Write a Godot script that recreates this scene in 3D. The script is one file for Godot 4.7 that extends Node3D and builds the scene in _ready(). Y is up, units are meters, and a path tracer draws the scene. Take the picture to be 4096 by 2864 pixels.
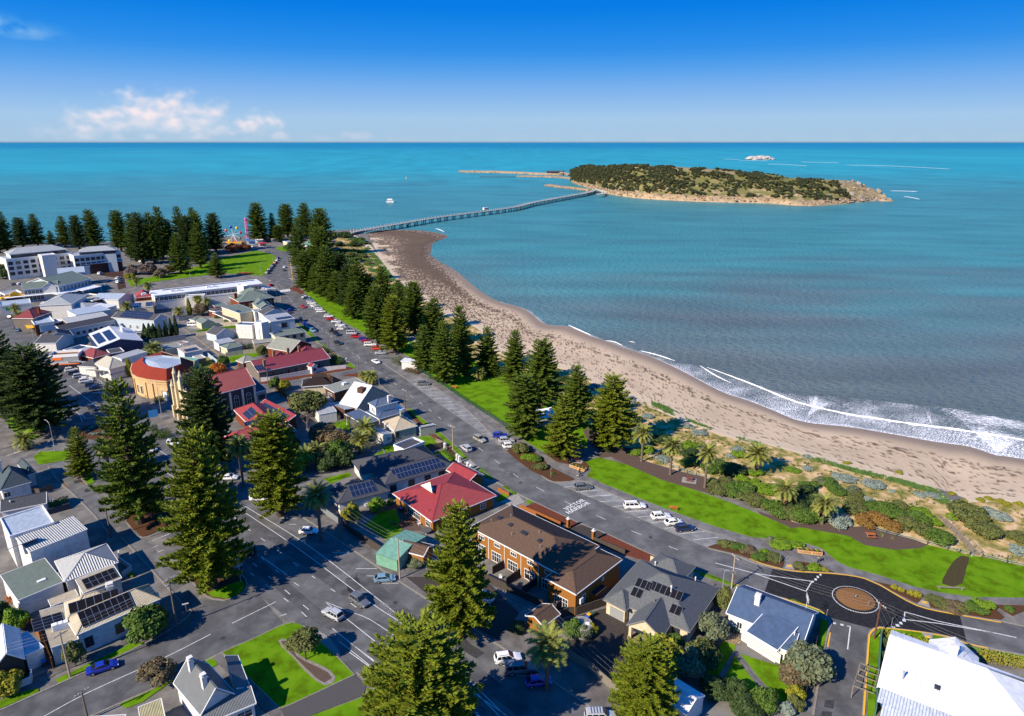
extends Node3D
func _ready():
	var cam:=Camera3D.new()
	cam.name="camera"
	cam.fov=55.02
	cam.near=1.0
	cam.far=200000.0
	add_child(cam)
	cam.position=V(0,84,0)
	cam.rotation_degrees=V(-17.44,0,0)
	cam.current=true
	var sun:=DirectionalLight3D.new()
	sun.name="sun"
	sun.light_energy=1.4
	sun.light_color=Color(1.0,.945,.86)
	sun.light_angular_distance=.5
	sun.shadow_enabled=true
	add_child(sun)
	var az:=deg_to_rad(50.5)
	var el:=deg_to_rad(34.0)
	sun.look_at_from_position(Vector3.ZERO,V(sin(az)*cos(el),-sin(el),-cos(az)*cos(el)))
	var env:=Environment.new()
	env.background_mode=Environment.BG_SKY
	env.tonemap_mode=Environment.TONE_MAPPER_LINEAR
	env.tonemap_exposure=1.8
	env.sdfgi_enabled=true
	env.ssao_enabled=true
	env.ssil_enabled=true
	var sky:=Sky.new()
	var sm:=PanoramaSkyMaterial.new()
	sm.panorama=sky_panorama()
	sm.energy_multiplier=.556
	sky.sky_material=sm
	env.sky=sky
	var we:=WorldEnvironment.new()
	we.name="environment"
	we.environment=env
	add_child(we)
	make_materials()
	build_ground()
	build_coast()
	build_town()
	build_plants()
	build_details()
func sky_panorama()->Texture2D:
	var w:=4096
	var h:=2048
	var im:=Image.create(w,h,false,Image.FORMAT_RGBA8)
	var air:=Gradient.new()
	air.offsets=PackedFloat32Array([.0,.5,.51,.522,.537,.553,.65,1.0])
	air.colors=PackedColorArray([Color(.16,.28,.34),Color(.66,.78,.88),Color(.65,.79,.92),Color(.49,.7,.935),Color(.2,.57,.92),Color(.04,.49,.9),Color(.04,.47,.87),Color(.04,.4,.78)])
	for y in h:im.fill_rect(Rect2i(0,y,w,1),air.sample(1.0-(y+.5)/h))
	var n:=FastNoiseLite.new()
	n.seed=8
	n.fractal_octaves=5
	n.frequency=.02
	for b in[[-35.0,-16.6,.1,4.1,.95,0],[-37.5,-29.5,6.2,9.4,.75,1],[-16.0,-9.0,.1,1.0,.22,0],[-37.0,37.0,.0,.9,.1,2],[60.0,95.0,3.0,9.0,.7,0],[-110.0,-70.0,4.0,10.0,.6,0]]:
		for y in range(int(h*(.5-(b[3]+.6)/180.0)),int(h*(.5-b[2]/180.0))):
			for x in range(int(w*(.5+(b[0]-1.0)/360.0)),int(w*(.5+(b[1]+1.0)/360.0))):
				var az:=(float(x)/w-.5)*360.0
				var el:=(.5-(y+.5)/h)*180.0
				var u:float=(az-b[0])/(b[1]-b[0])
				var v:float=(el-b[2])/(b[3]-b[2])
				var k:=n.get_noise_2d(az*26.0,el*44.0)
				var a:=.0
				if b[5]==0:
					var top:=.5*exp(-pow((u-.5)/.2,2.0))+.42*exp(-pow((u-.87)/.1,2.0))+.34*exp(-pow((u-.3)/.3,2.0))+.3*exp(-pow((u-.68)/.1,2.0))
					a=smoothstep(top+.2,top-.35,v-.28*k)*smoothstep(-.1,.55,v+.2*k)*(.6+.5*clampf(.5+1.2*k,0,1))*smoothstep(.0,.25,u)*smoothstep(1.0,.93,u)
				elif b[5]==1:
					a=exp(-pow((v-.35+.3*u)/.16,2.0))*smoothstep(1.0,.2,u)+.6*exp(-pow((v-.95+.2*u)/.1,2.0))*smoothstep(.6,.0,u)
					a*=clampf(.6+1.2*k,0,1)
				else:a=smoothstep(1.0,.2,v)*clampf(.3+k,.0,1.0)
				a=clampf(a*b[4],.0,1.0)
				if a>.0:
					im.set_pixel(posmod(x+w/2,w),y,im.get_pixel(posmod(x+w/2,w),y).lerp(Color(.97,.92,.94),a))
	return ImageTexture.create_from_image(im)
func make_materials():
	noise_tex("fine",.02,5,Color(.84,.84,.84),Color.WHITE,FastNoiseLite.TYPE_SIMPLEX,512)
	noise_tex("patchy",.006,6,Color(.8,.8,.81),Color.WHITE,FastNoiseLite.TYPE_SIMPLEX,1024)
	noise_tex("grass",.008,6,Color(.8,.76,.7),Color(1,.97,1),FastNoiseLite.TYPE_SIMPLEX,1024,Color(.9,.93,.85))
	noise_tex("speckle",.09,3,Color(.45,.42,.4),Color(1,1,1),FastNoiseLite.TYPE_SIMPLEX,512)
	noise_tex("cells",.06,2,Color(.5,.5,.52),Color(1,1,1),FastNoiseLite.TYPE_CELLULAR,512)
	noise_tex("streak",.015,4,Color(.9,.89,.87),Color.WHITE,FastNoiseLite.TYPE_SIMPLEX,512)
	noise_tex("dune",.01,6,Color(.42,.43,.22),Color(.8,.69,.55),FastNoiseLite.TYPE_SIMPLEX,1024,Color(.66,.57,.38))
	normal_tex("ripples",.03,4,6.0)
	ribs_tex("ribs",0)
	ribs_tex("courses",1)
	ribs_tex("boards",2)
	ribs_tex("joints",3)
	foam_tex("foam",4)
	mat("ground",.2,.19,.175,.95,"patchy",40.0)
	mat("asphalt",.145,.147,.15,.9,"patchy",46.0)
	mat("asphalt_dark",.125,.127,.13,.9,"patchy",38.0)
	mat("asphalt_pale",.18,.178,.175,.92,"patchy",38.0)
	mat("asphalt_black",.028,.029,.033,.85,"fine",14.0)
	mat("wear",.105,.107,.112,.85,"patchy",31.0)
	mat("curtain",.5,.5,.5,.4)
	mat("patch",.06,.06,.064,.9,"fine",8.0)
	mat("bay",.25,.255,.255,.92,"patchy",30.0)
	mat("path",.19,.185,.18,.92,"patchy",30.0)
	mat("path_old",.165,.155,.145,.92,"patchy",24.0)
	mat("gravel",.16,.16,.165,.95,"speckle",5.0)
	mat("pavers",.12,.10,.088,.9,"cells",5.0)
	mat("red_pavers",.27,.085,.05,.9,"cells",5.0)
	mat("red_dark_pavers",.12,.07,.055,.9,"cells",8.0)
	mat("sandstone",.52,.38,.23,.9,"cells",9.0)
	mat("pale_concrete",.34,.32,.29,.9,"fine",9.0)
	mat("kerb",.27,.25,.22,.9,"fine",7.0)
	mat("lawn",.125,.255,.008,.95,"grass",42.0)
	mat("dry_lawn",.24,.22,.03,.95,"grass",22.0)
	mat("bark_mulch",.17,.088,.048,.95,"speckle",6.0)
	mat("grey_mulch",.20,.145,.12,.95,"speckle",7.0)
	mat("wood_chip",.42,.22,.09,.95,"speckle",5.0)
	mat("worn",.12,.10,.05,.95,"speckle",9.0)
	var dn:=mat("dune",1,1,1,.95,"dune",60.0)
	dn.albedo_color=Color.WHITE
	mat("wp",.72,.72,.70,.7,"fine",6.0)
	mat("white_worn",.45,.45,.44,.8,"speckle",3.0)
	mat("yellow_paint",.72,.40,.02,.7)
	mat("yellow_worn",.36,.20,.05,.85,"speckle",3.0)
	var vs:=mat("vertex_sand",1,1,1,.9)
	vs.vertex_color_use_as_albedo=true
	var vg:=mat("vertex_ground",1,1,1,.95)
	vg.vertex_color_use_as_albedo=true
	var sea_m:=mat("sea",1,1,1,.32)
	sea_m.vertex_color_use_as_albedo=true
	sea_m.metallic_specular=.3
	sea_m.normal_enabled=true
	sea_m.normal_texture=T.ripples
	sea_m.normal_scale=1.0
	sea_m.uv1_triplanar=true
	sea_m.uv1_world_triplanar=true
	sea_m.uv1_scale=V(.012,.02,.032)
	var fm:=mat("foam",.85,.87,.9,.7)
	fm.albedo_texture=T.foam
	fm.transparency=BaseMaterial3D.TRANSPARENCY_ALPHA_SCISSOR
	fm.alpha_scissor_threshold=.62
	fm.vertex_color_use_as_albedo=true
	mat("foam_white",.85,.87,.9,.8,"fine",12.0)
	mat("ww",.72,.71,.68,.8,"streak",9.0)
	mat("cream_wall",.62,.54,.38,.85,"streak",9.0)
	mat("weather_wall",.45,.42,.34,.85,"streak",5.0)
	mat("pale_blue_wall",.50,.58,.64,.8,"streak",9.0)
	mat("blue_wall",.35,.5,.55,.8,"streak",9.0)
	mat("grey_wall",.3,.31,.32,.8,"streak",9.0)
	mat("dark_wall",.05,.05,.055,.8)
	mat("navy_wall",.012,.03,.085,.6)
	mat("brown_wall",.25,.16,.09,.85,"streak",5.0)
	mat("brown_brick",.19,.105,.075,.9,"cells",4.0)
	mat("orange_brick",.55,.235,.06,.9,"cells",3.0)
	mat("orange_coping",.55,.2,.06,.9,"cells",3.0)
	mat("red_brick",.36,.10,.05,.9,"cells",3.0)
	mat("red_brick_dark",.2,.085,.055,.9,"cells",4.0)
	mat("old_brick",.13,.11,.095,.95,"speckle",4.0)
	mat("white_brick",.55,.54,.5,.9,"cells",3.0)
	mat("bluestone",.15,.14,.14,.95,"cells",4.0)
	mat("rubble",.34,.29,.24,.95,"cells",3.5)
	mat("stone_white",.62,.64,.6,.95,"cells",4.0)
	mat("sandstone_wall",.62,.43,.23,.9,"streak",5.0)
	mat("cream_stone",.66,.56,.37,.9,"streak",4.0)
	mat("slate_stone",.2,.2,.2,.9,"cells",2.0)
	mat("wt",.78,.78,.76,.6)
	mat("cream_trim",.74,.66,.5,.7)
	mat("dark_trim",.04,.042,.05,.6)
	mat("slate_trim",.07,.075,.085,.6)
	mat("grey_trim",.2,.2,.19,.6)
	mat("green_trim",.12,.25,.18,.6)
	mat("brick_trim",.36,.11,.06,.8)
	mat("black_paint",.015,.015,.017,.6)
	mat("blue_paint",.05,.12,.4,.6)
	mat("dark_red_paint",.16,.03,.015,.6)
	mat("pink",.75,.06,.3,.5)
	for k in[["orange_sign",.85,.16,.02],["red_sign",.6,.04,.02],["blue_sign",.03,.2,.5],["green_sign",.02,.3,.1],["yellow_awning",.8,.42,.01],["red_tank",.42,.09,.05]]:mat(k[0],k[1],k[2],k[3],.55)
	for k in[["red_roof",.33,.045,.045],["maroon_roof",.24,.035,.042],["brown_red_roof",.26,.05,.045],["sage_roof",.17,.215,.17],["sage_pale",.3,.31,.25],["pale_sage_roof",.4,.43,.43],["green_roof",.2,.42,.32],["green_tin",.2,.44,.32],["blue_roof",.075,.12,.215],["pale_roof",.4,.43,.46],["sky_roof",.42,.5,.6],["galv_roof",.42,.44,.45],["white_roof",.72,.74,.76],["cream_roof",.5,.43,.30],["cream_pale_roof",.48,.46,.38],["pale_pink_roof",.5,.45,.42],["moss_roof",.42,.38,.2],["rust_roof",.3,.2,.14],["rust_pale",.45,.32,.25],["grey_roof",.13,.145,.155]]:mat(k[0],k[1],k[2],k[3],.5,"streak",12.0,"ribs",.8)
	mat("bright_roof",.76,.79,.82,.5,"streak",12.0)
	for k in[["ribbed_roof",.48,.49,.48],["ribbed_bright",.66,.72,.78]]:
		var rm:=mat(k[0],k[1],k[2],k[3],.5,"streak",8.0,"ribs",1.7)
		rm.normal_scale=1.2
	for k in[["brown_tile",.125,.082,.06],["dark_tile",.05,.045,.045],["mossy_tile",.06,.045,.045],["slate_roof",.085,.09,.105],["slate_blue",.085,.115,.13],["grey_tile",.13,.14,.15],["terracotta",.27,.045,.03],["brick_flat",.3,.15,.08]]:mat(k[0],k[1],k[2],k[3],.8,"speckle" if k[0]=="mossy_tile" else "fine",6.0,"courses",1.3)
	mat("galvanised",.42,.43,.44,.45,"",1.0,"",1.0,.5)
	mat("alloy",.5,.51,.53,.35,"",1.0,"",1.0,.7)
	mat("black_metal",.03,.032,.04,.4)
	mat("cable",.25,.24,.23,.6)
	mat("pane",.025,.032,.045,.08)
	mat("car_glass",.012,.016,.022,.06)
	mat("lamp_glass",.6,.62,.64,.2)
	mat("tail_glass",.35,.012,.012,.25)
	mat("tyre",.015,.015,.016,.85)
	mat("solar",.012,.022,.06,.16).metallic_specular=.22
	mat("black_panel",.011,.011,.013,.3).metallic_specular=.2
	mat("purple_panel",.10,.05,.12,.3)
	mat("warm_timber",.3,.13,.05,.7,"streak",2.0)
	mat("red_timber",.24,.06,.035,.7,"streak",2.0)
	mat("orange_timber",.42,.12,.02,.7,"streak",2.0)
	mat("pale_timber",.6,.38,.17,.8,"streak",2.0)
	mat("brown_timber",.2,.1,.06,.9,"streak",1.0)
	mat("weathered_timber",.26,.22,.17,.9,"streak",2.0)
	mat("dark_timber",.045,.042,.042,.9,"streak",3.0)
	mat("paling",.13,.105,.085,.95,"streak",2.0)
	mat("paling_pale",.24,.215,.18,.95,"streak",2.0)
	mat("fence_post",.03,.055,.05,.7)
	mat("fence_rail",.34,.4,.36,.6)
	mat("green_mesh",.02,.08,.045,.6)
	mat("steel_sheet",.2,.22,.24,.6)
	mat("cream_sheet",.55,.47,.33,.7)
	mat("blue_sheet",.42,.5,.58,.7)
	mat("green_sheet",.06,.16,.11,.6)
	mat("grey_panel",.36,.35,.34,.85,"streak",4.0)
	mat("white_panel",.62,.6,.6,.8,"streak",4.0)
	mat("slate_panel",.06,.07,.09,.8)
	mat("pole_timber",.17,.14,.11,.9,"streak",2.0)
	mat("pole_pale",.42,.34,.25,.9,"streak",2.0)
	mat("pole_brown",.13,.06,.04,.9)
	mat("pole_arm",.3,.27,.24,.9)
	mat("galvanised_pole",.36,.37,.38,.6)
	mat("bin_body",.03,.05,.035,.6)
	mat("bin_green",.03,.1,.05,.6)
	mat("bin_yellow",.72,.4,.01,.6)
	mat("bin_blue",.01,.12,.5,.6)
	mat("granite",.36,.34,.29,.9,"patchy",16.0)
	mat("granite_tan",.38,.28,.19,.9,"patchy",14.0).vertex_color_use_as_albedo=true
	mat("granite_grey",.3,.295,.28,.9,"patchy",16.0)
	mat("granite_pale",.52,.47,.44,.9,"patchy",30.0)
	for k in[["skin",.45,.26,.18],["cloth_grey",.2,.19,.19],["cloth_black",.015,.015,.018],["cloth_orange",.6,.2,.04],["cloth_white",.7,.7,.7],["cloth_blue",.04,.1,.4],["cloth_red",.45,.03,.04],["hair_dark",.03,.02,.015],["hair_fair",.35,.22,.1]]:mat(k[0],k[1],k[2],k[3],.85)
	leafy("pine_leaf",.095,.14,.014)
	leafy("pine_gold",.15,.185,.012)
	leafy("pine_dark",.055,.09,.018)
	leafy("dark_leaf",.045,.075,.02)
	leafy("mid_leaf",.08,.14,.02)
	leafy("light_leaf",.14,.24,.014)
	leafy("olive_leaf",.115,.13,.036)
	leafy("grey_leaf",.14,.165,.09)
	leafy("silver_leaf",.24,.29,.24)
	leafy("gold_leaf",.25,.24,.02)
	leafy("bronze_leaf",.15,.115,.06)
	leafy("rust_leaf",.2,.065,.03)
	leafy("rust_gold",.22,.125,.03)
	leafy("autumn_leaf",.42,.12,.02)
	leafy("mauve_leaf",.16,.12,.1)
	leafy("scrub_leaf",.07,.08,.035)
	leafy("palm_leaf",.22,.235,.05)
	leafy("palm_dry",.3,.2,.08)
	leafy("tussock",.17,.19,.05)
	leafy("dune_green",.1,.2,.05)
	mat("pine_bark",.13,.1,.075,.95,"speckle",2.0)
	mat("palm_bark",.27,.225,.18,.95,"speckle",1.5)
	mat("bark",.12,.1,.08,.95,"speckle",2.0)
	mat("twig",.2,.165,.14,.95)
func build_ground():
	slab("ground",[-25000,2000,0,-8000,14785,-211,3990,389,1805,-135,995,-156,798,-337,836,-476,202,-103,206,396,429,1609,211,690,240,517,159,349,187,293,100,388,94,89,119,94,106,112,63,150,91,115,125,184,70,96,84,76,65,29,111,101,68,60,80,54,61,54,50,68,127,0,171,90,2572,215,5000,600,0,2600],.0,"ground","paved and bare town ground",6.0)
	var r1:=slab("road",[225,-765,-108,-98,-130,-124,-217,-197,-148,-139,-161,-146,-262,-234,-270,-247,-243,-211,-190,-229,-218,-205,-267,-275,-238,-247,-54,-119,-285,-356,-84,127,294,413,103,95,470,478,325,395,43,53,166,240,157,175,210,205,285,169,61,55,36,44,73,64,50,35,117,117,3,-4,179,173],.02,"asphalt","grey asphalt main street running from the bottom edge to the shops",.1)
	var r2:=slab("road",[-416,-1051,-84,73,-68,72,-48,40,-86,67,-107,-26,16,-27,70,-67,50,-50,52,-62,21,-45,3,-47,48,4,22,-46,41,34],.024,"asphalt_dark","asphalt cross street leading to the lower left corner",.1)
	var r3:=slab("service_road",[-1259,-1693,76,81,82,71,96,87,119,115,12,-4,265,253,2,-57,-43,-35,-172,-157,-73,-69,-195,-178,-96,-84,-50,-61,-36,29],.022,"asphalt_pale","narrow pale asphalt service road beside the left houses",.1)
	var r4:=slab("road",[-1608,-4416,206,356,176,468,257,500,171,270,150,207,50,79,65,93,84,145,98,180,56,74,97,158,81,153,28,51,40,69,65,75,41,42,100,97,57,46,94,89,51,35,95,68,52,26,41,22,30,21,9,21,-4,20,70,12,15,-4,68,13,47,14,18,16,78,28,57,20,53,-69,-58,-25,-32,-14,-60,-16,-55,-20,-25,-23,-27,-49,-20,-22,-15,-7,-38,-9,-81,-8,-57,-20,-52,-42,-44,-25,-318,-301,-39,-58,-62,-104,-19,-37,-134,-208,-250,-412,-117,-184,-33,-51,-24,-146,-220,-309,-196,-391,-210,-385,-141,-274,-138,-333,-121,-341,-90,-394,-50,-221,-253,-366,-6,308],.026,"asphalt","asphalt esplanade curving along the beachfront park",.1)
	var r5:=slab("road_surface",[539,-1225,38,11,81,8,38,9,15,7,20,22,27,49,25,23,49,22,-33,73,-17,-15,-47,-14,-68,-13,-14,4,-67,-32,-9,-21,-30,-21,-41,-22,-12,-11],.032,"asphalt_black","fresh black asphalt around the roundabout",.02)
	var r6:=slab("side_street",[589,-1068,-15,28,-41,68,-71,130,-32,56,79,0,29,-55,98,-180,16,-18],.03,"asphalt_dark","asphalt side street running down beside the white roofed house",.1)
	var r7:=slab("lane",[-1691,-3361,94,155,236,297,136,164,198,264,129,123,26,42,7,19,105,116,80,138,-111,-88,-61,-118,-37,-43,-159,-162,-231,-280,-181,-212,-278,-431,-40,-100],.02,"asphalt_pale","narrow back lane running between the yards to the stone inn",.1)
	slab("side_street",[-898,-2358,89,-32,113,-71,98,-75,3,38,12,14,-52,32,-112,79,-120,73],.022,"asphalt","short street between the stone inn and the dark tiled house",.1)
	var b1:=slab("parking_bay",[106,-1601,76,-6,41,43,104,101,96,81,72,59,-70,20,-67,-57,-68,-71,-74,-71],.036,"bay","pale parking bay strip beside the long lawn",.05)
	var b2:=slab("parking_bay",[-398,-2419,54,-6,56,86,133,221,89,183,82,96,-30,37,-134,-208,-125,-195],.036,"bay","pale parking bay strip next to the green mesh fence",.05)
	var b3:=slab("parking_bay",[-548,-2656,64,0,-31,-76,-66,-126,-144,-234,-161,-232,-96,-178,-143,-282,-80,-149,30,106,193,349,193,377,188,299],.036,"asphalt","grey parking bay strip under the pine row",.05)
	slab("footpath",[-344,-2427,45,11,140,229,143,318,39,-15,68,112,31,51,38,27,55,31,-18,29,26,27,5,8,74,72,77,71,79,66,74,55,35,28,39,13,62,10,-5,31,29,19,5,7,50,28,44,34,40,20,60,16,97,2,86,-5,-17,22,-83,3,-93,-6,-73,-11,-15,-11,-16,-5,-26,-26,-23,-15,-42,-21,-34,-14,-7,-18,-63,-34,-15,21,-30,-37,-42,-39,-72,-58,-96,-81,-104,-101,-41,-45,-28,-15,-49,-48,-22,-63,-30,-54,-37,-51,-31,47,-41,-114,-99,-212,-133,-221],.12,"path","asphalt footpath winding along the park",.12)
	slab("footpath",[-549,-2659,34,54,117,184,54,-6,45,11,-105,-169,-59,-40,-21,-31],.11,"path","wide asphalt footpath before the garden bed and toilet block",.1)
	slab("footpath",[226,-766,-109,-98,-130,-124,-217,-198,-148,-140,-162,-147,-262,-233,9,-21,255,219,92,70,150,146,18,14,36,31,25,37,18,-29,224,227,65,38,88,88,75,67],.11,"path_old","old asphalt footpath along the sheds and paling fence",.1)
	slab("forecourt",[-215,-1194,46,0,111,4,71,107,-20,40,-19,35,-41,-35,-64,-57],.115,"pavers","brick paved forecourt behind the townhouse garages",.08)
	slab("driveway",[91,-1063,90,-35,33,38,-6,39,-11,34,17,13,-35,81,-86,-81,8,-34,33,-13,25,-25],.06,"pavers","brick paved yard with tree shadow before the grey hipped house",.06)
	slab("patio",[205,-1021,15,-8,45,-11,45,38,15,-11,-15,24,-22,17,-34,-7,-52,-8],.1,"sandstone","sandstone paved patio under the gabled verandah",.08)
	slab("brick_pavement",[34,-1478,23,-16,100,97,-23,20,-6,-8,-60,-43,-46,-32],.115,"red_pavers","red brick pavement beside the townhouse front wall",.1)
	slab("brick_pavement",[192,-1346,22,-7,94,90,-19,21,-22,-15,-48,-30],.115,"red_pavers","red brick pavement before the townhouse street gate",.1)
	slab("brick_footpath",[-775,-2799,112,174,55,79,-4,10,-66,-100,-127,-175],.12,"red_pavers","red brick footpath beside the stone inn verge",.1)
	slab("brick_footpath",[-937,-2366,82,-52,138,-73,68,-60,37,0,-15,29,-139,83,-80,64,-63,17],.115,"red_pavers","brick footpath under the white picket wall of the inn",.1)
	slab("brick_footpath",[-353,-2108,13,10,57,105,48,84,36,57,47,102,25,52,-5,11,-30,-57,-52,-97,-54,-103,-48,-87],.12,"red_pavers","red brick footpath along the cottage verge",.1)
	slab("brick_corner",[-641,-2443,26,-27,31,-5,20,23,13,40,-16,-13,-30,-18],.125,"red_pavers","red brick corner pavement with orange seats",.1)
	slab("lawn",[197,-1634,14,-32,0,-24,-8,-31,39,-25,70,44,76,89,66,49,81,72,54,57,50,58,17,-6,98,38,16,36,57,18,58,-6,24,-12,66,39,27,11,59,29,74,35,-54,53,-7,10,-86,5,-97,-2,-60,-16,-40,-20,-44,-34,-50,-28,-5,-7,-8,-15,-9,-27,-2,-20,-30,-23,-66,-16,-43,-7,-76,-49,-79,-66,-77,-72,-74,-71,-5,-8],.14,"lawn","long bright green lawn between the footpath and the dunes",.1)
	slab("lawn",[23,-1886,-27,-82,-156,-230,-140,-227,-102,-170,10,-61,-120,-155,-221,-321,-164,-238,-139,-222,-194,-404,-113,-271,-209,-1183,141,0,354,1323,319,710,294,477,30,70,362,321,105,252,134,212,41,85,15,123,-29,50,-26,-7,-48,48,-46,12],.13,"lawn","green lawn under the Norfolk pines behind the mesh fence",.1)
	var cl:=slab("lawn",[-377,-1044,-17,-9,-8,-1,-14,3,-42,39,-42,34,45,39,94,83,15,-8,86,-61,-34,-36],.14,"lawn","triangular green lawn at the corner of the cross street",.14)
	slab("lawn",[-220,-886,-90,46,-24,23,116,24,52,-50],.13,"lawn","strip of lawn at the bottom edge below the gravel drive",.1)
	slab("gravel_drive",[-260,-924,-86,61,-14,8,36,38,14,-24,74,-42,0,-20],.1,"gravel","grey gravel drive below the corner lawn",.1)
	slab("footpath",[-500,-978,-15,8,42,40,70,61,59,52,16,0,-32,-38,-94,-83],.1,"path_old","shaded footpath along the corner lawn",.1)
	slab("lawn",[-514,-969,-12,15,20,15,11,-11],.12,"lawn","small grass corner beside the grey gabled house",.1)
	slab("lawn",[-570,-905,-46,40,17,9,19,-13,29,-50],.12,"lawn","grass verge in front of the grey gabled house",.1)
	slab("traffic_island",[-639,-1178,48,45,41,11,15,-9,9,-14,-1,-20,-10,-19,-34,-35,-28,-21,-47,2,-31,19],.13,"bark_mulch","tree island with brown leaf litter under the large bright pine",.13)
	slab("lawn",[-595,-1143,13,12,32,7,14,-9,8,-15,-1,-17,-12,-17,-26,17,-16,13],.14,"lawn","grass tip of the tree island",.05)
	slab("traffic_island",[-894,-1406,72,66,19,-24,29,-27,-22,-48,-73,-55,-47,37],.13,"bark_mulch","leaf littered tree island beside the service road",.13)
	slab("lawn",[-1463,-2084,24,27,14,58,-50,-7,7,56,18,41,44,17,-31,40,-64,-63,-83,-78,-43,-105],.13,"lawn","grass corner under the large dark pine at the roundabout",.13)
	slab("lawn",[-1338,-1751,-2,-33,38,-2,53,-5,15,60,-23,14,-34,15],.14,"lawn","rounded green lawn beside the curved street light",.13)
	slab("lawn",[-1179,-1674,9,-5,30,9,50,54,11,17,-9,13],.13,"lawn","little lawn island with young pine by the service road",.12)
	slab("roundabout",[-1309,-1909,-10,-41,7,-24,50,-19,52,25,40,48,-3,45,-51,12,-43,-12],.14,"bark_mulch","planted roundabout with grey shrubs and brick edge",.14)
	slab("lawn",[-747,-916,16,-16,19,-22,31,-31,10,-15,29,-6,-32,34,-50,52,-11,14],.12,"lawn","grass verge beside the blue sedan",.1)
	slab("lawn",[-812,-866,24,-20,24,-12,8,10,-39,32,-11,6],.12,"lawn","shaded grass verge at the left edge",.1)
	slab("footpath",[-820,-891,32,-28,24,-24,85,-69,43,-51,18,-37,17,17,-21,49,-49,29,-45,45,-38,33,-14,24,-38,32],.1,"path_old","footpath along the pale blue house",.1)
	slab("lawn",[-2466,-4340,148,213,59,-140,318,-308,251,81,51,19,-41,-227,-84,-423,-78,-212,-155,-171,-74,-59,-20,59,-112,279,-39,483,-34,252],.13,"lawn","green reserve lawn beside the long white hotel",.1)
	slab("lawn",[-1968,-5720,24,-96,143,158,27,121,-99,-30],.13,"lawn","small green island with a round tree near the causeway",.1)
	slab("grass_verge",[-1022,-3193,53,101,168,270,-80,-147,-81,-162,-146,-193],.13,"lawn","grass verge below the white modern house",.1)
	slab("grass_verge",[-840,-2888,45,77,74,112,47,53,-11,-21,-57,-65,-78,-138],.13,"lawn","grass verge beside the brick gable house",.1)
	slab("grass_verge",[-660,-2615,13,5,38,64,-6,10,-19,-19,-25,-40],.13,"lawn","grass corner verge near the inn",.1)
	slab("grass_verge",[-578,-2475,11,-4,36,45,-3,18,-30,-36],.13,"lawn","grass verge corner near the palms",.1)
	slab("grass_verge",[-354,-2125,26,20,33,61,49,82,48,76,35,66,22,39,23,43,-12,3,-29,-46,-28,-60,-47,-74,-50,-84,-56,-102],.13,"lawn","grass verge beside the blue house and cottage",.1)
	slab("grass_verge",[-93,-1680,9,-5,34,62,-3,8,-18,-13],.13,"lawn","grass verge before the white gate posts",.1)
	slab("grass_verge",[-24,-1577,9,-5,29,42,-7,8],.13,"lawn","grass verge before the red house drive",.1)
	slab("grass_verge",[32,-1498,9,-9,12,11,-10,8],.13,"lawn","grass verge by the townhouse wall",.1)
	slab("grass_verge",[339,-1234,20,6,46,26,49,41,-5,6,-67,-47,3,-4],.13,"lawn","grass verge before the grey hipped house",.1)
	slab("grass_verge",[524,-1123,17,0,20,19,15,15,6,8,-17,-5,-30,-23],.13,"lawn","grass verge in front of the blue gabled house",.1)
	slab("grass_verge",[570,-1065,8,5,-2,9,-40,74,-12,3],.13,"lawn","shaded grass verge beside the side street",.1)
	slab("grass_verge",[636,-1016,26,-21,5,-4,66,12,47,17,17,16,13,8,66,19,44,14,-17,22,-39,-19,-64,-35,-55,-10,-70,-24,-15,-8,-68,123,-37,65,-10,0,45,-88],.13,"lawn","grass verge wrapping the white roofed house",.1)
	slab("garden_bed",[-15,-1789,38,-45,59,81,19,63,62,71,-11,14,-45,0,-56,-61,-43,-74],.15,"bark_mulch","bark mulch garden bed with shrubs beside the esplanade",.12)
	slab("garden_bed",[424,-1301,18,-10,53,-11,42,38,31,34,4,5,-2,0,-13,20,-34,-18,-53,-38],.15,"bark_mulch","garden bed of low shrubs between road and footpath",.12)
	slab("garden_bed",[588,-1242,14,-5,40,9,8,20,10,7,-15,0,-65,-7],.15,"bark_mulch","small planted bed beside the tactile ramp",.12)
	slab("garden_bed",[726,-1181,9,6,21,10,18,17,12,6,7,7,-6,12,-14,13,-11,-16,-19,-25,-10,-20],.15,"bark_mulch","bed with tufts of grass right of the roundabout",.12)
	slab("garden_bed",[802,-1123,27,-3,32,13,38,3,11,12,2,27,-12,8,-21,-2,-38,-15,-49,-19],.15,"bark_mulch","long bed of dense shrubs at the right edge",.12)
	slab("garden_bed",[916,-1106,55,2,37,6,-45,9,-34,15],.14,"bark_mulch","mulch bed at the right frame edge",.1)
	slab("mulch",[122,-1721,-28,-51,17,-7,56,20,34,32,8,37,-9,24,-38,-36],.15,"bark_mulch","leaf litter under the pine beside the planter",.1)
	slab("mulch",[216,-1937,28,-8,12,111,87,28,17,79,3,0,64,56,82,46,2,50,-15,37,-41,-27,-67,-49,-76,-88,-37,-50,-33,6,15,-46,-31,-42],.15,"grey_mulch","brown mulch under the palms above the lawn",.1)
	slab("mulch",[660,-1394,53,-15,59,26,48,-4,49,38,40,40,-25,13,-58,6,-56,-18,-17,-36,-97,-38,-18,6,-49,-58,-5,-20],.15,"grey_mulch","grey mulch with a red picnic table",.1)
	slab("worn_track",[954,-1268,15,4,-37,48,-36,45,-24,11,-16,-11,25,-31,39,-40],.144,"worn","muddy worn track across the lawn to the beach steps",.02,true)
	slab("yard_lawn",[-339,-1392,27,-63,34,-8,18,55,11,48,-15,8,-15,22],.06,"lawn","shaded back lawn of the red roofed house",.06)
	slab("yard_lawn",[-392,-1762,49,-69,35,-7,49,-19,44,26,-37,32,-45,18],.06,"lawn","green garden behind the dark solar house",.06)
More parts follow.
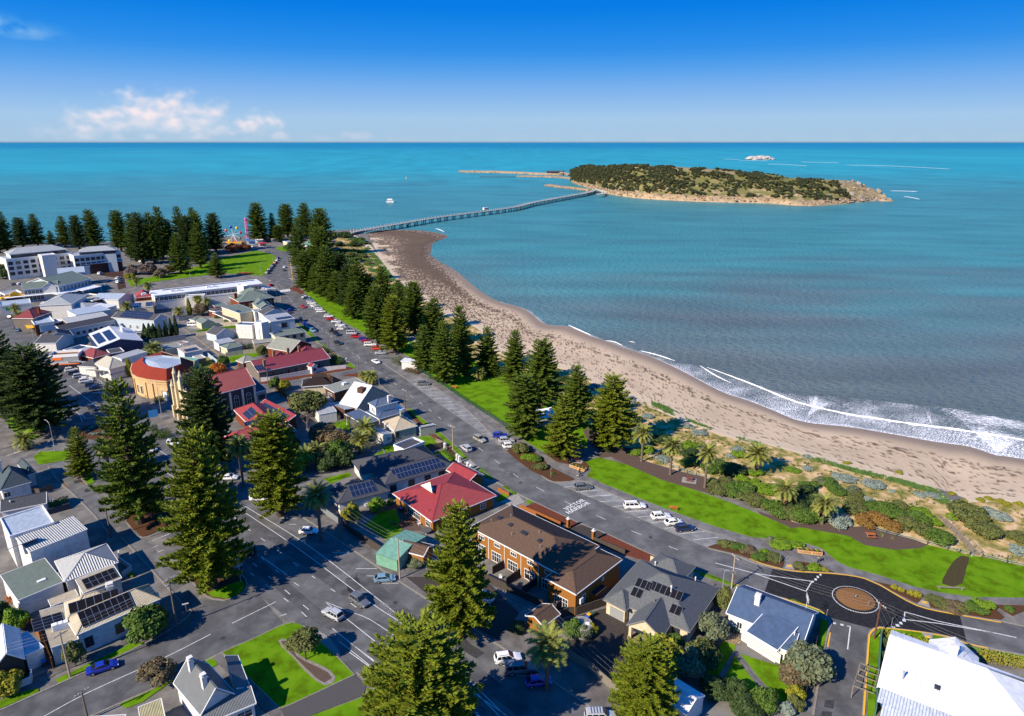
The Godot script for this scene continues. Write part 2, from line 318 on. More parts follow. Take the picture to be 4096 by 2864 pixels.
	slab("yard_lawn",[-480,-1606,41,-42,18,5,-46,52],.06,"lawn","strip of lawn beside the dark solar house",.06)
	slab("yard_lawn",[-224,-1768,26,-25,42,60,-6,12],.06,"lawn","front lawn behind the hedge of the dark solar house",.06)
	slab("yard_lawn",[-385,-1804,40,-32,81,-56,25,-5,27,77,-40,21,-65,3],.06,"lawn","bright lawn beside the stone cottage",.06)
	slab("yard_lawn",[318,-915,15,-37,39,-56,19,11,-8,18,-44,62],.06,"lawn","left lawn of the blue gabled house",.06)
	slab("yard_lawn",[346,-913,37,-61,3,27,17,67,-27,5,-22,-9],.06,"lawn","middle lawn of the blue gabled house between two paths",.06)
	slab("yard_lawn",[393,-975,49,25,24,5,-9,28,-23,52,-11,-6,-18,-53],.06,"lawn","right lawn of the blue gabled house",.06)
	slab("yard_lawn",[-1475,-3099,72,-56,129,-51,14,29,-63,29,-129,77],.06,"lawn","narrow green yard behind the beige fence",.06)
	slab("yard_lawn",[-1311,-2972,102,-46,19,33,-52,19],.06,"lawn","narrow yard behind the white garage",.06)
	slab("yard_lawn",[-1170,-2680,51,-43,98,-44,12,28,-38,38,-49,74,-17,20],.06,"lawn","green yard beside the hip roofed garage",.06)
	slab("yard_lawn",[-1232,-2538,-13,-131,20,10,138,196,-33,-37,-52,-19],.06,"dry_lawn","dry grass yard beside the pale fence",.06)
	slab("yard_lawn",[-1480,-3101,57,-51,90,-41,66,-11,11,31,-206,101],.06,"lawn","strip of green yard beside the gabled shed",.06)
	slab("yard_lawn",[-574,-1979,28,-25,29,-26,22,99,-39,-24],.06,"lawn","small lawn among the bare trees",.06)
	slab("yard_lawn",[-494,-1621,62,-36,6,27,-52,26],.06,"lawn","strip of lawn near the big palm",.06)
	slab("yard_lawn",[-104,-1600,23,-13,1,11,-19,15],.06,"lawn","front grass of the red roofed house",.06)
	slab("yard_lawn",[-39,-1514,18,-33,14,19,-12,18,-18,14],.06,"lawn","shaded front grass behind the brick wall",.06)
	slab("garden_path",[386,-987,-16,35,-30,42,-5,-7,28,-38,19,-27],.075,"path_old","left stone path of the blue gabled house",.05)
	slab("garden_path",[389,-974,3,17,10,42,12,33,13,21,-6,0,-17,-21,-12,-42,-6,-43],.075,"path_old","right stone path of the blue gabled house",.05)
	slab("patio",[379,-1037,12,2,14,14,-2,19,-14,4,-15,-12],.07,"sandstone","sandy terrace at the corner of the blue gabled house",.05)
	slab("driveway",[-142,-1728,25,-6,33,52,-25,-12],.1,"pale_concrete","concrete driveway at the white gate posts",.09)
	slab("driveway",[127,-1373,36,-22,50,44,-33,17],.1,"pavers","paved drive between the brick gate pillars",.09)
	slab("driveway",[0,-1528,14,-10,18,42,-23,18,-39,-18],.09,"pale_concrete","shaded concrete drive of the red roofed house",.08)
	slab("dirt_yard",[-310,-1468,33,-18,62,90,14,28,-47,0,-24,-61],.05,"grey_mulch","paved yard with stacked firewood behind the red roofed house",.05)
	slab("yard",[-1537,-3148,36,14,37,0,186,-72,-118,-254,-129,131],.05,"pale_concrete","pale concrete car yard beside the lane",.05)
	slab("car_park",[-1700,-3014,-45,-138,71,-84,187,222,-58,109,-78,-17],.04,"asphalt","small car park with cypresses behind it",.04)
	slab("car_park",[-1890,-3540,-32,-187,271,28,108,258,-94,48,-46,69,-113,-141],.04,"asphalt","car park behind the long white hotel",.04)
	slab("brick_plaza",[-2827,-4659,167,0,326,565,-11,66,-227,-388,-146,-78],.05,"red_dark_pavers","dark brick paved plaza before the old goods shed",.05)
	kerb([213,-776,-96,-87,-130,-124,-217,-197,-148,-139,-161,-146,-262,-234],r1)
	kerb([-78,-758,-179,-173,-3,6,-34,-37,-83,-82,-23,-10,-16,3,-42,39,-42,34,-68,73,-48,40,-37,31],r1)
	kerb([-600,-1242,28,21,36,34,11,22,1,21,-10,15,-18,9,-38,-11,-49,-47,-38,-41],r1)
	kerb([-793,-852,70,-67,50,-50,52,-62,21,-45,-1,-11,-12,-13],r1)
	kerb([-1259,-1693,76,81,82,71,96,87,119,115,18,1,250,238],r3)
	kerb([-774,-1391,-48,52,-73,-69],r3)
	kerb([-1088,-1585,-92,-89,1,-12],r1)
	kerb([-1336,-1751,-4,-33,42,-3,49,-4],r1)
	kerb([-1467,-2088,30,31,26,32,26,51,7,59,-24,29,-29,39,-35,48],r1)
	kerb([-1608,-4416,206,356,176,468,257,500,171,270,150,207,38,64],r4)
	kerb([-580,-2484,47,41,84,145,98,180,56,74,97,158,81,153,28,51,40,69,65,75,41,42,100,97,57,46,94,89,51,35,95,68,52,26,41,22,30,21,9,21,-4,20,-8,11,-41,68,-71,130],r4)
	kerb([538,-841,98,-180,8,-11,10,-7,13,-4,68,13,47,14,18,16,78,28],r4)
	kerb([930,-1046,-32,-14,-60,-16,-55,-20,-25,-23,-27,-49,-20,-22,-15,-7,-38,-9,-81,-8,-57,-20,-52,-42,-44,-25,71,-22,-72,-58,-96,-82,-104,-101,-41,-43,-76,5,-39,-58,-62,-104,-19,-37],r4)
	kerb([-548,-2656,33,51,117,184],r4)
	kerb([-398,-2421,54,-4,56,86,133,221,140,326],b2)
	ribbon("edge_strip",[-398,-2418,125,214,125,196,66,108,68,99],.3,.045,"kerb",b2,true,0)
	ribbon("edge_strip",[106,-1601,110,99,74,71,68,71,66,59],.2,.045,"kerb",b1,true,0)
	ribbon("edging",[-260,-926,-86,63,-14,8],.2,.16,"kerb",cl,true,.14)
	ribbon("edging",[-500,-978,46,40,94,83],.2,.16,"kerb",cl,true,.14)
	ribbon("yellow_line",[502,-1258,19,20,55,24,81,10,38,9,15,7,20,22,27,49,24,23,56,20,58,19],.28,.137,"yellow_paint",r5)
	ribbon("yellow_line",[539,-841,98,-180,8,-9,9,-7,12,-4,69,12,46,15,18,16,28,9],.28,.137,"yellow_paint",r5)
	ribbon("yellow_line",[442,-1170,26,15,37,22,41,22,31,21,7,16],.28,.137,"yellow_paint",r5)
	ribbon("yellow_line",[571,-1029,-21,37],.22,.046,"yellow_paint",r6)
	ribbon("yellow_line",[-1582,-3177,223,280,129,158,201,262],.15,.03,"yellow_paint",r7)
	ribbon("yellow_line",[-1261,-1693,41,42],.3,.034,"yellow_worn",r3)
	ribbon("yellow_line",[-1179,-1616,50,47],.3,.034,"yellow_worn",r3)
	ribbon("yellow_line",[-1104,-1545,64,58],.3,.034,"yellow_worn",r3)
	ribbon("yellow_line",[-1001,-1450,68,66],.3,.034,"yellow_worn",r3)
	ribbon("yellow_line",[-1178,-1663,47,43],.3,.034,"yellow_worn",r3)
	ribbon("yellow_line",[-1115,-1603,21,19],.3,.034,"yellow_worn",r3)
	ribbon("yellow_line",[-606,-1090,12,17,2,20,-6,16],.3,.034,"yellow_worn",r3)
	line([-683,-1508,222,185,196,192,118,125,136,163],r1)
	line([-682,-1489,201,176,174,165,55,51,67,60,115,134,50,61],r1)
	line([-356,-1115,52,28,40,21,58,48],r1,.12)
	line([-533,-1267,75,65],r1)
	line([-325,-1040,91,83],r1)
	line([-353,-1111,46,43,65,61],r1)
	line([-305,-1007,76,68],r1,.12)
	line([-285,-1003,50,43],r1)
	line([-280,-979,40,33],r1)
	line([-83,-906,75,64],r1)
	dashes([-651,-1426,40,41,80,72,115,106,66,57,56,51,42,35],2.2,4.5,.14,.034,r1)
	dashes([-620,-1367,78,90,45,49,102,85,26,20],2.2,4.5,.14,.034,r1)
	dashes([-541,-1242,115,109,59,54,35,30],2.2,4.5,.14,.034,r1)
	dashes([-535,-1209,70,61,61,53,30,29,29,24],2.2,4.2,.14,.034,r1)
	line([-512,-1054,60,-62],r2,.14,.04)
	line([-539,-1025,-42,46,-37,36,-62,57,-36,44,-18,22],r2,.14,.04)
	line([-1602,-2343,216,203],r1,.16)
	line([-1495,-2161,98,97],r1)
	line([-1390,-2064,32,33,24,-10],r1,.2,.034,false)
	line([-1391,-2057,37,51],r1,.15)
	line([-1418,-1756,36,-51,54,-21],r1,.2)
	line([-1410,-1776,52,-63,-5,-22],r1,.35)
	line([-800,-1320,33,-38],r3,.15)
	line([-1068,-1565,19,-19],r3)
	line([-780,-1300,7,-9],r3)
	line([-801,-1319,30,-36],r3)
	line([-762,-1282,11,-9],r3)
	line([-1029,-1812,99,86],r1,.13)
	line([-933,-1665,50,40],r1,.13)
	dashes([-1476,-4267,100,207,126,276,156,319,86,141,220,380,83,133,64,112,61,94,61,98,58,91,62,102,61,101,63,101,61,106,61,103],3,4.5,.14,.04,r4)
	dashes([-97,-1812,66,108,58,93,7,4,77,88,81,78,82,76,84,73,48,24],3.2,6.5,.14,.04,r4)
	line([425,-1243,69,36,82,59,25,-32,-69,-17,-38,-10],r5,.2,.042,false)
	line([896,-1016,-33,-13,-84,-25,-56,-11,13,-21,46,26,81,31],r5,.2,.042,false)
	line([582,-986,33,-60,-6,0],r6,.2,.042,false)
	strokes("give_way_block",[626,-1203,3,2],.7,.043,"wp",r5)
	strokes("give_way_block",[617,-1195,4,1],.7,.043,"wp",r5)
	strokes("give_way_block",[609,-1187,4,2],.7,.043,"wp",r5)
	strokes("give_way_block",[600,-1180,3,3],.7,.043,"wp",r5)
	strokes("give_way_block",[689,-1043,5,2],.7,.043,"wp",r5)
	strokes("give_way_block",[699,-1049,6,1],.7,.043,"wp",r5)
	strokes("give_way_block",[709,-1055,5,1],.7,.043,"wp",r5)
	strokes("give_way_block",[719,-1063,5,2],.7,.043,"wp",r5)
	strokes("give_way_block",[599,-1051,5,2],.5,.043,"wp",r6)
	strokes("give_way_block",[588,-1055,4,2],.5,.043,"wp",r6)
	strokes("bay_line",[219,-1527,29,-6,-33,33,59,-8,-32,33,27,-5,-2,30,60,-9,-33,33,32,-6,-5,30,32,-6,-5,30,23,-4,3,28,61,-11,-35,35,60,-11,-327,-233,26,-4,2,29,61,-9,-34,33,61,-9,-34,35,60,-10],.13,.05,"wp",b1)
	strokes("bay_line",[-380,-2388,29,-6,-10,36,14,-5,5,34,51,-6,-32,37,50,-7,-31,35,50,-4,-32,35,50,-4,-32,34,51,-5,-32,37,49,-6,-30,36,49,-5,-30,36,48,-5,-30,36,47,-6,-29,37,48,-7,-29,38,46,-7,-27,38,46,-7,-2,89,45,-9,-19,47,31,-6,-8,45,22,-4],.13,.05,"wp",b2)
	strokes("bay_line",[-576,-2721,86,27,-101,-52,18,3,-35,-30,20,3,-35,-27,20,1,-37,-29,36,4,-52,-31,18,4,-33,-30,19,3,-35,-30,26,1,-43,-30,28,3,-44,-28,30,2,-13,13,31,7,-55,-49,26,5,-50,-43,26,4,-189,-282,36,9,-73,-66,36,7],.12,.05,"wp",b3)
	strokes("bay_line",[-322,-1223,43,0,-16,25,15,0,11,24,43,0,-316,-249,41,3,-13,24,17,1,478,447,9,0,16,23,17,0,-408,-357,38,3,-1104,-964,61,2,-34,22,45,2,-21,21,35,0],.13,.034,"wp",r1)
	strokes("crossing_bar",[-1361,-3958,-24,-57],.85,.045,"wp",r4)
	strokes("crossing_bar",[-1353,-3962,-24,-59],.85,.045,"wp",r4)
	strokes("crossing_bar",[-1345,-3967,-24,-61],.85,.045,"wp",r4)
	strokes("crossing_bar",[-1336,-3972,-25,-62],.85,.045,"wp",r4)
	strokes("crossing_bar",[-1328,-3977,-25,-64],.85,.045,"wp",r4)
	strokes("crossing_bar",[-1320,-3981,-25,-66],.85,.045,"wp",r4)
	strokes("crossing_bar",[-1311,-3986,-26,-68],.85,.045,"wp",r4)
	slab("traffic_island",[-1335,-4060,-1,-101,24,34,104,194,-16,25,-47,-72],.13,"red_pavers","red brick traffic island at the zebra crossing",.1)
	slab("traffic_island",[-377,-1043,7,-1,16,6,24,17,21,24,12,20,-3,5,-31,-28],.1,"white_worn","white painted flare kerb at the lawn corner",.08)
	slab("oval_bed",[-412,-1007,5,-5,14,5,18,27,21,16,26,13,25,15,13,15,0,14,-13,5,-16,-10,-30,-27,-23,-25,-30,-29],.16,"kerb","pale edging of the oval bed in the corner lawn",.05,true)
	slab("oval_bed",[-407,-1005,10,-1,13,13,14,23,18,13,26,14,22,13,9,12,-10,10,-13,-8,-31,-29,-25,-25,-27,-27],.175,"grey_mulch","mulched oval bed with a small tree in the corner lawn",.03,true)
	ribbon("wheel_track",[-646,-1444,184,165,146,136,2,-55,175,186,127,131,37,38],2.7,.027,"wear",r1)
	ribbon("wheel_track",[-571,-1277,116,112,130,116,83,6,133,135,61,65],2.7,.027,"wear",r1)
	slab("patch",[-125,-1040,24,3,28,37,26,22,-14,14,-22,-18,-28,-21],.027,"patch","",.0,false,r1)
	slab("patch",[-1082,-1557,1,-12,20,14,-9,10],.036,"patch","",.0,false,r3)
	slab("patch",[-1139,-1607,13,-11,15,15,-15,11],.036,"patch","",.0,false,r3)
	slab("patch",[494,-873,15,0,-10,18,-13,-4],.036,"patch","",.0,false,r6)
	slab("patch",[480,-851,15,2,-12,18,-14,-4],.036,"patch","",.0,false,r6)
	disc("manhole_cover",-22.33,-111.37,.45,.036,"patch",r1)
	disc("manhole_cover",-24.71,-98.18,.45,.036,"patch",r1)
	disc("manhole_cover",-51.32,-101.48,.45,.04,"patch",r2)
	disc("manhole_cover",2.2,-159.86,.45,.04,"patch",r4)
	disc("manhole_cover",30.86,-134.04,.45,.04,"patch",r4)
	roundabout(66.04,-112.27,4.13,3.42)
	bike_symbol(-2.78,-166.86,-.75,.042,r4)
	bike_symbol(27.37,-142.37,-.45,.042,r4)
	bike_symbol(43.23,-121.8,-.35,.042,r4)
	bike_symbol(-64.83,-268.82,-.85,.042,r4)
	bike_symbol(-72.39,-293.76,-.85,.042,r4)
	bike_symbol(-46.26,-245.02,-.85,.042,r4)
	bike_symbol(-24.2,-110.38,-.85,.042,r1)
	bike_symbol(-31.94,-102.77,-.85,.042,r1)
	road_text("VICTOR",15.21,-148.59,.76,6.85,.042,r4)
	road_text("HARBOR",15.87,-147.03,.73,7.6,.042,r4)
	slab("tactile_pad",[572,-1235,9,1,-3,7,-9,-1],.16,"yellow_paint","yellow tactile ground pad at the Lions Park ramp",.02)
	slab("tactile_pad",[785,-1117,8,3,-3,6,-8,-3],.16,"yellow_paint","yellow tactile ground pad below the grass tufts",.02)
	slab("tactile_pad",[735,-1019,9,0,-3,6,-8,-1],.16,"yellow_paint","yellow tactile ground pad before the white roofed house",.02)
	slab("tactile_pad",[655,-1024,8,1,-5,5,-5,0],.16,"yellow_paint","yellow tactile ground pad at the corner power pole",.02)
	slab("kerb_ramp",[572,-1238,10,1,-1,19,-19,-5],.155,"pale_concrete","pale concrete ramp beside the small planted bed",.05)
	slab("kerb_ramp",[786,-1120,11,5,-7,17,-17,-12],.155,"pale_concrete","pale concrete ramp beside the dense shrubs",.05)
	slab("kerb_ramp",[734,-1028,19,3,-9,13,-11,-1],.155,"pale_concrete","pale concrete ramp on the verge of the white roofed house",.05)
func build_coast():
	beach([-1492,-6540,280,718,266,842,208,679,239,517,157,343,186,289,99,384,94,88,118,92,106,111,62,148,91,114,125,182,70,96,83,75,65,28,110,101,68,59,80,54,61,54,-6,70,59,-12,123,9,215,106],[-1313,-7196,396,85,296,413,-81,501,33,461,11,187,99,319,151,387,100,337,73,256,100,293,74,145,139,183,94,311,106,44,95,173,64,94,70,111,87,122,84,186,89,238,65,89,51,86,63,105,131,45,113,59,94,54,84,36,37,59,62,24,195,187])
	sea()
	slab("dunes",[-1212,-5822,266,842,208,679,239,517,157,343,186,289,99,384,94,88,118,92,106,111,62,148,91,114,125,182,70,96,83,75,65,28,110,101,68,59,80,54,61,54,-6,70,59,-12,123,9,215,106,-318,231,-88,-68,-86,-40,-84,-39,-127,-57,-113,-42,-142,-217,-146,-102,-45,-93,-102,-148,-164,-267,-434,-601,-333,-466,-356,-825,-358,-1323,-192,-934,138,-119],.05,"dune","sandy dunes with sparse grass between park and beach",.2)
	dune_tufts([-1212,-5822,266,842,208,679,239,517,157,343,186,289,99,384,94,88,118,92,106,111,62,148,91,114,125,182,70,96,83,75,65,28,110,101,68,59,80,54,61,54,-6,70,59,-12,123,9,215,106,-318,231,-88,-68,-86,-40,-84,-39,-127,-57,-113,-42,-142,-217,-146,-102,-45,-93,-102,-148,-164,-267,-434,-601,-333,-466,-356,-825,-358,-1323,-192,-934,138,-119],4500,"dune_grass","tussock",.5,1.2,"sparse dry grass over the dunes")
	dune_tufts([-1210,-5816,265,840,206,673,241,519,-48,112,-171,-292,-200,-530,-184,-531,-109,-312],2500,"dune_turf","dune_green",.8,1.6,"green grass strip on the far dune")
	dune_tufts([473,-2195,51,83,56,120,57,63,51,82,67,21,110,99,67,60,80,52,61,55,2,51,-16,30,-17,0,6,-60,-58,-59,-77,-57,-112,-93,-71,-92,-69,-66,-75,-62,-74,-91,-43,-80],2500,"dune_turf","dune_green",.5,.9,"green grassy rim where the dunes meet the sand")
	surf([-61,-3812,139,183,94,311,106,44,95,173,64,94,70,111,87,122,84,186,89,238,65,89,51,86,63,105,131,45,113,59,94,54,84,36,37,59,62,24,195,187])
	breaker([785,-2626,60,105,68,123,44,95,50,81,111,94,85,43,89,44,93,34,75,38,96,50,197,130],2.2,"long white breaker crest along the beach")
	breaker([559,-2855,60,62,56,81],1.3,"thin white crest left of the long breaker")
	breaker([762,-2649,27,119,35,93],1.2,"short inner crest behind the long breaker")
	breaker([279,-3295,47,96,47,96],1.4,"small white breaker near the far beach")
	breaker([428,-3013,35,17,31,64],1.4,"small white breaker in the middle of the beach")
	breaker([533,-3005,24,20],1.0,"short whitecap off the beach")
	breaker([13243,-32699,282,548,348,355],14,"white surf line right of the rock islet")
	breaker([13873,-31796,220,175,239,344],22,"bright white surf patch right of the rock islet")
	breaker([7029,-13107,216,61,163,150],5,"thin foam streak off the boulder point")
	breaker([6531,-11735,-4,242,-79,366],5,"second foam streak off the boulder point")
	breaker([10527,-29361,575,297,120,1923],8,"pale foam streak below the rock islet")
	breaker([11339,-38301,206,502,167,965],10,"foam left of the rock islet")
	breaker([11282,-35474,520,431,447,833],10,"foam before the rock islet")
	breaker([13201,-28207,1135,1194,385,3050],4,"long thin foam line on the open sea")
	breaker([-799,-7252,40,48,78,213],2.5,"small ripple off the weedy spit")
	island([1353,-15927,82,1240,156,1064,78,1204,319,1011,445,448,439,314,901,297,338,385,557,-182,506,-384,384,-265,236,104],[119,3.4,-1610.7,135.7,21.3,-1635.7,147.4,32.9,-1545.2,161.3,37.5,-1474.2,173.4,38.1,-1386.5,186.1,42.2,-1323.1,215,46,-1251.6,249.8,44.3,-1229.2,283.5,44,-1209.2,325.5,42,-1189,368.8,38.8,-1177.7,418.3,34.2,-1161.8,444.1,29.8,-1132.9,454.7,28.4,-1114.7,481.8,27.5,-1116.3,507.9,27.9,-1115.9,551,24.6,-1139,578.2,13.7,-1147.1,592.3,7.3,-1137.4,593.2,-.7,-1115.7,589,-2.8,-1087.1])
	boulder(554.2,18.9,-1132,5.3,4.3,"huge rounded boulder crowning the island point")
	boulder(544.4,24,-1133.3,1.9,3.1,"standing stone beside the crowning boulder")
	boulder(517,22.7,-1111,5.6,2.5,"long flat boulder left of the crowning one")
	boulder(532.9,22.9,-1122.7,3.1,1.9,"flat boulder under the standing stone")
	boulder(567.8,16.6,-1141.7,2.5,2.5,"dark boulder right of the crowning one")
	boulder(535.3,13,-1102.5,6.2,3.7,"sloping pale boulder below the crowning one")
	boulder(549.7,13,-1116,3.1,3.1,"upright boulder in the cleft")
	boulder(565.4,8.3,-1121.5,5.6,5,"big grey boulder on the seaward face")
	boulder(519.2,7.2,-1077.5,5,4.3,"grey boulder low on the point")
	boulder(531.9,3,-1077.8,5.6,3.7,"broad boulder at the waterline")
	boulder(555.9,3.1,-1098.7,6.2,3.1,"slab boulder on the seaward face")
	boulder(541.2,.4,-1078.6,5.6,2.5,"lower slab boulder on the seaward face")
	boulder(568.2,3.3,-1107.7,3.7,3.1,"orange stained boulder near the tip")
	boulder(590,9.8,-1138.9,2.5,2.5,"boulder perched on the seaward slope")
	boulder(590.6,6.6,-1133.8,3.7,3.7,"tan boulder on the seaward slope")
	boulder(574.7,1.2,-1100.9,6.8,4.3,"smooth sloping slab at the tip")
	boulder(560.3,-1.3,-1085.4,6.2,2.5,"smooth wet slab at the waterline")
	boulder(586.5,-1.8,-1095.9,5.6,2.5,"reddish boulder at the very tip")
	boulder(509.6,17,-1093.1,1.9,1.6,"small boulder in the grass of the point")
	boulder(513.1,13.9,-1088.7,1.9,1.6,"second small boulder in the grass of the point")
	boulder(526.2,17.8,-1106.9,1.9,1.9,"third small boulder in the grass of the point")
	boulder(420.5,11.3,-1066,3.7,3.1,"pale outcrop boulder on the island flank")
	boulder(428.4,11.1,-1056.2,2.5,1.9,"second pale outcrop boulder on the island flank")
	boulder(415.9,11.7,-1071.7,2.5,2.2,"third pale outcrop boulder on the island flank")
	boulder(473.4,8.2,-1051.3,2.5,1.9,"boulder pair on the grassy flank")
	boulder(424.5,6.9,-1036.8,2.5,1.9,"boulder above the island shore")
	boulder(399.2,.9,-1030.8,2.5,1.6,"green grey boulder at the island shore")
	causeway([-1557,-6468,59,-210,122,-261,205,-403,293,-558,347,-509,531,-782,317,-806,566,-1158,308,-618,153,-376,112,-401,55,-302])
	landing([1370,-11518,94,-50,88,-337,27,-356,-33,-289,-35,-210])
	old_ramp([-1520,-6628,69,-128,130,-179])
	old_piles([-1368,-7184,189,-195,236,-205])
	breakwater([-1573,-21343,947,314,1037,891,893,819,87,-845,171,1015],14,5.0,"long rocky breakwater running out from the island")
	breakwater([145,-18526,319,60,397,179,323,346,283,654],12,3.0,"inner rocky bank beside the timber jetty")
	breakwater([737,-14611,219,511,248,477,239,569],12,3.0,"short rocky groyne at the island landing")
	jetty([-809,-18235,886,0])
	island_shed(124.62,-2038.05)
	islet(1264.48,-3687.62)
	boat(-181.85,-1056.08)
	buoy(-260.77,-1748.77)
	tram(-33.07,-880.12,.95)
func build_town():
	var d:Dictionary
	var a:Dictionary
	d=house("brick_townhouses",[4.4,-125.32,.82,11.97,23.42],5.6,"hip",2.4,.55,"orange_brick","brown_tile","two storey orange brick townhouse row with a long brown tiled hip roof","apartment building")
	a=annex(d,[14.08,-115.02,.83,14.25,6.6],4.9,"hip",1.5,.45,"orange_brick","brown_tile")
	win(d,"l",-9.2,3.9,1.7,.85,"wt",3)
	win(d,"l",-9.4,.25,2.7,2.3,"wt",4)
	on_wall(d,"downpipe","l",-7.1,2.8,V(.1,5.4,.12),"wt")
	win(d,"l",-4.6,3.9,1.7,.85,"wt",3)
	win(d,"l",-4.8,.25,2.7,2.3,"wt",4)
	on_wall(d,"downpipe","l",-2.5,2.8,V(.1,5.4,.12),"wt")
	win(d,"l",0,3.9,1.7,.85,"wt",3)
	win(d,"l",-.2,.25,2.7,2.3,"wt",4)
	on_wall(d,"downpipe","l",2.1,2.8,V(.1,5.4,.12),"wt")
	win(d,"l",4.6,3.9,1.7,.85,"wt",3)
	win(d,"l",4.4,.25,2.7,2.3,"wt",4)
	on_wall(d,"downpipe","l",6.7,2.8,V(.1,5.4,.12),"wt")
	win(d,"l",9.2,3.9,1.7,.85,"wt",3)
	win(d,"l",9,.25,2.7,2.3,"wt",4)
	on_wall(d,"downpipe","l",11.3,2.8,V(.1,5.4,.12),"wt")
	wins(a,"l",1,.3,3.2,2.2,"wt",5)
	win(a,"f",-4.6,2.2,.9,1.2)
	win(a,"f",-4.9,.5,1.0,1.2)
	win(a,"f",1.5,3.2,.6,.7)
	on_wall(a,"awning","f",-.5,2.4,V(3.4,.12,1.3),"dark_tile")
	on_wall(a,"air_conditioner","f",-5.6,2.6,V(.9,1.1,.4),"wt")
	on_roof(d,"skylight_vent","l",-8,5.2,V(.9,.45,.9),"black_metal")
	on_roof(d,"skylight_vent","l",-4.5,4.9,V(.9,.45,.9),"black_metal")
	on_roof(d,"skylight_vent","l",-.4,4.6,V(.9,.45,1.6),"black_metal")
	on_roof(d,"skylight_vent","l",3.8,4.6,V(.9,.45,.9),"black_metal")
	on_roof(d,"skylight_vent","l",7.5,4.6,V(.9,.45,.9),"black_metal")
	on_roof(d,"flue","l",-9,3.5,V(.06,.55,.06),"galvanised")
	on_roof(d,"flue","l",-6,6.6,V(.06,.55,.06),"galvanised")
	on_roof(d,"flue","l",-2.4,2.8,V(.06,.55,.06),"galvanised")
	on_roof(d,"flue","l",2.4,6,V(.06,.55,.06),"galvanised")
	on_roof(d,"flue","l",5,3.2,V(.06,.55,.06),"galvanised")
	fence("courtyard_wall",[-40,-1204,33,-33],1.7,"old_brick","grimy brick dividing wall nearest the tall pine in the townhouse courtyards",2.4)
	fence("courtyard_wall",[-12,-1166,38,-44],1.7,"old_brick","grimy brick dividing wall second from the tall pine in the townhouse courtyards",2.4)
	fence("courtyard_wall",[19,-1136,38,-42],1.7,"old_brick","grimy brick dividing wall third from the tall pine in the townhouse courtyards",2.4)
	fence("courtyard_wall",[83,-1089,38,-34],1.7,"old_brick","grimy brick dividing wall beside the lower brick wing in the townhouse courtyards",2.4)
	fence("courtyard_wall",[-65,-1190,27,20,70,52,26,21],1.6,"old_brick","long grimy brick wall closing the townhouse courtyards",2.4)
	d=house("brick_garage",[5.58,-104.4,.81,4.08,3.83],2.5,"gx",1,.3,"orange_brick","brown_tile","small orange brick garage with brown tiles beside the date palm","garage")
	d=house("brick_garage",[-20.17,-125.98,1.17,3.9,5.65],2.5,"gz",1,.3,"orange_brick","brown_tile","small orange brick garage beside the green tin shed","garage")
	d=house("tin_shed",[-23.4,-126.9,1.08,10.18,5.4],2.6,"gz",.8,.05,"green_tin","green_roof","pale green corrugated tin shed behind the footpath","shed","green_trim")
	fence("courtyard_wall",[-242,-1252,17,15,2,-32],1.5,"old_brick","short grimy brick wall enclosing a yellow lidded bin",2.4)
	d=house("red_roof_house",[-16.24,-147.85,.7,17.4,15.95],3,"hip",2.9,.6,"orange_brick","red_roof","orange brick house under a broad red metal hip roof with white gable vent")
	a=annex(d,[-12.04,-159.3,.78,4.4,8.2],3.06,"gz",1.3,.4,"orange_brick","red_roof")
	wins(d,"l",1,.5,5.5,2.0,"wt",6)
	win(d,"l",6,.6,1.8,1.6)
	win(d,"f",5.5,.8,1.6,1.4)
	on_roof(d,"flue","l",5,1.6,V(.07,.6,.07),"red_roof")
	on_roof(d,"flue","l",-5,1.6,V(.09,.6,.09),"red_roof")
	on_roof(d,"antenna","b",2,4.5,V(.05,1.4,.05),"galvanised")
	gable_vent(d)
	d=house("solar_house",[-25.39,-161.6,.56,18.61,7.5],3,"hip",2.1,.5,"ww","slate_roof","white house with dark slate roofs and two long rows of solar panels","house","slate_trim")
	panels(d,"f",-.2,2.2,13,1)
	panels(d,"f",.6,.5,13,1)
	win(d,"f",-7.5,.4,1.7,1.9,"slate_trim",2)
	win(d,"f",-2.5,.4,1.7,1.9,"slate_trim",2)
	win(d,"f",2,.4,1.7,1.9,"slate_trim",2)
	win(d,"f",6,.4,1.7,1.9,"slate_trim",2)
	a=annex(d,[-37.15,-150.03,.52,11.9,6.98],3,"hip",2.1,.5,"ww","slate_roof","slate_trim")
	panels(a,"f",.3,.7,6,2)
	wins(a,"l",2,.8,1.4,1.3)
	on_wall(a,"air_conditioner","f",.5,.9,V(.9,.8,.35),"wt")
	on_wall(a,"air_conditioner","f",2.2,.9,V(.9,.8,.35),"wt")
	a=annex(d,[-31.53,-167.23,.5,19.53,8],3.02,"hip",2,.5,"ww","slate_roof","slate_trim")
	on_roof(a,"skylight_vent","f",1,3.4,V(.7,.4,.7),"slate_roof")
	on_roof(a,"flue","b",2,3,V(.12,.7,.12),"galvanised")
	wins(a,"r",2,.6,1.6,1.8)
	d=house("flat_roof_house",[-28.78,-176.11,.83,7.04,4.58],3.3,"flat",.5,.1,"ww","slate_roof","low flat roofed white pavilion behind the dark solar house")
	wins(d,"f",2,.5,1.5,2.0)
	d=house("stone_cottage",[-33.64,-190.67,.58,6.82,8.03],3.3,"hip",2.3,.35,"stone_white","cream_roof","whitewashed stone cottage with a cream hipped roof and brown ridges")
	a=annex(d,[-39.22,-186.79,.86,3.2,7.89],2.5,"skr",.8,.1,"ww","pale_roof")
	win(d,"f",-2.6,1.0,1.1,1.7,"dark_trim",2)
	win(d,"f",-5,1.0,.6,.9)
	win(a,"f",0,.9,.8,1.1)
	a=annex(d,[-25.7,-191.1,-1.09,2.4,4.8],2.2,"skl",.6,.1,"stone_white","pale_roof")
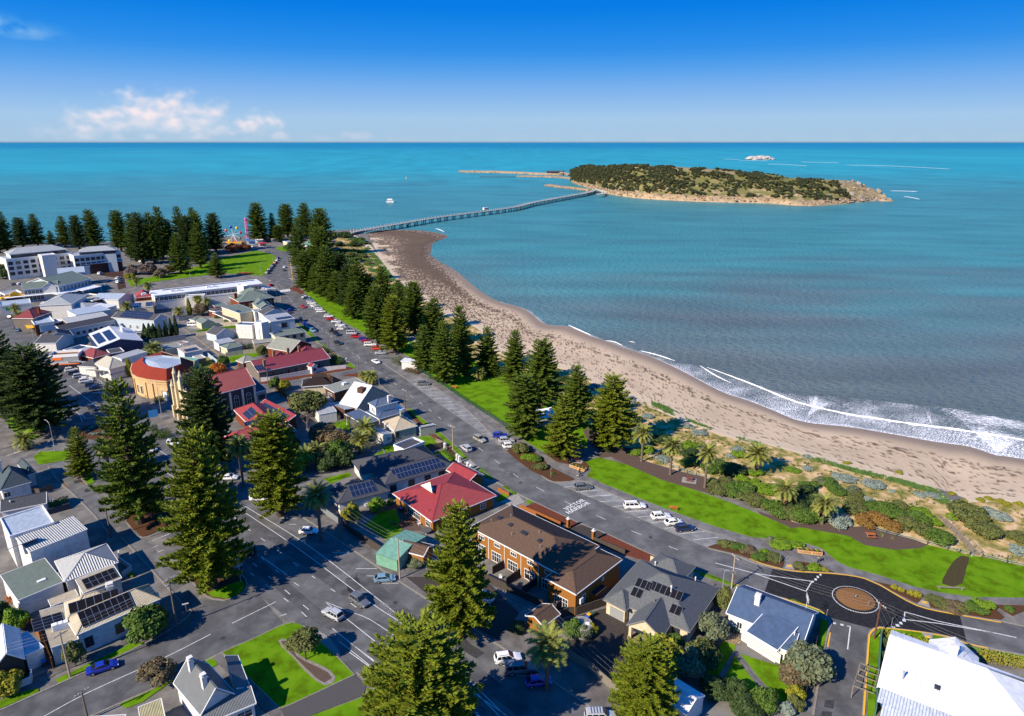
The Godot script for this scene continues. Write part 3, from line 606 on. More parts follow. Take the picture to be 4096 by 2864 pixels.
	win(a,"f",0,.8,1.8,1.2)
	on_roof(d,"chimney","b",-1.5,3.0,V(.8,1.6,.8),"stone_white")
	d=house("two_storey_house",[-40.21,-200.94,.67,7.65,4.26],6.3,"hip",1.6,.3,"ww","blue_roof","white two storey house with dark blue hip roofs and a street balcony")
	wins(d,"l",1,4.2,.8,1.3)
	win(d,"l",1,3.9,.7,1.2)
	a=annex(d,[-39.9,-200.59,.72,8.3,7.53],3.2,"hip",1.6,.4,"cream_wall","blue_roof")
	on_roof(d,"chimney","f",1.0,.6,V(.9,2.2,.7),"ww")
	a=annex(d,[-46.24,-196.56,.88,5.11,9.33],2.6,"sk",1.1,.2,"posts","blue_roof")
	on_wall(d,"balcony","r",0,3.2,V(5.5,.9,2.0),"wt")
	d=house("gabled_barn_house",[-48.7,-212.35,1.04,14.48,7.07],3.2,"gz",5.2,.3,"weather_wall","white_roof","tall barn like house with a long white gable roof")
	win(d,"f",-1.5,1.4,2.2,1.3)
	win(d,"f",3.5,.4,1.4,2.0)
	on_roof(d,"dormer","l",1.2,6.5,V(2.0,1.2,2.2),"brown_brick")
	a=annex(d,[-54.44,-206.74,.85,4.57,8.05],2.5,"skr",.9,.2,"brown_brick","pale_roof")
	d=house("brown_brick_flats",[-55.96,-217.05,.81,11.69,5.59],6,"sk",.5,.4,"brown_brick","sage_pale","brown brick two storey block under a pale skillion roof")
	on_wall(d,"air_conditioner","f",-2.4,1.0,V(1.0,1.1,.4),"wt")
	on_roof(d,"air_conditioner","f",0,3.5,V(1.4,.8,1.0),"wt")
	on_wall(d,"downpipe","f",.5,2.8,V(.12,5.0,.14),"wt")
	win(d,"l",0,3.4,2.4,1.6)
	on_wall(d,"balcony","l",0,2.7,V(4.5,.9,1.4),"weather_wall")
	d=house("tile_roof_house",[-68.56,-228.65,.23,9.46,6.14],3,"hip",1.9,.5,"cream_wall","mossy_tile","low house with lichen spotted dark tiles behind the round leafy tree")
	a=annex(d,[-66.4,-232.3,.95,3.2,10.9],3.02,"hip",1.7,.5,"cream_wall","mossy_tile")
	on_roof(d,"chimney","b",-4,2.5,V(.8,1.2,.6),"orange_brick")
	d=house("white_shed",[-59.55,-203.46,.51,5.57,7.62],3,"sk",.5,.05,"ww","pale_roof","white painted shed with a grey skillion roof beside bare trees","shed")
	win(d,"f",3.4,.9,.8,1.3,"dark_trim")
	d=house("stone_inn",[-86.3,-252.4,.66,27.3,15],3.7,"gx",2.4,.35,"rubble","maroon_roof","long rubble stone inn with maroon roof, brick edged windows and tall chimneys","inn")
	win(d,"f",-8.5,.9,1.0,1.8,"brick_trim",2)
	win(d,"f",-5.5,1.5,.7,.9,"brick_trim",2)
	win(d,"f",-2.6,.9,1.0,1.8,"brick_trim",2)
	win(d,"f",.2,.9,1.0,1.8,"brick_trim",2)
	win(d,"f",3.0,.9,1.0,1.8,"brick_trim",2)
	win(d,"f",9,.9,1.0,1.8,"brick_trim",2)
	on_roof(d,"chimney","f",-10.5,3.2,V(.9,2.4,.8),"sandstone")
	on_roof(d,"chimney","b",3.6,3.2,V(.9,2.4,.8),"sandstone")
	on_roof(d,"chimney","b",-2,3.2,V(.9,2.4,.8),"sandstone")
	on_roof(d,"chimney","b",-6.5,3.2,V(.9,2.4,.8),"sandstone")
	panels(d,"f",-12.6,1.0,3,2)
	on_roof(d,"solar_heater","f",-10.4,.6,V(2.0,.14,1.2),"solar",false)
	a=annex(d,[-91,-256.3,1.29,5.4,6.4],3.6,"hip",2.4,.3,"rubble","maroon_roof")
	a=annex(d,[-82.2,-263.7,1.05,7.4,6.4],3.6,"hip",2.6,.3,"rubble","maroon_roof")
	a=annex(d,[-76,-248.9,.99,2.8,2.2],2.6,"gz",1,.2,"ww","maroon_roof")
	win(a,"f",0,.9,1.2,1.1,"dark_trim")
	on_wall(d,"water_tank","f",5.6,1.1,V(1.1,2.0,1.0),"red_tank")
	on_wall(d,"water_tank","f",7.2,1.1,V(1.1,2.0,1.0),"red_tank")
	fence("picket_fence",[-923,-2383,31,-9,172,-117,75,-27],1.5,"white_panel","white panelled fence with dark posts before the stone inn",3.0,"fence_post")
	d=house("brick_gable_house",[-91.1,-270.1,1.09,11.8,12.4],4.2,"gz",3.2,.3,"red_brick","sage_pale","red brick house with a pale sage gable roof and solar panels")
	panels(d,"r",.5,2.2,3,2,1.0,1.2)
	d=house("brick_hip_garage",[-103.6,-255.7,.87,5.3,4.7],2.7,"hip",2,.4,"red_brick","sage_pale","small brick garage with a pyramid sage roof beside the lane","garage")
	door(d,"l",0,2.6,2.2,"dark_trim","roller_door")
	d=house("beige_house",[-97.4,-288.7,.63,12.8,6.2],4.9,"hip",1.5,.5,"cream_wall","sage_roof","cream rendered two storey house with sage green hip roof")
	wins(d,"f",4,2.9,1.4,1.3,"dark_trim",2)
	panels(d,"l",0,.6,3,2)
	d=house("modern_house",[-106.8,-305.8,.62,10.8,11.2],7.2,"sk",.5,.1,"ww","pale_roof","white modern two storey house with a black solar array on its flat roof")
	panels(d,"f",1.5,1.2,7,2)
	win(d,"f",.5,3.8,2.6,2.2,"dark_trim",2)
	a=annex(d,[-119.2,-299.2,1.41,5,7.8],6,"flat",.3,.1,"ww","blue_roof")
	a=annex(d,[-113.2,-299.2,.73,5,8.9],4.6,"flat",.3,.05,"ww","sage_pale")
	win(a,"f",.5,.4,2.4,3.2,"dark_trim",2)
	a=annex(d,[-111.5,-296.5,1.06,4,4.5],7.6,"flat",.3,.05,"ww","white_roof")
	block(d.n,"staircase",V(-d.L*.5-3.0,1.2,3.0),V(1.2,2.4,4.0),"ww")
	d=house("white_gable_house",[-115,-320.5,.64,10.4,7.9],6.4,"gz",2.2,.2,"ww","slate_roof","white two storey house with dark slate gable and curved parapet")
	a=annex(d,[-123.3,-324.5,.61,4,5],6,"flat",.4,.05,"ww","sage_pale")
	win(a,"f",0,3.2,1.6,1.8,"dark_trim")
	d=house("cream_shop",[-133.6,-327.9,.85,8.4,17.7],6,"sk",.4,.2,"cream_wall","sage_roof","cream walled shop with sage roof and three solar panels","shop")
	panels(d,"f",-3,2.5,2,2)
	a=annex(d,[-125.2,-336.6,.56,6.8,18.4],6.2,"gz",2.2,.3,"cream_wall","sage_roof")
	panels(a,"l",1,1.0,3,3)
	d=house("shade_louvres",[-140.6,-328.1,.77,4.4,21.7],2.6,"flat",.1,0,"posts","slate_roof","row of four dark flat carports stepping down a cream wall","carport")
	d=house("brick_pub",[-134.1,-347.4,.67,17.3,14.6],7.6,"hip",3.2,.4,"red_brick","sage_roof","red brick pub with broad sage green hip roofs","pub")
	a=annex(d,[-136.4,-355,1.04,7.7,11.1],8.4,"hip",2.6,.3,"red_brick","sage_roof")
	on_roof(d,"chimney","l",0,1.2,V(1.2,2.6,1.0),"red_brick")
	wins(d,"f",5,4.5,1.2,1.8)
	d=house("brick_outbuilding",[-150.9,-346.7,.66,5.9,5.1],3.6,"sk",.5,.2,"red_brick","sage_roof","brick outbuilding with sage roof behind the pub","shed")
	d=house("brick_outbuilding",[-148.9,-340.5,1.06,8.2,4.9],2.8,"flat",.2,.1,"red_brick","slate_roof","low flat brick outbuilding before the sage roofed one","shed")
	d=house("garden_shed",[-145.7,-316.5,.77,5.9,6.3],2.6,"gz",1.5,.2,"cream_wall","sage_roof","cream gabled shed with sage roof behind the white van","shed")
	d=house("garden_shed",[-152.4,-322.2,.93,4.3,4.7],2.4,"hip",.8,.2,"cream_wall","sage_roof","low hip roofed shed half behind the brown tree","shed")
	d=house("white_garage",[-130.3,-296.4,.96,8.9,7.6],3,"gz",2.2,.15,"pale_blue_wall","slate_roof","pale blue garage with a dark slate gable roof","garage")
	d=house("white_workshop",[-122.6,-281.1,.78,6.5,5.4],3,"sk",.4,.1,"ww","pale_roof","white workshop with pale skillion roof beside the lane","shed")
	d=house("hip_garage",[-117.2,-275.4,.84,6.5,5.8],2.7,"hip",1.4,.3,"cream_wall","sage_roof","cream garage with sage hip roof and hedge behind it","garage")
	d=house("pergola_shed",[-106.8,-283.4,.48,8,4.8],2.6,"gx",.6,.1,"cream_wall","sage_pale","long low greenish shed behind the hedge","shed")
	d=house("solar_shed",[-131.7,-269.2,.76,7.1,7.8],3,"sk",.4,.1,"pale_blue_wall","cream_roof","pale blue shed with ten solar panels on its flat roof","shed")
	panels(d,"f",0,.9,5,2)
	d=house("green_shed",[-127.5,-256.2,1.37,2.8,9.3],2.8,"skl",.4,.1,"green_tin","green_roof","dark green tin shed against the round hall","shed")
	d=house("tan_shed",[-123.8,-259.7,.75,3.3,5],2.8,"flat",.15,.1,"brown_wall","cream_roof","tan flat roofed shed beside the dry yard","shed")
	d=house("lean_to",[-142.2,-275,.71,6.2,5.5],2.6,"sk",.4,.1,"cream_wall","sage_pale","pale flat roofed lean to behind the palm shrub","shed")
	d=house("rusty_shed",[-140.1,-280.2,1.11,3.7,3.9],2.8,"flat",.1,.1,"posts","rust_roof","small rusty roofed carport beside the grey fence","carport")
	round_hall([-1383,-2379,28,63,32,52,37,34,44,23,37,12,42,10,41,-114,-46,-108,-180,-125],[-1332,-2370,21,44,21,31,20,22,31,20,29,10,27,10,25,-55,-40,-80,-77,-23])
	d=house("stone_church",[-95.76,-209,.8,20.59,11.4],8,"gx",4.6,.3,"bluestone","red_roof","bluestone church with red gable roof, cream buttresses and arched windows","church")
	win(d,"f",-8.4,1.8,1.5,3.4,"cream_trim",2,true)
	on_wall(d,"buttress","f",-6.35,3.8,V(.6,7.6,.5),"cream_trim")
	win(d,"f",-4.3,1.8,1.5,3.4,"cream_trim",2,true)
	on_wall(d,"buttress","f",-2.25,3.8,V(.6,7.6,.5),"cream_trim")
	win(d,"f",-.2,1.8,1.5,3.4,"cream_trim",2,true)
	on_wall(d,"buttress","f",1.85,3.8,V(.6,7.6,.5),"cream_trim")
	win(d,"f",3.9,1.8,1.5,3.4,"cream_trim",2,true)
	on_wall(d,"buttress","f",5.95,3.8,V(.6,7.6,.5),"cream_trim")
	win(d,"f",8,1.8,1.5,3.4,"cream_trim",2,true)
	on_wall(d,"buttress","f",10.05,3.8,V(.6,7.6,.5),"cream_trim")
	a=annex(d,[-86.73,-217.26,.8,3.35,10.6],5.4,"sk",2.4,.2,"white_brick","maroon_roof")
	win(a,"f",0,2.6,2.2,1.6,"dark_trim",3)
	church_front(d)
	on_roof(d,"flue","f",-1,4.5,V(.25,.8,.25),"red_roof")
	d=house("parish_hall",[-73.48,-183.11,.68,18.39,8],3.4,"hip",2.4,.5,"red_brick","red_roof","sprawling red roofed hall with blue solar panels around a courtyard","hall")
	panels(d,"b",3,.5,6,2)
	a=annex(d,[-78.1,-197.04,.65,8.94,18.56],3.42,"hip",2.6,.4,"red_brick","red_roof")
	panels(a,"f",-1,1.5,11,1)
	panels(a,"l",0,1.0,6,2)
	a=annex(d,[-73.43,-199.17,.8,2.81,19.07],3.6,"skl",1.4,.2,"red_brick","red_roof")
	panels(a,"l",0,.5,16,1,1.0,1.68)
	on_roof(d,"skylight_vent","b",8,2.5,V(1.0,.9,1.0),"wt")
	d=house("slate_house",[-124.87,-154.85,.75,5.72,9.05],3.4,"hip",3.2,.4,"ww","slate_blue","white walled house with slate blue hip roof at the left edge")
	a=annex(d,[-125.36,-160.91,.83,1.24,8.2],3.42,"hip",1.8,.4,"ww","slate_blue")
	on_roof(d,"chimney","b",2,4.2,V(1.2,2.2,1.2),"ww")
	win(d,"f",-2,1.2,1.4,1.3)
	d=house("grey_roof_house",[-114.63,-144.26,.49,8.41,5.45],3,"gx",1.6,.3,"ww","slate_roof","low grey roofed house beside the square hedge")
	on_roof(d,"whirly_vent","f",-2.5,2.2,V(1.2,.5,.8),"galvanised")
	d=house("white_modern_house",[-102.97,-128.87,.78,7.67,9.82],7.2,"flat",.3,.1,"ww","sky_roof","large white house with flat pale blue roof and ribbed white wing")
	a=annex(d,[-95.34,-125,.92,10.45,6.8],6.2,"sk",.6,.1,"ww","ribbed_roof")
	win(a,"r",0,1.0,1.6,4.0,"wt",2)
	panels(a,"f",-5.5,2.0,3,1,1.9,2.6,"purple_panel",-.5)
	d=house("sage_cottage",[-92.09,-113.1,.87,7.1,9.6],3.6,"sk",.9,.2,"ww","sage_roof","long low cottage with sage green skillion roof and skylights")
	on_roof(d,"skylight","f",1,3,V(1.4,.2,.6),"wt",false)
	on_roof(d,"skylight","f",5,1.5,V(1.4,.2,.6),"wt",false)
	a=annex(d,[-84.86,-118.64,.75,8.74,8.59],4,"hip",2,.3,"ww","ribbed_roof")
	d=house("dark_solar_cottage",[-79.45,-113.35,.8,6.26,4.17],3.4,"sk",.8,.2,"ww","cream_roof","narrow cottage whose dark roof is covered by solar panels")
	panels(d,"f",.2,.5,5,2,1.1,1.6,"black_panel")
	d=house("pale_blue_cottage",[-71.18,-103.97,.8,13.15,5.6],4.2,"hip",2.2,.3,"pale_blue_wall","cream_roof","pale blue cottage with twin cream hip roofs and two black solar arrays")
	panels(d,"f",-1.5,.7,8,2,1.02,1.5,"black_panel")
	win(d,"f",-5.2,1.0,1.3,1.9,"dark_trim")
	win(d,"f",-.4,1.0,1.3,1.9,"dark_trim")
	win(d,"f",1.8,1.2,.9,1.4)
	a=annex(d,[-76.08,-105.36,.62,7.67,5.6],4.4,"hip",2,.2,"pale_blue_wall","cream_roof")
	panels(a,"f",.5,.8,6,1,1.3,2.0,"black_panel")
	on_roof(a,"chimney","r",0,1.0,V(1.1,2.2,1.0),"ww")
	a=annex(d,[-79.3,-100.64,.71,3.76,12.23],3.2,"skr",.4,.1,"pale_blue_wall","cream_roof")
	panels(a,"r",1.6,1.0,4,3,1.02,1.5,"black_panel")
	win(a,"f",0,.9,1.2,1.8)
	on_roof(a,"air_conditioner","r",-1.5,1,V(.8,1.3,.9),"wt")
	on_roof(a,"air_conditioner","r",-1.5,1.8,V(.8,1.3,.9),"wt")
	on_roof(a,"air_conditioner","r",-1.5,2.6,V(.8,1.3,.9),"wt")
	a=annex(d,[-83.69,-108.91,.78,4.23,1.85],2.6,"sk",.4,.1,"cream_wall","cream_roof")
	fence("brick_wall",[-891,-1063,35,32,37,34,53,57],2.2,"orange_coping","orange brick boundary wall beside the pale blue cottage",3)
	d=house("white_roof_house",[-83.8,-94.35,.67,3.65,8.48],3.6,"gz",2.2,.3,"old_brick","white_roof","white roofed brick house at the lower left edge")
	a=annex(d,[-82.1,-96.38,.95,2.54,6.45],3,"skr",.2,.1,"ww","sky_roof")
	fence("front_wall",[-813,-881,32,-27,-7,-13,-27,-27],1.3,"white_panel","low white front wall with yellow green shrub",3)
	d=house("grey_gable_house",[-47.39,-85.87,.83,4.89,8.76],3.4,"gz",3.2,.35,"ww","grey_roof","grey roofed house with two white chimneys beside the corner lawn")
	on_roof(d,"chimney","l",-2.6,3.4,V(.7,2.2,.7),"ww")
	on_roof(d,"chimney","l",2.2,3.2,V(.7,2.2,.7),"ww")
	a=annex(d,[-42.68,-82.82,.58,6.92,2.4],2.8,"sk",1,.3,"ww","grey_roof")
	win(a,"f",2.0,.8,2.2,1.4)
	a=annex(d,[-43.73,-89.39,.58,1.6,8],3.1,"skr",.9,.2,"ww","grey_roof")
	d=house("mossy_shed",[-53.77,-81.99,.58,2.95,3.73],2.6,"sk",.3,.1,"cream_wall","moss_roof","small shed with a stained yellowish flat roof","shed")
	d=house("tin_shed",[-59.86,-80.22,1.71,2.44,4.8],2.4,"sk",.3,.1,"cream_wall","cream_roof","cream corrugated shed roof at the bottom edge","shed")
	d=house("grey_hip_house",[28.38,-110.07,.95,13.83,15.31],3,"hip",4.2,.6,"cream_wall","grey_tile","cream house with a large grey hipped roof and black solar panels","house","grey_trim")
	panels(d,"l",1.6,4.6,6,1,1.02,1.8,"black_panel")
	panels(d,"l",-2.6,4.2,3,1,1.02,1.8,"black_panel")
	panels(d,"l",-3.1,2.2,2,1,1.02,1.8,"black_panel")
	panels(d,"l",4.6,1.9,2,1,1.02,1.8,"black_panel")
	dish(d,"l",.6,2.2)
	win(d,"l",5.6,1.2,1.4,1.2,"dark_trim")
	win(d,"l",-1.6,1.0,1.6,1.3,"dark_trim")
	a=annex(d,[24.9,-102.56,1,6.9,5.92],2.92,"gx",2.3,.3,"posts","grey_tile","grey_trim")
	gable_front(a)
	door(d,"l",-3.5,2.8,2.3,"galvanised","roller_door")
	a=annex(d,[20.42,-108.41,.84,4.07,4],2.94,"hip",2,.5,"cream_wall","grey_tile","grey_trim")
	door(a,"l",.3,2.9,2.2,"galvanised","roller_door")
	a=annex(d,[31.39,-118.11,.9,6.4,7.4],3.04,"hip",2.1,.3,"cream_wall","grey_tile","grey_trim")
	on_roof(d,"flue","r",-4,2,V(.08,.7,.08),"wt")
	on_roof(d,"flue","r",4.4,1.6,V(.09,.8,.09),"wt")
	on_roof(d,"flue","f",-2.6,6.6,V(.09,.8,.09),"wt")
	d=house("garden_store",[31.47,-95.66,.97,2.66,2.28],2.4,"flat",.2,.05,"ww","rust_pale","small white flat roofed store with a brownish roof","shed")
	d=house("white_shed",[25.57,-85.21,.77,4.86,5.73],3,"gz",1.2,.15,"ww","white_roof","white metal shed dappled by pine shadow at the bottom edge","shed")
	d=house("blue_gable_house",[46.92,-104.38,.93,9.44,12.58],3,"gz",2.7,.4,"ww","blue_roof","white house with a steep blue gable roof beside the roundabout")
	win(d,"l",-4.2,.8,1.0,1.3)
	a=annex(d,[44.93,-99.2,.67,5.5,5.4],2.8,"skl",1.7,.3,"ww","blue_roof")
	win(a,"l",-.2,.5,7.4,1.7,"wt",8)
	a=annex(d,[46.72,-96.78,.97,3.86,2.44],2.75,"skl",1.2,.1,"ww","blue_roof")
	win(a,"l",.6,.6,.7,1.6,"dark_trim")
	on_wall(a,"downpipe","f",-.4,1.3,V(.1,2.6,.1),"wt")
	on_roof(d,"chimney","l",-2.4,4.0,V(.9,1.9,.9),"ww")
	on_roof(d,"flue","l",5,.4,V(.08,1.1,.08),"wt")
	antenna_on(d,"r",-4.6,.8)
	d=house("navy_hall",[-168,-280.4,.67,15.8,25.9],5,"gz",2.2,.1,"navy_wall","white_roof","navy walled hall with wide white roof and blue solar strips","hall")
	panels(d,"l",0,.6,17,1,1.0,3.0)
	panels(d,"l",1.5,4.4,17,1,1.0,3.0)
	on_roof(d,"air_conditioner","r",2,4.5,V(.9,2.0,.9),"wt")
	on_roof(d,"air_conditioner","r",3.4,4.5,V(.9,2.0,.9),"wt")
	on_roof(d,"air_conditioner","r",4.8,4.5,V(.9,2.0,.9),"wt")
	on_roof(d,"air_conditioner","r",6.2,4.5,V(.9,2.0,.9),"wt")
	d=house("navy_shop",[-173,-264.6,1.21,7.5,10.6],4.6,"flat",.3,.1,"navy_wall","pale_roof","low navy wing with a pale flat roof under the white hall roof","shop")
	panels(d,"b",-1,.5,4,2)
	d=house("orange_sign_shop",[-173.4,-255.4,1.81,6,10.2],5.2,"flat",.9,.1,"grey_wall","brick_flat","grey shopfront with orange signs and an orange edged awning","shop")
	on_wall(d,"sign_panel","l",-2.2,4.6,V(3.2,1.4,.12),"orange_sign")
	on_wall(d,"awning","l",0,3.0,V(12,.3,3.0),"orange_sign")
	on_wall(d,"awning_roof","l",0,3.2,V(11.6,.12,2.8),"pale_roof")
	on_wall(d,"sign_panel","f",0,3.8,V(3.0,1.0,.12),"red_sign")
	d=house("red_roof_shop",[-164.4,-258.6,1.1,6.3,9.2],4.2,"hip",2.4,.4,"red_brick","brown_red_roof","old shop with red hip roof and an iron verandah","shop")
	a=annex(d,[-167.3,-251.9,1.45,2.3,6.3],3,"skr",.5,.1,"posts","galv_roof")
	d=house("grey_hip_shop",[-158.5,-247.8,1.39,6.7,7.1],3.8,"hip",1.8,.3,"ww","slate_roof","small shop with grey hip roof between the red and cream roofs","shop")
	d=house("cream_roof_shop",[-150.5,-245.3,.98,6.3,10.6],4.4,"hip",3,.4,"ww","cream_pale_roof","white walled clinic with cream hip roof and blue wall lettering","shop")
	text_on(d.n,"edwards dental",.9,wall_frame(d,"f")*T3(V(-.2,2.3,.02)),"blue_paint")
	a=annex(d,[-153.4,-241.3,1.4,2.6,7.6],3,"skr",.7,.1,"posts","cream_pale_roof")
	d=house("low_shop",[-160.1,-265.6,.71,4.9,6.8],3.6,"flat",.2,.1,"brown_brick","slate_roof","low flat roofed block behind the red roofed shop","shop")
	d=house("pale_long_roof",[-152.3,-261.6,1.13,10.8,5.2],3.2,"sk",.3,.1,"ww","pale_roof","long low pale roof leading to the round hall","shop")
	d=house("motel_row",[-195.3,-306.5,.99,25.5,8],4.4,"gx",1.6,.5,"ww","slate_roof","long two tone motel block with grey roof and a row of doors","motel")
	wins(d,"f",10,1.2,1.4,1.3,"dark_trim",1)
	a=annex(d,[-197.8,-288.1,.69,10.4,9.4],3.8,"gz",2.2,.3,"ww","slate_roof")
	a=annex(d,[-195.7,-282.3,1.61,11.6,8.4],3.6,"gz",1.8,.3,"ww","slate_roof")
	d=house("corner_shop",[-218.2,-309.7,.71,7.7,15.5],5,"flat",.5,.1,"brown_brick","sky_roof","brick corner shop with pale flat roof and a yellow awning","shop")
	on_wall(d,"awning","l",0,3.0,V(9,.25,2.6),"yellow_awning")
	a=annex(d,[-213.7,-311.6,1.11,4.6,6],4,"flat",.4,.1,"brown_brick","galv_roof")
	d=house("red_roof_pub",[-225.6,-314.6,1.54,12.5,9.6],6.2,"hip",3.2,.3,"rubble","brown_red_roof","two storey stone pub with dark red hip roof","pub")
	on_roof(d,"chimney","f",0,2.0,V(1.0,2.4,1.0),"red_brick")
	wins(d,"f",3,3.4,1.2,1.8)
	d=house("flat_shop",[-202.2,-316.5,.8,17.6,9.8],4.4,"sk",.5,.1,"brown_brick","ribbed_roof","long flat roofed shop row with white and tan roofing","shop")
	d=house("flat_shop",[-208.4,-329.9,.85,15.1,12.4],4.8,"sk",.4,.1,"ww","sky_roof","shop block with pale blue roof behind the tan roofed row","shop")
	d=house("white_rendered_hall",[-228.2,-342.6,1.81,22.2,13.8],7.2,"hip",2.6,.3,"ww","pale_sage_roof","white rendered hall with pale grey pyramid roof","hall")
	wins(d,"f",3,1.4,1.4,2.2)
	a=annex(d,[-237.8,-348.8,1,8.7,7.6],4.4,"gx",1.4,.2,"ww","pale_roof")
	d=house("tan_roof_shops",[-224.6,-359.3,1.18,11.7,18],5,"flat",.3,.1,"brown_brick","cream_roof","tan flat roofed shops with dark solar panels","shop")
	panels(d,"b",0,3,6,2)
	panels(d,"f",1,3,4,2)
	d=house("grey_hip_shops",[-218,-341.2,1.51,12.1,12.2],4.6,"hip",1.6,.2,"ww","galv_roof","grey hip roofed shops between the white hall and tan roofs","shop")
	d=house("white_gable_shops",[-209.6,-339.9,1.28,9.8,13.2],4.4,"sk",.5,.2,"ww","white_roof","white roofed shops beside the tan roofed block","shop")
	d=house("blue_grey_gables",[-214.6,-362.4,1.5,13.5,14.6],4.6,"gz",1.8,.2,"ww","sky_roof","pale blue double gable shed beside the red hip roof","shop")
	d=house("red_hip_shop",[-199.2,-364.4,.53,7.5,11.4],5,"hip",2.6,.3,"red_brick","red_roof","small building with bright red hip roof behind the solar carport","shop")
	d=house("solar_carport",[-189.5,-346.1,.43,8.6,12.8],4,"sk",.6,.1,"cream_wall","cream_roof","flat carport covered by two dark solar arrays","carport")
	panels(d,"f",-4,.8,5,5)
	panels(d,"f",3.4,.8,5,5)
	d=house("blue_wall_hall",[-175.2,-314.3,1.3,8.4,23.6],5.4,"gz",2,.2,"pale_blue_wall","slate_roof","long pale blue hall with dark solar covered gable roof","hall")
	panels(d,"l",0,.8,16,3)
	wins(d,"l",6,1.0,1.2,1.6)
	fence("boundary_wall",[-1826,-3101,9,-103,35,62,128,-62],3.2,"blue_sheet","tall pale blue boundary wall below the blue hall",4)
	fence("boundary_wall",[-1572,-2866,57,-43,59,-44],2.2,"grey_panel","grey panelled wall behind the cypress row",3)
	d=house("white_hotel",[-167.6,-373,.62,55.3,11.4],7.4,"sk",.6,.3,"ww","bright_roof","long white two storey motel with rooftop plant and a row of glass doors","motel")
	wins(d,"f",26,4.4,2.0,2.0,"wt",2)
	panels(d,"f",2,9.0,22,1,2.2,1.5)
	on_roof(d,"air_conditioner","f",-32,4.5,V(2.2,1.0,1.4),"wt")
	on_roof(d,"air_conditioner","f",-28,4.5,V(2.2,1.0,1.4),"wt")
	on_roof(d,"air_conditioner","f",-18,4.5,V(2.2,1.0,1.4),"wt")
	on_roof(d,"air_conditioner","f",-15,4.5,V(2.2,1.0,1.4),"wt")
	on_roof(d,"air_conditioner","f",0,4.5,V(2.2,1.0,1.4),"wt")
	on_roof(d,"air_conditioner","f",3,4.5,V(2.2,1.0,1.4),"wt")
	a=annex(d,[-159.5,-375.7,.53,42.1,13],4.4,"flat",.5,.1,"ww","pale_pink_roof")
	on_roof(a,"vent_box","f",-20,5,V(1.4,.9,1.0),"wt")
	on_roof(a,"vent_box","f",-8,5,V(1.4,.9,1.0),"wt")
	on_roof(a,"vent_box","f",4,5,V(1.4,.9,1.0),"wt")
	on_roof(a,"vent_box","f",14,5,V(1.4,.9,1.0),"wt")
	on_roof(a,"vent_box","f",20,5,V(1.4,.9,1.0),"wt")
	a=annex(d,[-168.6,-359.3,.26,9,5],6,"flat",.3,.1,"ww","galv_roof")
	a=annex(d,[-147,-369.3,.88,2.7,7],9.4,"flat",.3,.05,"ww","white_roof")
	a=annex(d,[-143.2,-390,.84,5.8,18.2],4,"skr",.8,.1,"posts","white_roof")
	d=house("verandah_hotel",[-263.5,-378.4,.59,15.7,10.2],7,"gx",2.6,.4,"pale_blue_wall","sage_roof","long two storey verandah hotel with sage roofs and white posts","hotel")
	wins(d,"f",9,4.2,1.6,2.0,"wt",2)
	wins(d,"f",9,.8,1.6,2.2,"wt",2)
	on_wall(d,"balcony","f",0,3.6,V(34,.3,2.4),"wt")
	a=annex(d,[-262.3,-391.6,1.35,22.7,23.8],7.2,"gx",4,.4,"pale_blue_wall","sage_roof")
	wins(a,"f",9,4.2,1.5,2.0,"wt",2)
	wins(a,"f",9,.8,1.6,2.2,"wt",2)
	a=annex(d,[-270.9,-419,.57,13.3,11.4],8,"gx",2.6,.3,"pale_blue_wall","sky_roof")
	a=annex(d,[-257.8,-377.6,.47,6.2,3.4],7.2,"gz",2.4,.3,"ww","sage_roof")
	a=annex(d,[-244.7,-390.5,1.3,12.7,5.6],3.4,"sk",.5,.2,"posts","bright_roof")
	a=annex(d,[-252.2,-379.7,1.31,12,5.6],3.4,"sk",.5,.2,"posts","bright_roof")
	d=house("yellow_cafe",[-277.6,-374.1,.84,7.8,10],4.2,"flat",.6,.1,"dark_wall","galv_roof","cafe with a curved bright yellow awning sign","shop")
	on_wall(d,"awning","f",0,3.2,V(13,.9,3.0),"yellow_awning")
	arch_sign(d)
	d=house("white_flat_shop",[-257.2,-348.1,.63,12.9,12],4.6,"flat",.4,.1,"ww","sky_roof","white flat roofed shop with green sign at the left edge","shop")
	on_wall(d,"sign_panel","f",-3,3.0,V(3,1.4,.12),"green_sign")
	d=house("apartment_block",[-313.6,-452.3,.84,37,16],13,"flat",.4,.1,"ww","pale_roof","white four storey apartment block with balconies before the far pines","apartment building")
	wins(d,"f",9,9.4,2.6,2.0,"dark_trim",2)
	wins(d,"f",9,6.2,2.6,2.0,"dark_trim",2)
	wins(d,"f",9,2.8,2.6,2.0,"dark_trim",2)
	a=annex(d,[-314,-453.6,.82,30.9,12.4],15.6,"hip",3,.8,"pale_blue_wall","pale_sage_roof")
	wins(a,"f",14,13.2,2.2,1.8,"dark_trim",2)
	a=annex(d,[-302.7,-446.9,.84,8,8],14.2,"flat",.2,.05,"ww","white_roof")
	a=annex(d,[-282.2,-464.4,.76,27.9,16],12.6,"flat",.4,.1,"ww","pale_roof")
	wins(a,"f",9,9.0,2.4,2.0,"dark_trim",2)
	wins(a,"f",9,5.8,2.4,2.0,"dark_trim",2)
	a=annex(d,[-279.4,-464.4,.46,20.8,10.8],14.6,"hip",2.4,.6,"pale_blue_wall","pale_sage_roof")
	wins(a,"f",12,12.4,2.0,1.6,"dark_trim",2)
	d=house("goods_shed",[-279.1,-464.2,.71,23.7,12.2],6.5,"gx",4.4,.4,"red_brick_dark","pale_roof","old red brick goods shed with arched doors and grey roof","shed")
	wins(d,"f",3,.2,3.2,2.6,"dark_trim",1,true)
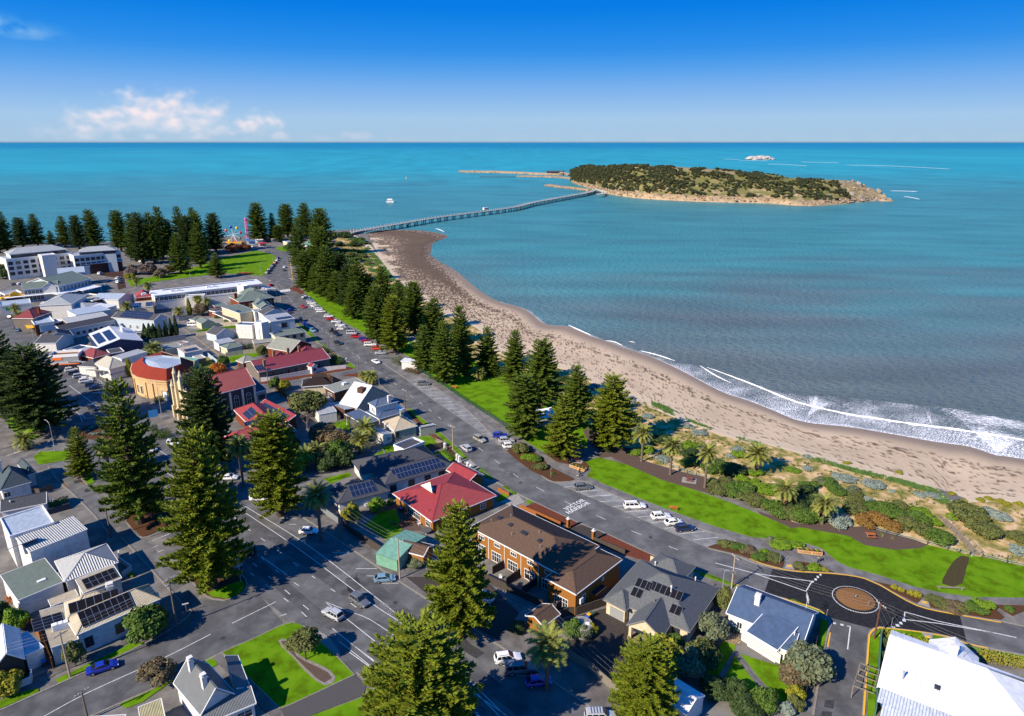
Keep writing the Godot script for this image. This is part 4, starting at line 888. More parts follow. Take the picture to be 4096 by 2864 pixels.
	d=house("green_roof_kiosk",[-166.2,-567.5,.41,6.7,12.8],3.2,"hip",3,.6,"cream_wall","green_roof","green tent roofed visitor centre between far pines","kiosk")
	d=house("kiosk",[-140.4,-545.8,.85,5.7,6.4],3.4,"gx",1,.3,"dark_wall","slate_roof","dark kiosk among shrubs near the causeway","kiosk")
	d=house("kiosk",[-190.1,-588.9,.75,7,8],3,"flat",.3,.2,"cream_wall","pale_roof","low pale shelter between the far pines","kiosk")
	d=house("toilet_block",[-39.3,-253.9,1.37,3.9,6],2.9,"sk",.4,.3,"ww","bright_roof","white toilet block half hidden by pines","toilet block")
	d=house("dark_shelter",[-44.3,-285.3,1.09,4.4,4.4],2.7,"gx",.6,.3,"posts","blue_roof","dark roofed picnic shelter among the pines","shelter")
	white_roof_house(62.26,-94.36,-.612,13.45,9.72)
func build_plants():
	for a in[
	[-9.2,-101.6,26.9,6.6,1,"tall pine in the road edge before the brick townhouses","pine_gold"],
	[-12.6,-75.8,23,8.6,4,"broad pine cropped by the bottom edge beside the main street","pine_gold"],
	[19.6,-82.3,15,5.2,4,"feathery pine before the white shed at the bottom edge","pine_gold"],
	[-59,-116,33.5,8.2,0,"huge bright pine on the mulched tree island","pine_gold"],
	[-80.4,-167.1,28.4,7.6,2,"tall dark pine hiding the church front","pine_dark"],
	[-85.9,-140.1,34.9,8.4,3,"huge open pine beside the planted roundabout"],
	[-142.7,-192,27.3,10,2,"broad dark pine on the grass corner at upper left","pine_dark"],
	[-163.5,-206,30,9,0,"pine cropped by the left edge behind the dark one"],
	[-54.5,-143.5,25.7,6.8,4,"bright bushy pine before the red roofed hall","pine_gold"],
	[-112.2,-162.4,14.2,4.2,3,"young pine on the little lawn by the service road","pine_gold"]]:pine(a,"pines along the main street")
	for a in[
	[14,-173.9,19,6,3,"pine beside the picnic shelter and planter, nearest the road","pine_gold"],
	[28.4,-180.6,22.1,7.6,0,"large bright pine above the first date palm","pine_gold"],
	[19.7,-196.8,19.8,6,1,"slim pine between the picnic shelter and the dunes"],
	[9.9,-213.5,23,6.7,2,"dark tall pine behind the picnic shelter"],
	[3.8,-188,19.8,6.3,4,"pine by the footpath left of the picnic shelter"],
	[1,-232.8,21.1,5.6,1,"pine with a bare tip against the sand"],
	[-9.2,-248.2,18.1,5.8,3,"open pine above the toilet block"],
	[-7,-245.2,6.4,2.8,0,"small young pine under the open one"],
	[-19.3,-247.6,8.7,3.7,4,"short bushy pine near the mesh fence","pine_gold"],
	[-33.6,-250.6,18,5.6,3,"pine beside the white toilet block"],
	[-24.3,-235.8,23.2,6.3,1,"open pine beside the mesh fence"],
	[-19.2,-245.7,26.9,6,1,"tall pine at the dune edge left of the bare tipped pine"],
	[-48.9,-274.6,24,6.5,2,"bright pine behind the silver sedan","pine_gold"],
	[-58.6,-288.6,25.7,6.7,0,"pine with bare lower trunk behind the parked vans"],
	[-33.5,-284.3,20.9,6.9,0,"dense pine in the second row by the sand"],
	[-44.5,-304.5,24.1,6.7,2,"pine with a slender tip in the second row"],
	[-54.1,-321.5,21.8,6.9,3,"slender pine in front of the green dune strip"],
	[-65.3,-341.7,24.6,6.9,1,"pine before the far dune grass"],
	[-79.6,-350.2,25.7,7.7,0,"pine in the middle of the parked row"],
	[-75.1,-354,18.7,6.1,2,"darker pine to the right of the middle one"],
	[-85.4,-355.3,23.4,7.4,2,"dark pine behind the parked white cars","pine_dark"],
	[-96.2,-381.3,25.2,7.9,4,"dark round topped pine at the shrubbery","pine_dark"],
	[-101.3,-371.3,31,8.2,1,"tall pine at the head of the parked row"],
	[-113.4,-393.3,17,6.7,3,"lower pine in the gap of the row"],
	[-115.2,-412.7,35.6,9,2,"big pine before the far giant"],
	[-145.6,-528.3,36.2,11,2,"giant far pine beside the visitor centre"],
	[-121.3,-399.6,23.7,7.9,0,"leftmost near pine of the parked row"],
	[-145.7,-470.2,35.2,8.2,3,"thin pine at the bend of the esplanade"],
	[-108.4,-412.7,21.1,6.7,4,"pine squeezed behind the row head"],
	[-187.7,-630.8,31.8,9.5,0,"pine before the sea left of the causeway"],
	[-206.6,-638.4,30.2,9.7,4,"broad pine standing clear against the sea"],
	[-212.3,-615.9,24.4,5.9,3,"young pointed pine between two broad ones"],
	[-222.7,-608.8,33.7,10,2,"dark pine at the edge of the fun fair"],
	[-205.5,-608.8,14.6,6.4,4,"short wide pine under the clear standing one"],
	[-78.6,-332.4,18.6,6.1,1,"pine near the orange mulch gap"],
	[-66.9,-323.6,13.8,6.4,3,"pine with drooping branches near the vans"],
	[-94.1,-364.5,17.7,6.9,0,"pine over the white hatchbacks"],
	[-126.8,-437.8,20.8,7.2,2,"pine behind the bend pines"]]:pine(a,"pines in the beachfront park")
	for a in[
	[-406,-545,26.6,8,2,"far pine, cropped by the left edge","pine_dark"],
	[-403.8,-550.8,31.6,8.2,3,"far pine, thin topped, second from the left edge"],
	[-405.7,-572,24.9,8,2,"far pine, dark, third from the left edge","pine_dark"],
	[-397.4,-578.4,27.3,7.6,1,"far pine, clear standing over the apartment roof"],
	[-383.7,-575.2,14,5,3,"far pine, small and pointed over the apartment roof"],
	[-372.5,-575.2,25.8,7.4,1,"far pine, left of the pair over the apartments"],
	[-355.2,-565.8,27.3,7.2,2,"far pine, middle one of three over the goods shed","pine_dark"],
	[-344.7,-568.9,31.5,9.6,0,"far pine, large one leaning over the goods shed"],
	[-314.3,-553.7,32.3,8.2,4,"far pine, broad and round topped right of the sea gap"],
	[-277.2,-505,34.8,7.6,1,"far pine, first of the dense grove"],
	[-265.3,-492.8,36.5,8.4,2,"far pine, second of the dense grove","pine_dark"],
	[-258.4,-495.2,36.1,8.2,0,"far pine, third of the dense grove"],
	[-260.3,-512.5,39,8,1,"far pine, tallest pale tip in the grove"],
	[-259,-520.3,29.2,6.4,2,"far pine, short one inside the grove","pine_dark"],
	[-254.6,-531,37.4,8.6,3,"far pine, wide back one in the grove"],
	[-236.9,-505,33.2,7.8,2,"far pine, dark one right of the grove middle","pine_dark"],
	[-231.7,-510,35.5,8.4,0,"far pine, front dark one in the grove right half"],
	[-249.5,-545,35.5,7,1,"far pine, back tip in the grove right half"],
	[-235.6,-547.9,30.8,8.6,2,"far pine, rightmost dark one beside the ferris wheel","pine_dark"],
	[-220.6,-454.3,27.3,8,1,"far pine, standing before the grove above the brown shrubs"],
	[-217.4,-476.8,31,8,3,"far pine, standing before the grove on the lawn"],
	[-191,-440.8,16.2,6.2,3,"far pine, lone young one on the green lawn"]]:pine(a,"pines behind the far hotels")
	palm(35.64,-171.91,7.8,0,"first date palm from the big pine","date palms along the dune fence",.95)
	palm(41.78,-164.07,7.8,1,"date palm with an orange fruit cluster","date palms along the dune fence",.95)
	palm(49.03,-157.05,9.0,2,"tall date palm beside the picnic table pad","date palms along the dune fence",.95)
	palm(64.21,-164.48,5.2,3,"wide crowned date palm standing among dune shrubs","date palms along the dune fence",1.15)
	palm(65.21,-146.71,5.2,4,"date palm with brown hanging fronds over the hedge","date palms along the dune fence",.95)
	palm(71.26,-139.39,4.6,5,"date palm at the end of the row beside the grey saltbush","date palms along the dune fence",.95)
	palm(-42.18,-132.77,10.4,3,"tall date palm at the kerb beside the white hatchback","date palms on the main street",1.05)
	palm(-68.61,-157.78,10.6,3,"dark date palm behind the white sedan","date palms on the main street",1.0)
	palm(5.61,-89.43,7.9,3,"date palm at the kerb above the blue hatchback","date palms on the main street",1.15)
	palm(-107.23,-165.81,6.4,3,"date palm with orange fruit at the little roundabout","date palms on the main street",1.0)
	palm(-42.82,-185.24,3.4,5,"garden palm beside the stone cottage","garden palms",1.15)
	palm(-42.86,-177.81,3.1,5,"lower garden palm before the flat pavilion","garden palms",1.05)
	palm(-53.21,-170.79,3.1,5,"garden palm in the thick shrubbery","garden palms",1.0)
	palm(-55.45,-168.9,3.4,5,"leftmost garden palm in the thick shrubbery","garden palms",.95)
	palm(-147.11,-269.9,1.9,5,"low palm clump behind the round hall","garden palms",1.3)
	palm(-167.01,-335.26,3.4,5,"palm beside the blue recycling skips","garden palms",.9)
	palm(-157.09,-346.01,5.0,5,"tall palm behind the motel car park","garden palms",.9)
	palm(-163.91,-352.94,5.3,5,"thin palm beside the motel wall","garden palms",.7)
	palm(-165.75,-352.94,5.3,5,"slender palm nearest the motel wall","garden palms",.7)
	palm(-228.75,-412.72,3.7,5,"palm at the reserve corner","garden palms",.9)
	palm(-214.99,-399.57,3.1,5,"second palm at the reserve corner","garden palms",.9)
	palm(-250.56,-338.17,3.7,5,"palm before the red roofed pub","garden palms",.9)
	palm(-240.12,-325.76,3.1,5,"lower palm before the red roofed pub","garden palms",.9)
	palm(-192.27,-327.96,3.1,5,"palm beside the motel row","garden palms",.9)
	palm(-193.53,-337.01,4.7,5,"palm beside the solar carport","garden palms",1.0)
	palm(-53.78,-237.29,2.0,5,"small palm at the esplanade verge","garden palms",.8)
	palm(-50.72,-234.76,2.6,5,"second small palm at the esplanade verge","garden palms",.9)
	palm(-12.44,-240,2.1,5,"low palm under the pines","garden palms",.9)
	palm(-139.41,-180.19,2.2,5,"palm under the broad dark pine","garden palms",1.0)
	bare_tree(-62.66,-194.29,4.5,7,"bare grey tree left of the white shed")
	bare_tree(-52.78,-194.89,2,5.5,"bare twiggy tree below the white shed")
	bare_tree(-49.18,-193.22,2.6,7,"bare branching tree before the blue roofed house")
	bare_tree(-23.61,-185.24,2.6,3.4,"dry bare shrub beside the stone cottage verge")
	cypress(-165.29,-298.61,1.0,6.0,"pencil cypress, first of the car park row","pencil cypresses in a row")
	cypress(-165.64,-303.32,1.0,5.0,"pencil cypress, second of the car park row","pencil cypresses in a row")
	cypress(-161.11,-298.61,1.0,6.0,"pencil cypress, third of the car park row","pencil cypresses in a row")
	cypress(-155.58,-293.14,1.0,7.2,"pencil cypress, fourth of the car park row","pencil cypresses in a row")
	cypress(-153.88,-294.94,1.0,8.0,"pencil cypress, fifth of the car park row","pencil cypresses in a row")
	cypress(-152.78,-297.69,1.0,8.6,"pencil cypress, sixth of the car park row","pencil cypresses in a row")
	cypress(-150.53,-297.69,1.0,9.8,"pencil cypress, last of the car park row","pencil cypresses in a row")
	cypress(-162.99,-338.5,1.3,8.5,"tall golden pencil cypress behind the motel","","gold_leaf")
	cypress(-162.54,-347.72,1.3,5.5,"shorter golden cypress beside the motel palms","","gold_leaf")
	cypress(-143.95,-245.2,1.3,6.5,"golden climbing cypress against the round hall","","gold_leaf")
	hedge([-1173,-2745,28,-45,42,-23,39,-12],2.2,2.2,"dark_leaf","dark creeper hedge along the grey fence")
	hedge([-1115,-1463,11,-18,20,-19],1.6,1.6,"light_leaf","clipped hedge on the dark garden wall")
	hedge([-195,-1788,16,30,23,33],1.2,1.2,"mid_leaf","clipped hedge behind the white gate posts")
	hedge([-1495,-3214,54,-19],1.2,.8,"mid_leaf","low hedge before the cream gabled shed")
	hedge([-1486,-3329,68,-24],1.5,1,"mid_leaf","low hedge behind the carports")
	hedge([-1411,-3266,66,-24],1.5,1,"mid_leaf","low hedge before the carports")
	hedge([-963,-1111,54,-7,25,-26,15,-9],1.2,1.6,"autumn_leaf","orange flowering creeper along the cottage fence")
	hedge([659,-1024,38,16,40,16,39,15],1.6,.9,"gold_leaf","golden hedge behind the white roofed house")
	hedge([796,-967,36,12,27,10],2.6,1.2,"gold_leaf","golden hedge at the right corner of the white roofed house")
	hedge([-1205,-2168,15,-30,24,-22],2.4,1.6,"mid_leaf","flowering bed before the round hall")
	hedge([-1063,-1878,45,-11],4,2.0,"mid_leaf","trimmed hedge beside the church car park")
	hedge([-1093,-1918,16,-12],3,2.2,"dark_leaf","dark shrub clump beside the blue sign")
	hedge([-737,-2667,32,72,35,20],4,2.2,"mid_leaf","garden shrubs at the corner of the stone inn")
	hedge([-812,-2776,38,44],4,1.8,"dark_leaf","shrubs between stone inn and verge")
	hedge([-466,-2625,39,50,19,-20],5.0,2.6,"grey_leaf","grey green shrubs in the bed before the toilet block")
	hedge([-411,-2507,28,9,28,28],3,1.2,"bronze_leaf","low bronze plants at the tip of the bed")
	for a in[
	[-35,-96.1,3.3,5.6,"olive","small tree with forked trunk in the oval lawn bed"]]:tree(a,.45,"leafy_tree")
	for a in[
	[-64.9,-101.8,4.2,6.2,"mid","round green street tree beside the pale blue cottage"],
	[-65.4,-205.6,6.6,8.4,"olive","large rounded tree beside the brown brick flats"],
	[-80.7,-228.9,2.6,4.2,"gold","yellow tipped shrub at the lane corner"]]:tree(a,.15,"leafy_tree")
	for a in[
	[-73.2,-94.6,2.2,4.6,"olive","small street tree behind the blue sedan"]]:tree(a,.25,"leafy_tree")
	for a in[
	[-57.4,-90.6,3.2,4.4,"bronze","brownish tree beside the grey gabled house"]]:tree(a,.3,"leafy_tree")
	for a in[
	[-89.2,-103.7,2.6,4.6,"light","bushy tree behind the orange wall"],
	[-93.6,-105,2.4,4.6,"dark","dark tree at the left frame edge"],
	[-80.7,-89.1,2.9,3.6,"gold","yellow green shrub behind the low white wall"]]:tree(a,.1,"leafy_tree")
	for a in[
	[-83.8,-228.9,2.8,5.2,"mid","dark green tree at the lane corner"]]:tree(a,.2,"leafy_tree")
	for a in[
	[-55.5,-185.1,4.5,6,"bronze","bronze leaved bushy tree in the deep garden"],
	[-50.4,-181.9,4,5,"bronze","second bronze leaved tree in the deep garden"],
	[-47.7,-171.8,4.2,7,"mid","pale green tall shrub in the deep garden"],
	[-49.1,-167,3.6,5,"dark","dark shrub under the deep garden palms"],
	[-44.9,-168.9,3.2,5,"dark","dark shrub beside the big palm lawn"],
	[-56.9,-166.6,3.8,6,"light","bright green shrub behind the bushy street pine"],
	[-63.4,-179.8,3.2,4.5,"dark","dark shrub behind the hall corner"],
	[-37.3,-141.4,2.6,4.2,"gold","golden domed shrub beside the power pole"],
	[-32.1,-145.5,2.4,3.6,"light","bright lime shrub before the solar house"],
	[-29.5,-148.6,1,1.6,"mid","small green shrub by the red house corner"],
	[-165,-285.3,3.4,5.4,"gold","yellow green round tree before the navy hall"],
	[-160.2,-294,4.6,6.4,"dark","dark rounded tree before the cypress row"],
	[-157.6,-339.3,4.2,6.5,"bronze","reddish brown tree beside the brick sheds"],
	[-113.5,-256.7,2.8,4.6,"mid","round green tree over the pale fence"],
	[-102.1,-269,2.6,5,"olive","pale tree beside the brick hip garage"],
	[-110.7,-245.4,4,5,"autumn","orange autumn tree behind the church"],
	[-117.6,-234.1,3,5,"rust","russet bush behind the church front"],
	[-326.3,-449.4,8,11,"dark","massive dark rounded fig tree before the apartments"],
	[-316.7,-449.4,7,10,"dark","dark rounded tree right of the massive fig"],
	[-327.6,-437.8,7,9,"dark","dark rounded tree at the left edge"],
	[-251.8,-453.4,6,6.5,"mauve","leafless mauve tree clump by the plaza"],
	[-242.2,-453.4,6.5,7,"mauve","second leafless mauve tree by the plaza"],
	[-228.2,-441.6,5.5,6,"bronze","bronze tree at the reserve edge"],
	[-228.1,-453.4,5,6,"bronze","second bronze tree at the reserve edge"],
	[-243.8,-434,4,4.5,"gold","olive yellow tree at the plaza corner"],
	[-222.5,-550.8,7,7,"rust","reddish trees by the fun fair, left one"],
	[-215.8,-556.7,6,6,"rust","reddish trees by the fun fair, right one"],
	[-181.4,-556.7,4.5,6,"mid","round tree on the small green island"],
	[-215.8,-608.8,4,5.5,"mauve","bare tree beside the fair stalls"],
	[48.6,-92.2,4.2,5.6,"grey","large rounded tree casting shade on the side street"],
	[46,-90.8,3,4,"bronze","twiggy bush under the large rounded tree"],
	[39.8,-109.8,2.4,4.4,"olive","olive tree between grey and blue roofed houses"],
	[35.5,-102.1,3.2,4.6,"grey","grey green tree beside the terrace chairs"],
	[25.3,-94,4,5.6,"gold","yellow green shrub behind the feathery pine"],
	[28.8,-92.2,3.4,5.4,"grey","grey green shrub beside the white shed"],
	[31.7,-94.5,3.2,5,"olive","olive shrub beside the small white store"],
	[27.5,-97.7,2.6,4,"mid","green shrub left of the small white store"],
	[39,-85.5,2.4,3.6,"mid","rounded green bush at the garden bottom"],
	[36.1,-84.6,3,3,"dark","dark bush at the garden bottom edge"],
	[35.1,-87.5,3,3.2,"dark","shaded bush beside the left garden path"],
	[32.4,-88.4,3,3.4,"dark","shaded bush below the left lawn"],
	[44.7,-87.3,1.7,2.8,"gold","golden bush at the fence corner"],
	[44,-85.7,1.6,2.4,"olive","olive bush below the golden one"],
	[42.2,-84.6,1.5,2.2,"silver","silvery bush at the bottom edge"],
	[11,-102.1,2.4,3.2,"mid","leafy shrub beside the concrete water tank"],
	[13,-101.6,1.5,2.6,"grey","grey shrub before the concrete water tank"],
	[14.5,-102.6,1,2.4,"gold","golden cone shrub right of the water tank"],
	[-19.8,-123.4,2.2,1.6,"grey","flowering shrub before the small brick garage"],
	[1,-103.7,2,1.4,"dark","dark shrub bed before the garage by the palm"]]:tree(a,.08,"leafy_shrub")
	for a in[
	[2.5,-178.6,3.2,3,"olive","large rounded shrub at the tip of the roadside bed"],
	[4.7,-173.3,2.6,1.6,"light","bright low shrub in the roadside bed"],
	[6.9,-172.7,2.2,1.4,"mid","green shrub in the middle of the roadside bed"],
	[7.6,-167.8,2.4,1.5,"olive","spreading shrub at the end of the roadside bed"],
	[10.7,-164.2,.7,.8,"mid","tiny round shrub on the bark mulch"],
	[46.6,-130.7,2,1.2,"olive","leftmost low shrub in the long roadside bed"],
	[48.6,-129.6,2.2,1.3,"mid","second low shrub in the long roadside bed"],
	[50.8,-128,2.2,1.2,"bronze","bronze low shrub in the long roadside bed"],
	[52.5,-126.1,2.2,1.2,"mid","fourth low shrub in the long roadside bed"],
	[54.9,-126,2.2,1.2,"olive","last low shrub before the ramp"],
	[53.9,-127.6,1.4,1.2,"light","bright low shrub in the long roadside bed"],
	[59.7,-122.7,1.6,1,"olive","left shrub of the small bed"],
	[62.1,-122.5,1.8,1.1,"light","right shrub of the small bed"],
	[64.3,-121.8,.9,.7,"gold","grass tuft at the end of the small bed"],
	[75.3,-115.7,.9,.9,"gold","first grass tuft beside the roundabout"],
	[76.2,-114.8,.9,.9,"gold","second grass tuft beside the roundabout"],
	[77.6,-113.8,.9,.9,"gold","third grass tuft beside the roundabout"],
	[78.4,-113.2,1.1,1.1,"gold","fourth grass tuft beside the roundabout"],
	[81,-111,2.4,1.3,"olive","leftmost shrub of the right hand bed"],
	[82.8,-109.8,2.6,1.3,"bronze","second shrub of the right hand bed"],
	[84.8,-109.5,2.2,1.2,"olive","middle shrub of the right hand bed"],
	[86.6,-108.9,2.4,1.3,"mid","fourth shrub of the right hand bed"],
	[89.1,-109.5,2.4,1.6,"light","bright rightmost shrub of the right hand bed"],
	[93.5,-108.9,1.2,1,"mid","small shrub by the concrete ramp at the right edge"],
	[57.1,-132.3,1.3,1.3,"grey","round grey shrub beside the green groundcover"],
	[58.8,-130.3,3.2,1.2,"light","bright green mounded groundcover beside the planter"],
	[62,-130.7,2,1,"light","second mound of groundcover behind the planter"],
	[25.5,-182.7,2.6,1.8,"dark","dark shrub under the large bright pine"],
	[27.5,-179.9,2.4,1.6,"dark","second dark shrub under the large bright pine"],
	[35,-176.5,2.4,1.4,"light","bright bush at the first date palm"],
	[38.7,-177.9,2.6,2,"light","bright bush behind the first date palm"],
	[43.3,-183.3,3.2,3.2,"dark","tall dark bush between first two palms"],
	[41.6,-172.7,2.2,1.4,"silver","silver saltbush at the fence"],
	[51,-181.2,3,2.2,"light","bright bush behind the second palm"],
	[50.1,-175.2,3.4,2.2,"dark","dark bush between the second and third palm"],
	[48.3,-170.2,3,1.8,"mid","low bush at the fence by the third palm"],
	[54.2,-166.5,4,2.8,"mid","large green bush right of the third palm"],
	[57.3,-167.7,4.2,2.6,"mid","second large green bush right of the third palm"],
	[59.2,-165.4,3.6,2.4,"dark","dark bush near the fourth palm"],
	[51.8,-158,3,1.8,"olive","olive bush above the lawn"],
	[54.8,-158.6,3.2,1.8,"olive","second olive bush above the lawn"],
	[51.9,-153.8,3,2,"olive","olive bush at the lawn edge"],
	[55.7,-153.8,3.4,2.6,"mid","rounded bush at the lawn edge"],
	[58.5,-154.8,3.4,2.8,"mid","second rounded bush at the lawn edge"],
	[57.8,-150.2,3.2,2.2,"olive","olive hedge like bush below the fifth palm"],
	[59.6,-148.3,3.2,2.2,"olive","second hedge like bush below the fifth palm"],
	[64.6,-155.3,3.6,1.8,"light","bright spreading bush left of the fifth palm"],
	[62.1,-146.3,3.2,2.4,"mid","bush at the foot of the fifth palm"],
	[63.4,-144,3.2,2.6,"mid","bush right below the fifth palm"],
	[65.8,-142.6,3.4,2.6,"olive","olive bush right of the fifth palm"],
	[68,-141.7,3.4,2.8,"mid","bush between fifth and sixth palm"],
	[70.4,-141.7,3,2.6,"mid","second bush between fifth and sixth palm"],
	[69,-147.3,3.2,2.6,"dark","dark bush behind the fifth palm"],
	[73,-149.7,3,2.4,"dark","shaded bush behind the sixth palm"],
	[75,-156.4,3,2.2,"mid","upper rounded dune bush"],
	[80.3,-159.1,2.6,1.8,"grey","grey bush below the right dune palm"],
	[56.4,-190.6,2.6,1.2,"silver","silver saltbush on the open dune"],
	[54.3,-196,2.2,1,"silver","silver saltbush by the pine shadow"],
	[43.1,-204.2,2.2,1.2,"silver","silver saltbush near the far pine"],
	[64.1,-179.2,2.2,1.2,"silver","silver saltbush behind the third palm"],
	[61.5,-175.2,1.8,1,"silver","small silver saltbush behind the fourth palm"],
	[63.4,-175.2,2.4,2,"light","bright bush behind the fourth palm"],
	[64.5,-164.2,2.4,1.6,"light","bright bush at the foot of the fourth palm"],
	[75.3,-166.5,2.2,.9,"light","bright low bush on the dune"],
	[79.4,-167.1,2,.9,"silver","low silver bush on the dune"],
	[59.9,-161.3,2,1.5,"light","lime bush in the dune hollow"],
	[62.3,-159.1,2.2,1.2,"light","low lime bush in the dune hollow"],
	[73.1,-153.4,3.2,2.6,"dark","dark bush in the palm shadow"],
	[81.3,-157.6,3,2.2,"mid","domed bush on the dune sand"],
	[81.7,-154.5,2.6,1.8,"mid","second domed dune bush"],
	[85.7,-154.5,2.6,1.6,"grey","grey domed dune bush"],
	[86.7,-161.5,3.2,1.4,"silver","wide silver saltbush on the sand"],
	[92.4,-158.2,3,1.4,"silver","silver saltbush beside the white post"],
	[82.4,-174.8,1.8,.8,"silver","small silver saltbush near the sand edge"],
	[101.7,-153.4,1.9,.8,"silver","silver saltbush at the grassy ridge"],
	[104.1,-152.4,2.2,.9,"silver","second silver saltbush at the grassy ridge"],
	[95.4,-155,1.2,.6,"silver","tiny silver saltbush on open sand"],
	[87,-149.9,2,1.4,"silver","silver saltbush behind the brown bush"],
	[82,-145.5,3.4,2.4,"olive","olive bush left of the brown bush"],
	[84.5,-150.9,3,2,"olive","olive bush higher on the dune"],
	[86.1,-146,3.2,2.2,"mid","green bush behind the brown bush"],
	[88.8,-145.5,3.2,2.4,"mid","second green bush behind the brown bush"],
	[81.1,-139.2,3,2.6,"rust_gold","golden brown feathery bush"],
	[84.3,-140.5,3.4,2.8,"rust_gold","golden brown feathery bush, middle lobe"],
	[85.5,-137.9,3,2.2,"rust_gold","golden brown feathery bush, right lobe"],
	[89.7,-141.8,3,2.4,"mid","bush right of the brown bush"],
	[90.1,-138.3,3.2,2.6,"olive","olive bush above the rail fence"],
	[94.1,-140.5,3.4,2.4,"mid","green bush toward the steps"],
	[96.7,-140.5,3,2.2,"light","bright bush toward the steps"],
	[96.4,-144.6,2.6,1.6,"light","bright bush at the dune crest"],
	[92.6,-135.3,3,2.4,"olive","olive bush behind the rail fence"],
	[93.8,-132.5,3.2,3,"mid","rounded green bush beside the beach steps"],
	[75.2,-139.2,3.2,2.4,"silver","large silver saltbush on the mulch"],
	[75,-141.8,2.2,1.8,"silver","silver saltbush behind the large one"],
	[67.5,-141.8,3.6,3,"mid","green bush left of the last palm"],
	[70.1,-141.4,3,2.8,"mid","second green bush left of the last palm"],
	[93.7,-147.4,2.4,1.4,"olive","olive bush on the sandy dune"],
	[106.6,-143.2,4.2,3.2,"olive","great olive bush right of the steps, left lobe"],
	[107,-140,4.8,3.6,"olive","great olive bush right of the steps, main lobe"],
	[105.8,-135.3,4,3,"olive","great olive bush right of the steps, lower lobe"],
	[102.5,-141.8,1.8,1.4,"light","bright bush at the head of the steps"],
	[113.1,-143.7,2.8,1.4,"silver","silver saltbush behind the great olive bush"],
	[114.6,-142.3,2.6,1.2,"silver","second silver saltbush behind the great olive bush"],
	[112,-133.3,2.6,1.8,"olive","olive bush at the right edge"],
	[108.3,-128.5,2.4,1.4,"silver","silver saltbush at the right edge"],
	[103.1,-165.5,1.2,.5,"gold","yellow tussock on the sand"],
	[109.8,-153.9,1.2,.6,"gold","yellow tussock by the sand path"],
	[91.9,-171,1.2,.5,"gold","yellow tussock beside the weed heap"],
	[110.7,-149.6,1.4,.6,"gold","yellow tussock left of the right dune"],
	[115,-150.6,1.4,.6,"gold","second yellow tussock of the right dune"],
	[117.6,-151.1,1.4,.6,"gold","third yellow tussock of the right dune"],
	[119.4,-150.1,1.6,.6,"gold","fourth yellow tussock of the right dune"],
	[120.2,-148.4,1.4,.6,"gold","fifth yellow tussock of the right dune"],
	[123.1,-148.6,1.4,.6,"gold","sixth yellow tussock of the right dune"],
	[15.7,-229.7,5,3.4,"mid","bush mass behind the tall dark pine"],
	[18.5,-238.3,3,2.4,"dark","dark bush behind the slim pine"],
	[28.9,-231.8,3,1.4,"silver","silver saltbush on the far dune"],
	[40.4,-219.6,2.4,1.2,"silver","silver saltbush right of the large pine"],
	[39.1,-200,2.4,2.2,"dark","dark bush beside the large pine"],
	[43.7,-204.2,2.2,1,"silver","grey saltbush on the grassy dune"],
	[-153.9,-638.4,9,6,"dark","dark mass of shrubs at the causeway foot"],
	[-137.2,-608.8,8,4.5,"mid","shrubs beside the causeway foot, right"],
	[-133.2,-581.6,8,4,"dark","dark shrub below the causeway foot"],
	[-128.4,-594.9,7,3,"mid","low shrub at the sand edge of the causeway"],
	[-133.1,-545,7,4,"mid","rounded shrub above the dune grass"],
	[-123.7,-522.9,8,4.5,"olive","olive rounded shrub above the dune grass"],
	[-123.4,-545,7,3.5,"light","bright shrub above the dune grass"],
	[-115.1,-502.5,8,4,"mid","wide rounded shrub near the pines"],
	[-114.4,-522.9,6,3,"olive","low olive shrub at the dune grass"],
	[-146.4,-581.6,7,4.5,"dark","dark shrub by the kiosk"],
	[-165.2,-638.4,7,5,"dark","dark shrub behind the kiosk"],
	[-103.3,-492.8,5,2.4,"olive","low shrub on the dune grass"],
	[65.1,-99.2,1.1,1.9,"dark","upper clipped ball shrub behind the green fence"],
	[63.4,-96.2,1.1,1.9,"dark","lower clipped ball shrub behind the green fence"],
	[62,-94.3,.7,1,"autumn","orange flowering plant behind the green fence"],
	[-77.3,-119.8,.9,.8,"light","small round shrub at the corner of the white fence"],
	[34.8,-98.2,1.2,2,"dark","clipped dark ball shrub beside the store"],
	[45.7,-95.3,1.6,.9,"mid","low shrub at the blue house corner"]]:shrub(a,"")
	for a in[
	[-127.6,-196.8,1.6,1.8,"silver","round blue grey agave like shrub on the planted roundabout"],
	[-129.4,-195,.9,.8,"silver","small silvery cushion shrub on the planted roundabout"],
	[-129,-195.9,.9,.8,"silver","small silvery cushion shrub on the planted roundabout"],
	[-128.9,-192.6,.9,.8,"silver","small silvery cushion shrub on the planted roundabout"],
	[-126.6,-190.3,.9,.8,"silver","small silvery cushion shrub on the planted roundabout"],
	[-125.6,-190.3,.9,.8,"silver","small silvery cushion shrub on the planted roundabout"],
	[-124.5,-190.6,.9,.8,"silver","small silvery cushion shrub on the planted roundabout"],
	[-123.5,-191.5,.9,.8,"silver","small silvery cushion shrub on the planted roundabout"],
	[-126.2,-198.1,.9,.8,"silver","small silvery cushion shrub on the planted roundabout"],
	[-124.5,-198.1,.9,.8,"silver","small silvery cushion shrub on the planted roundabout"]]:shrub(a,"silvery cushions on the planted roundabout")
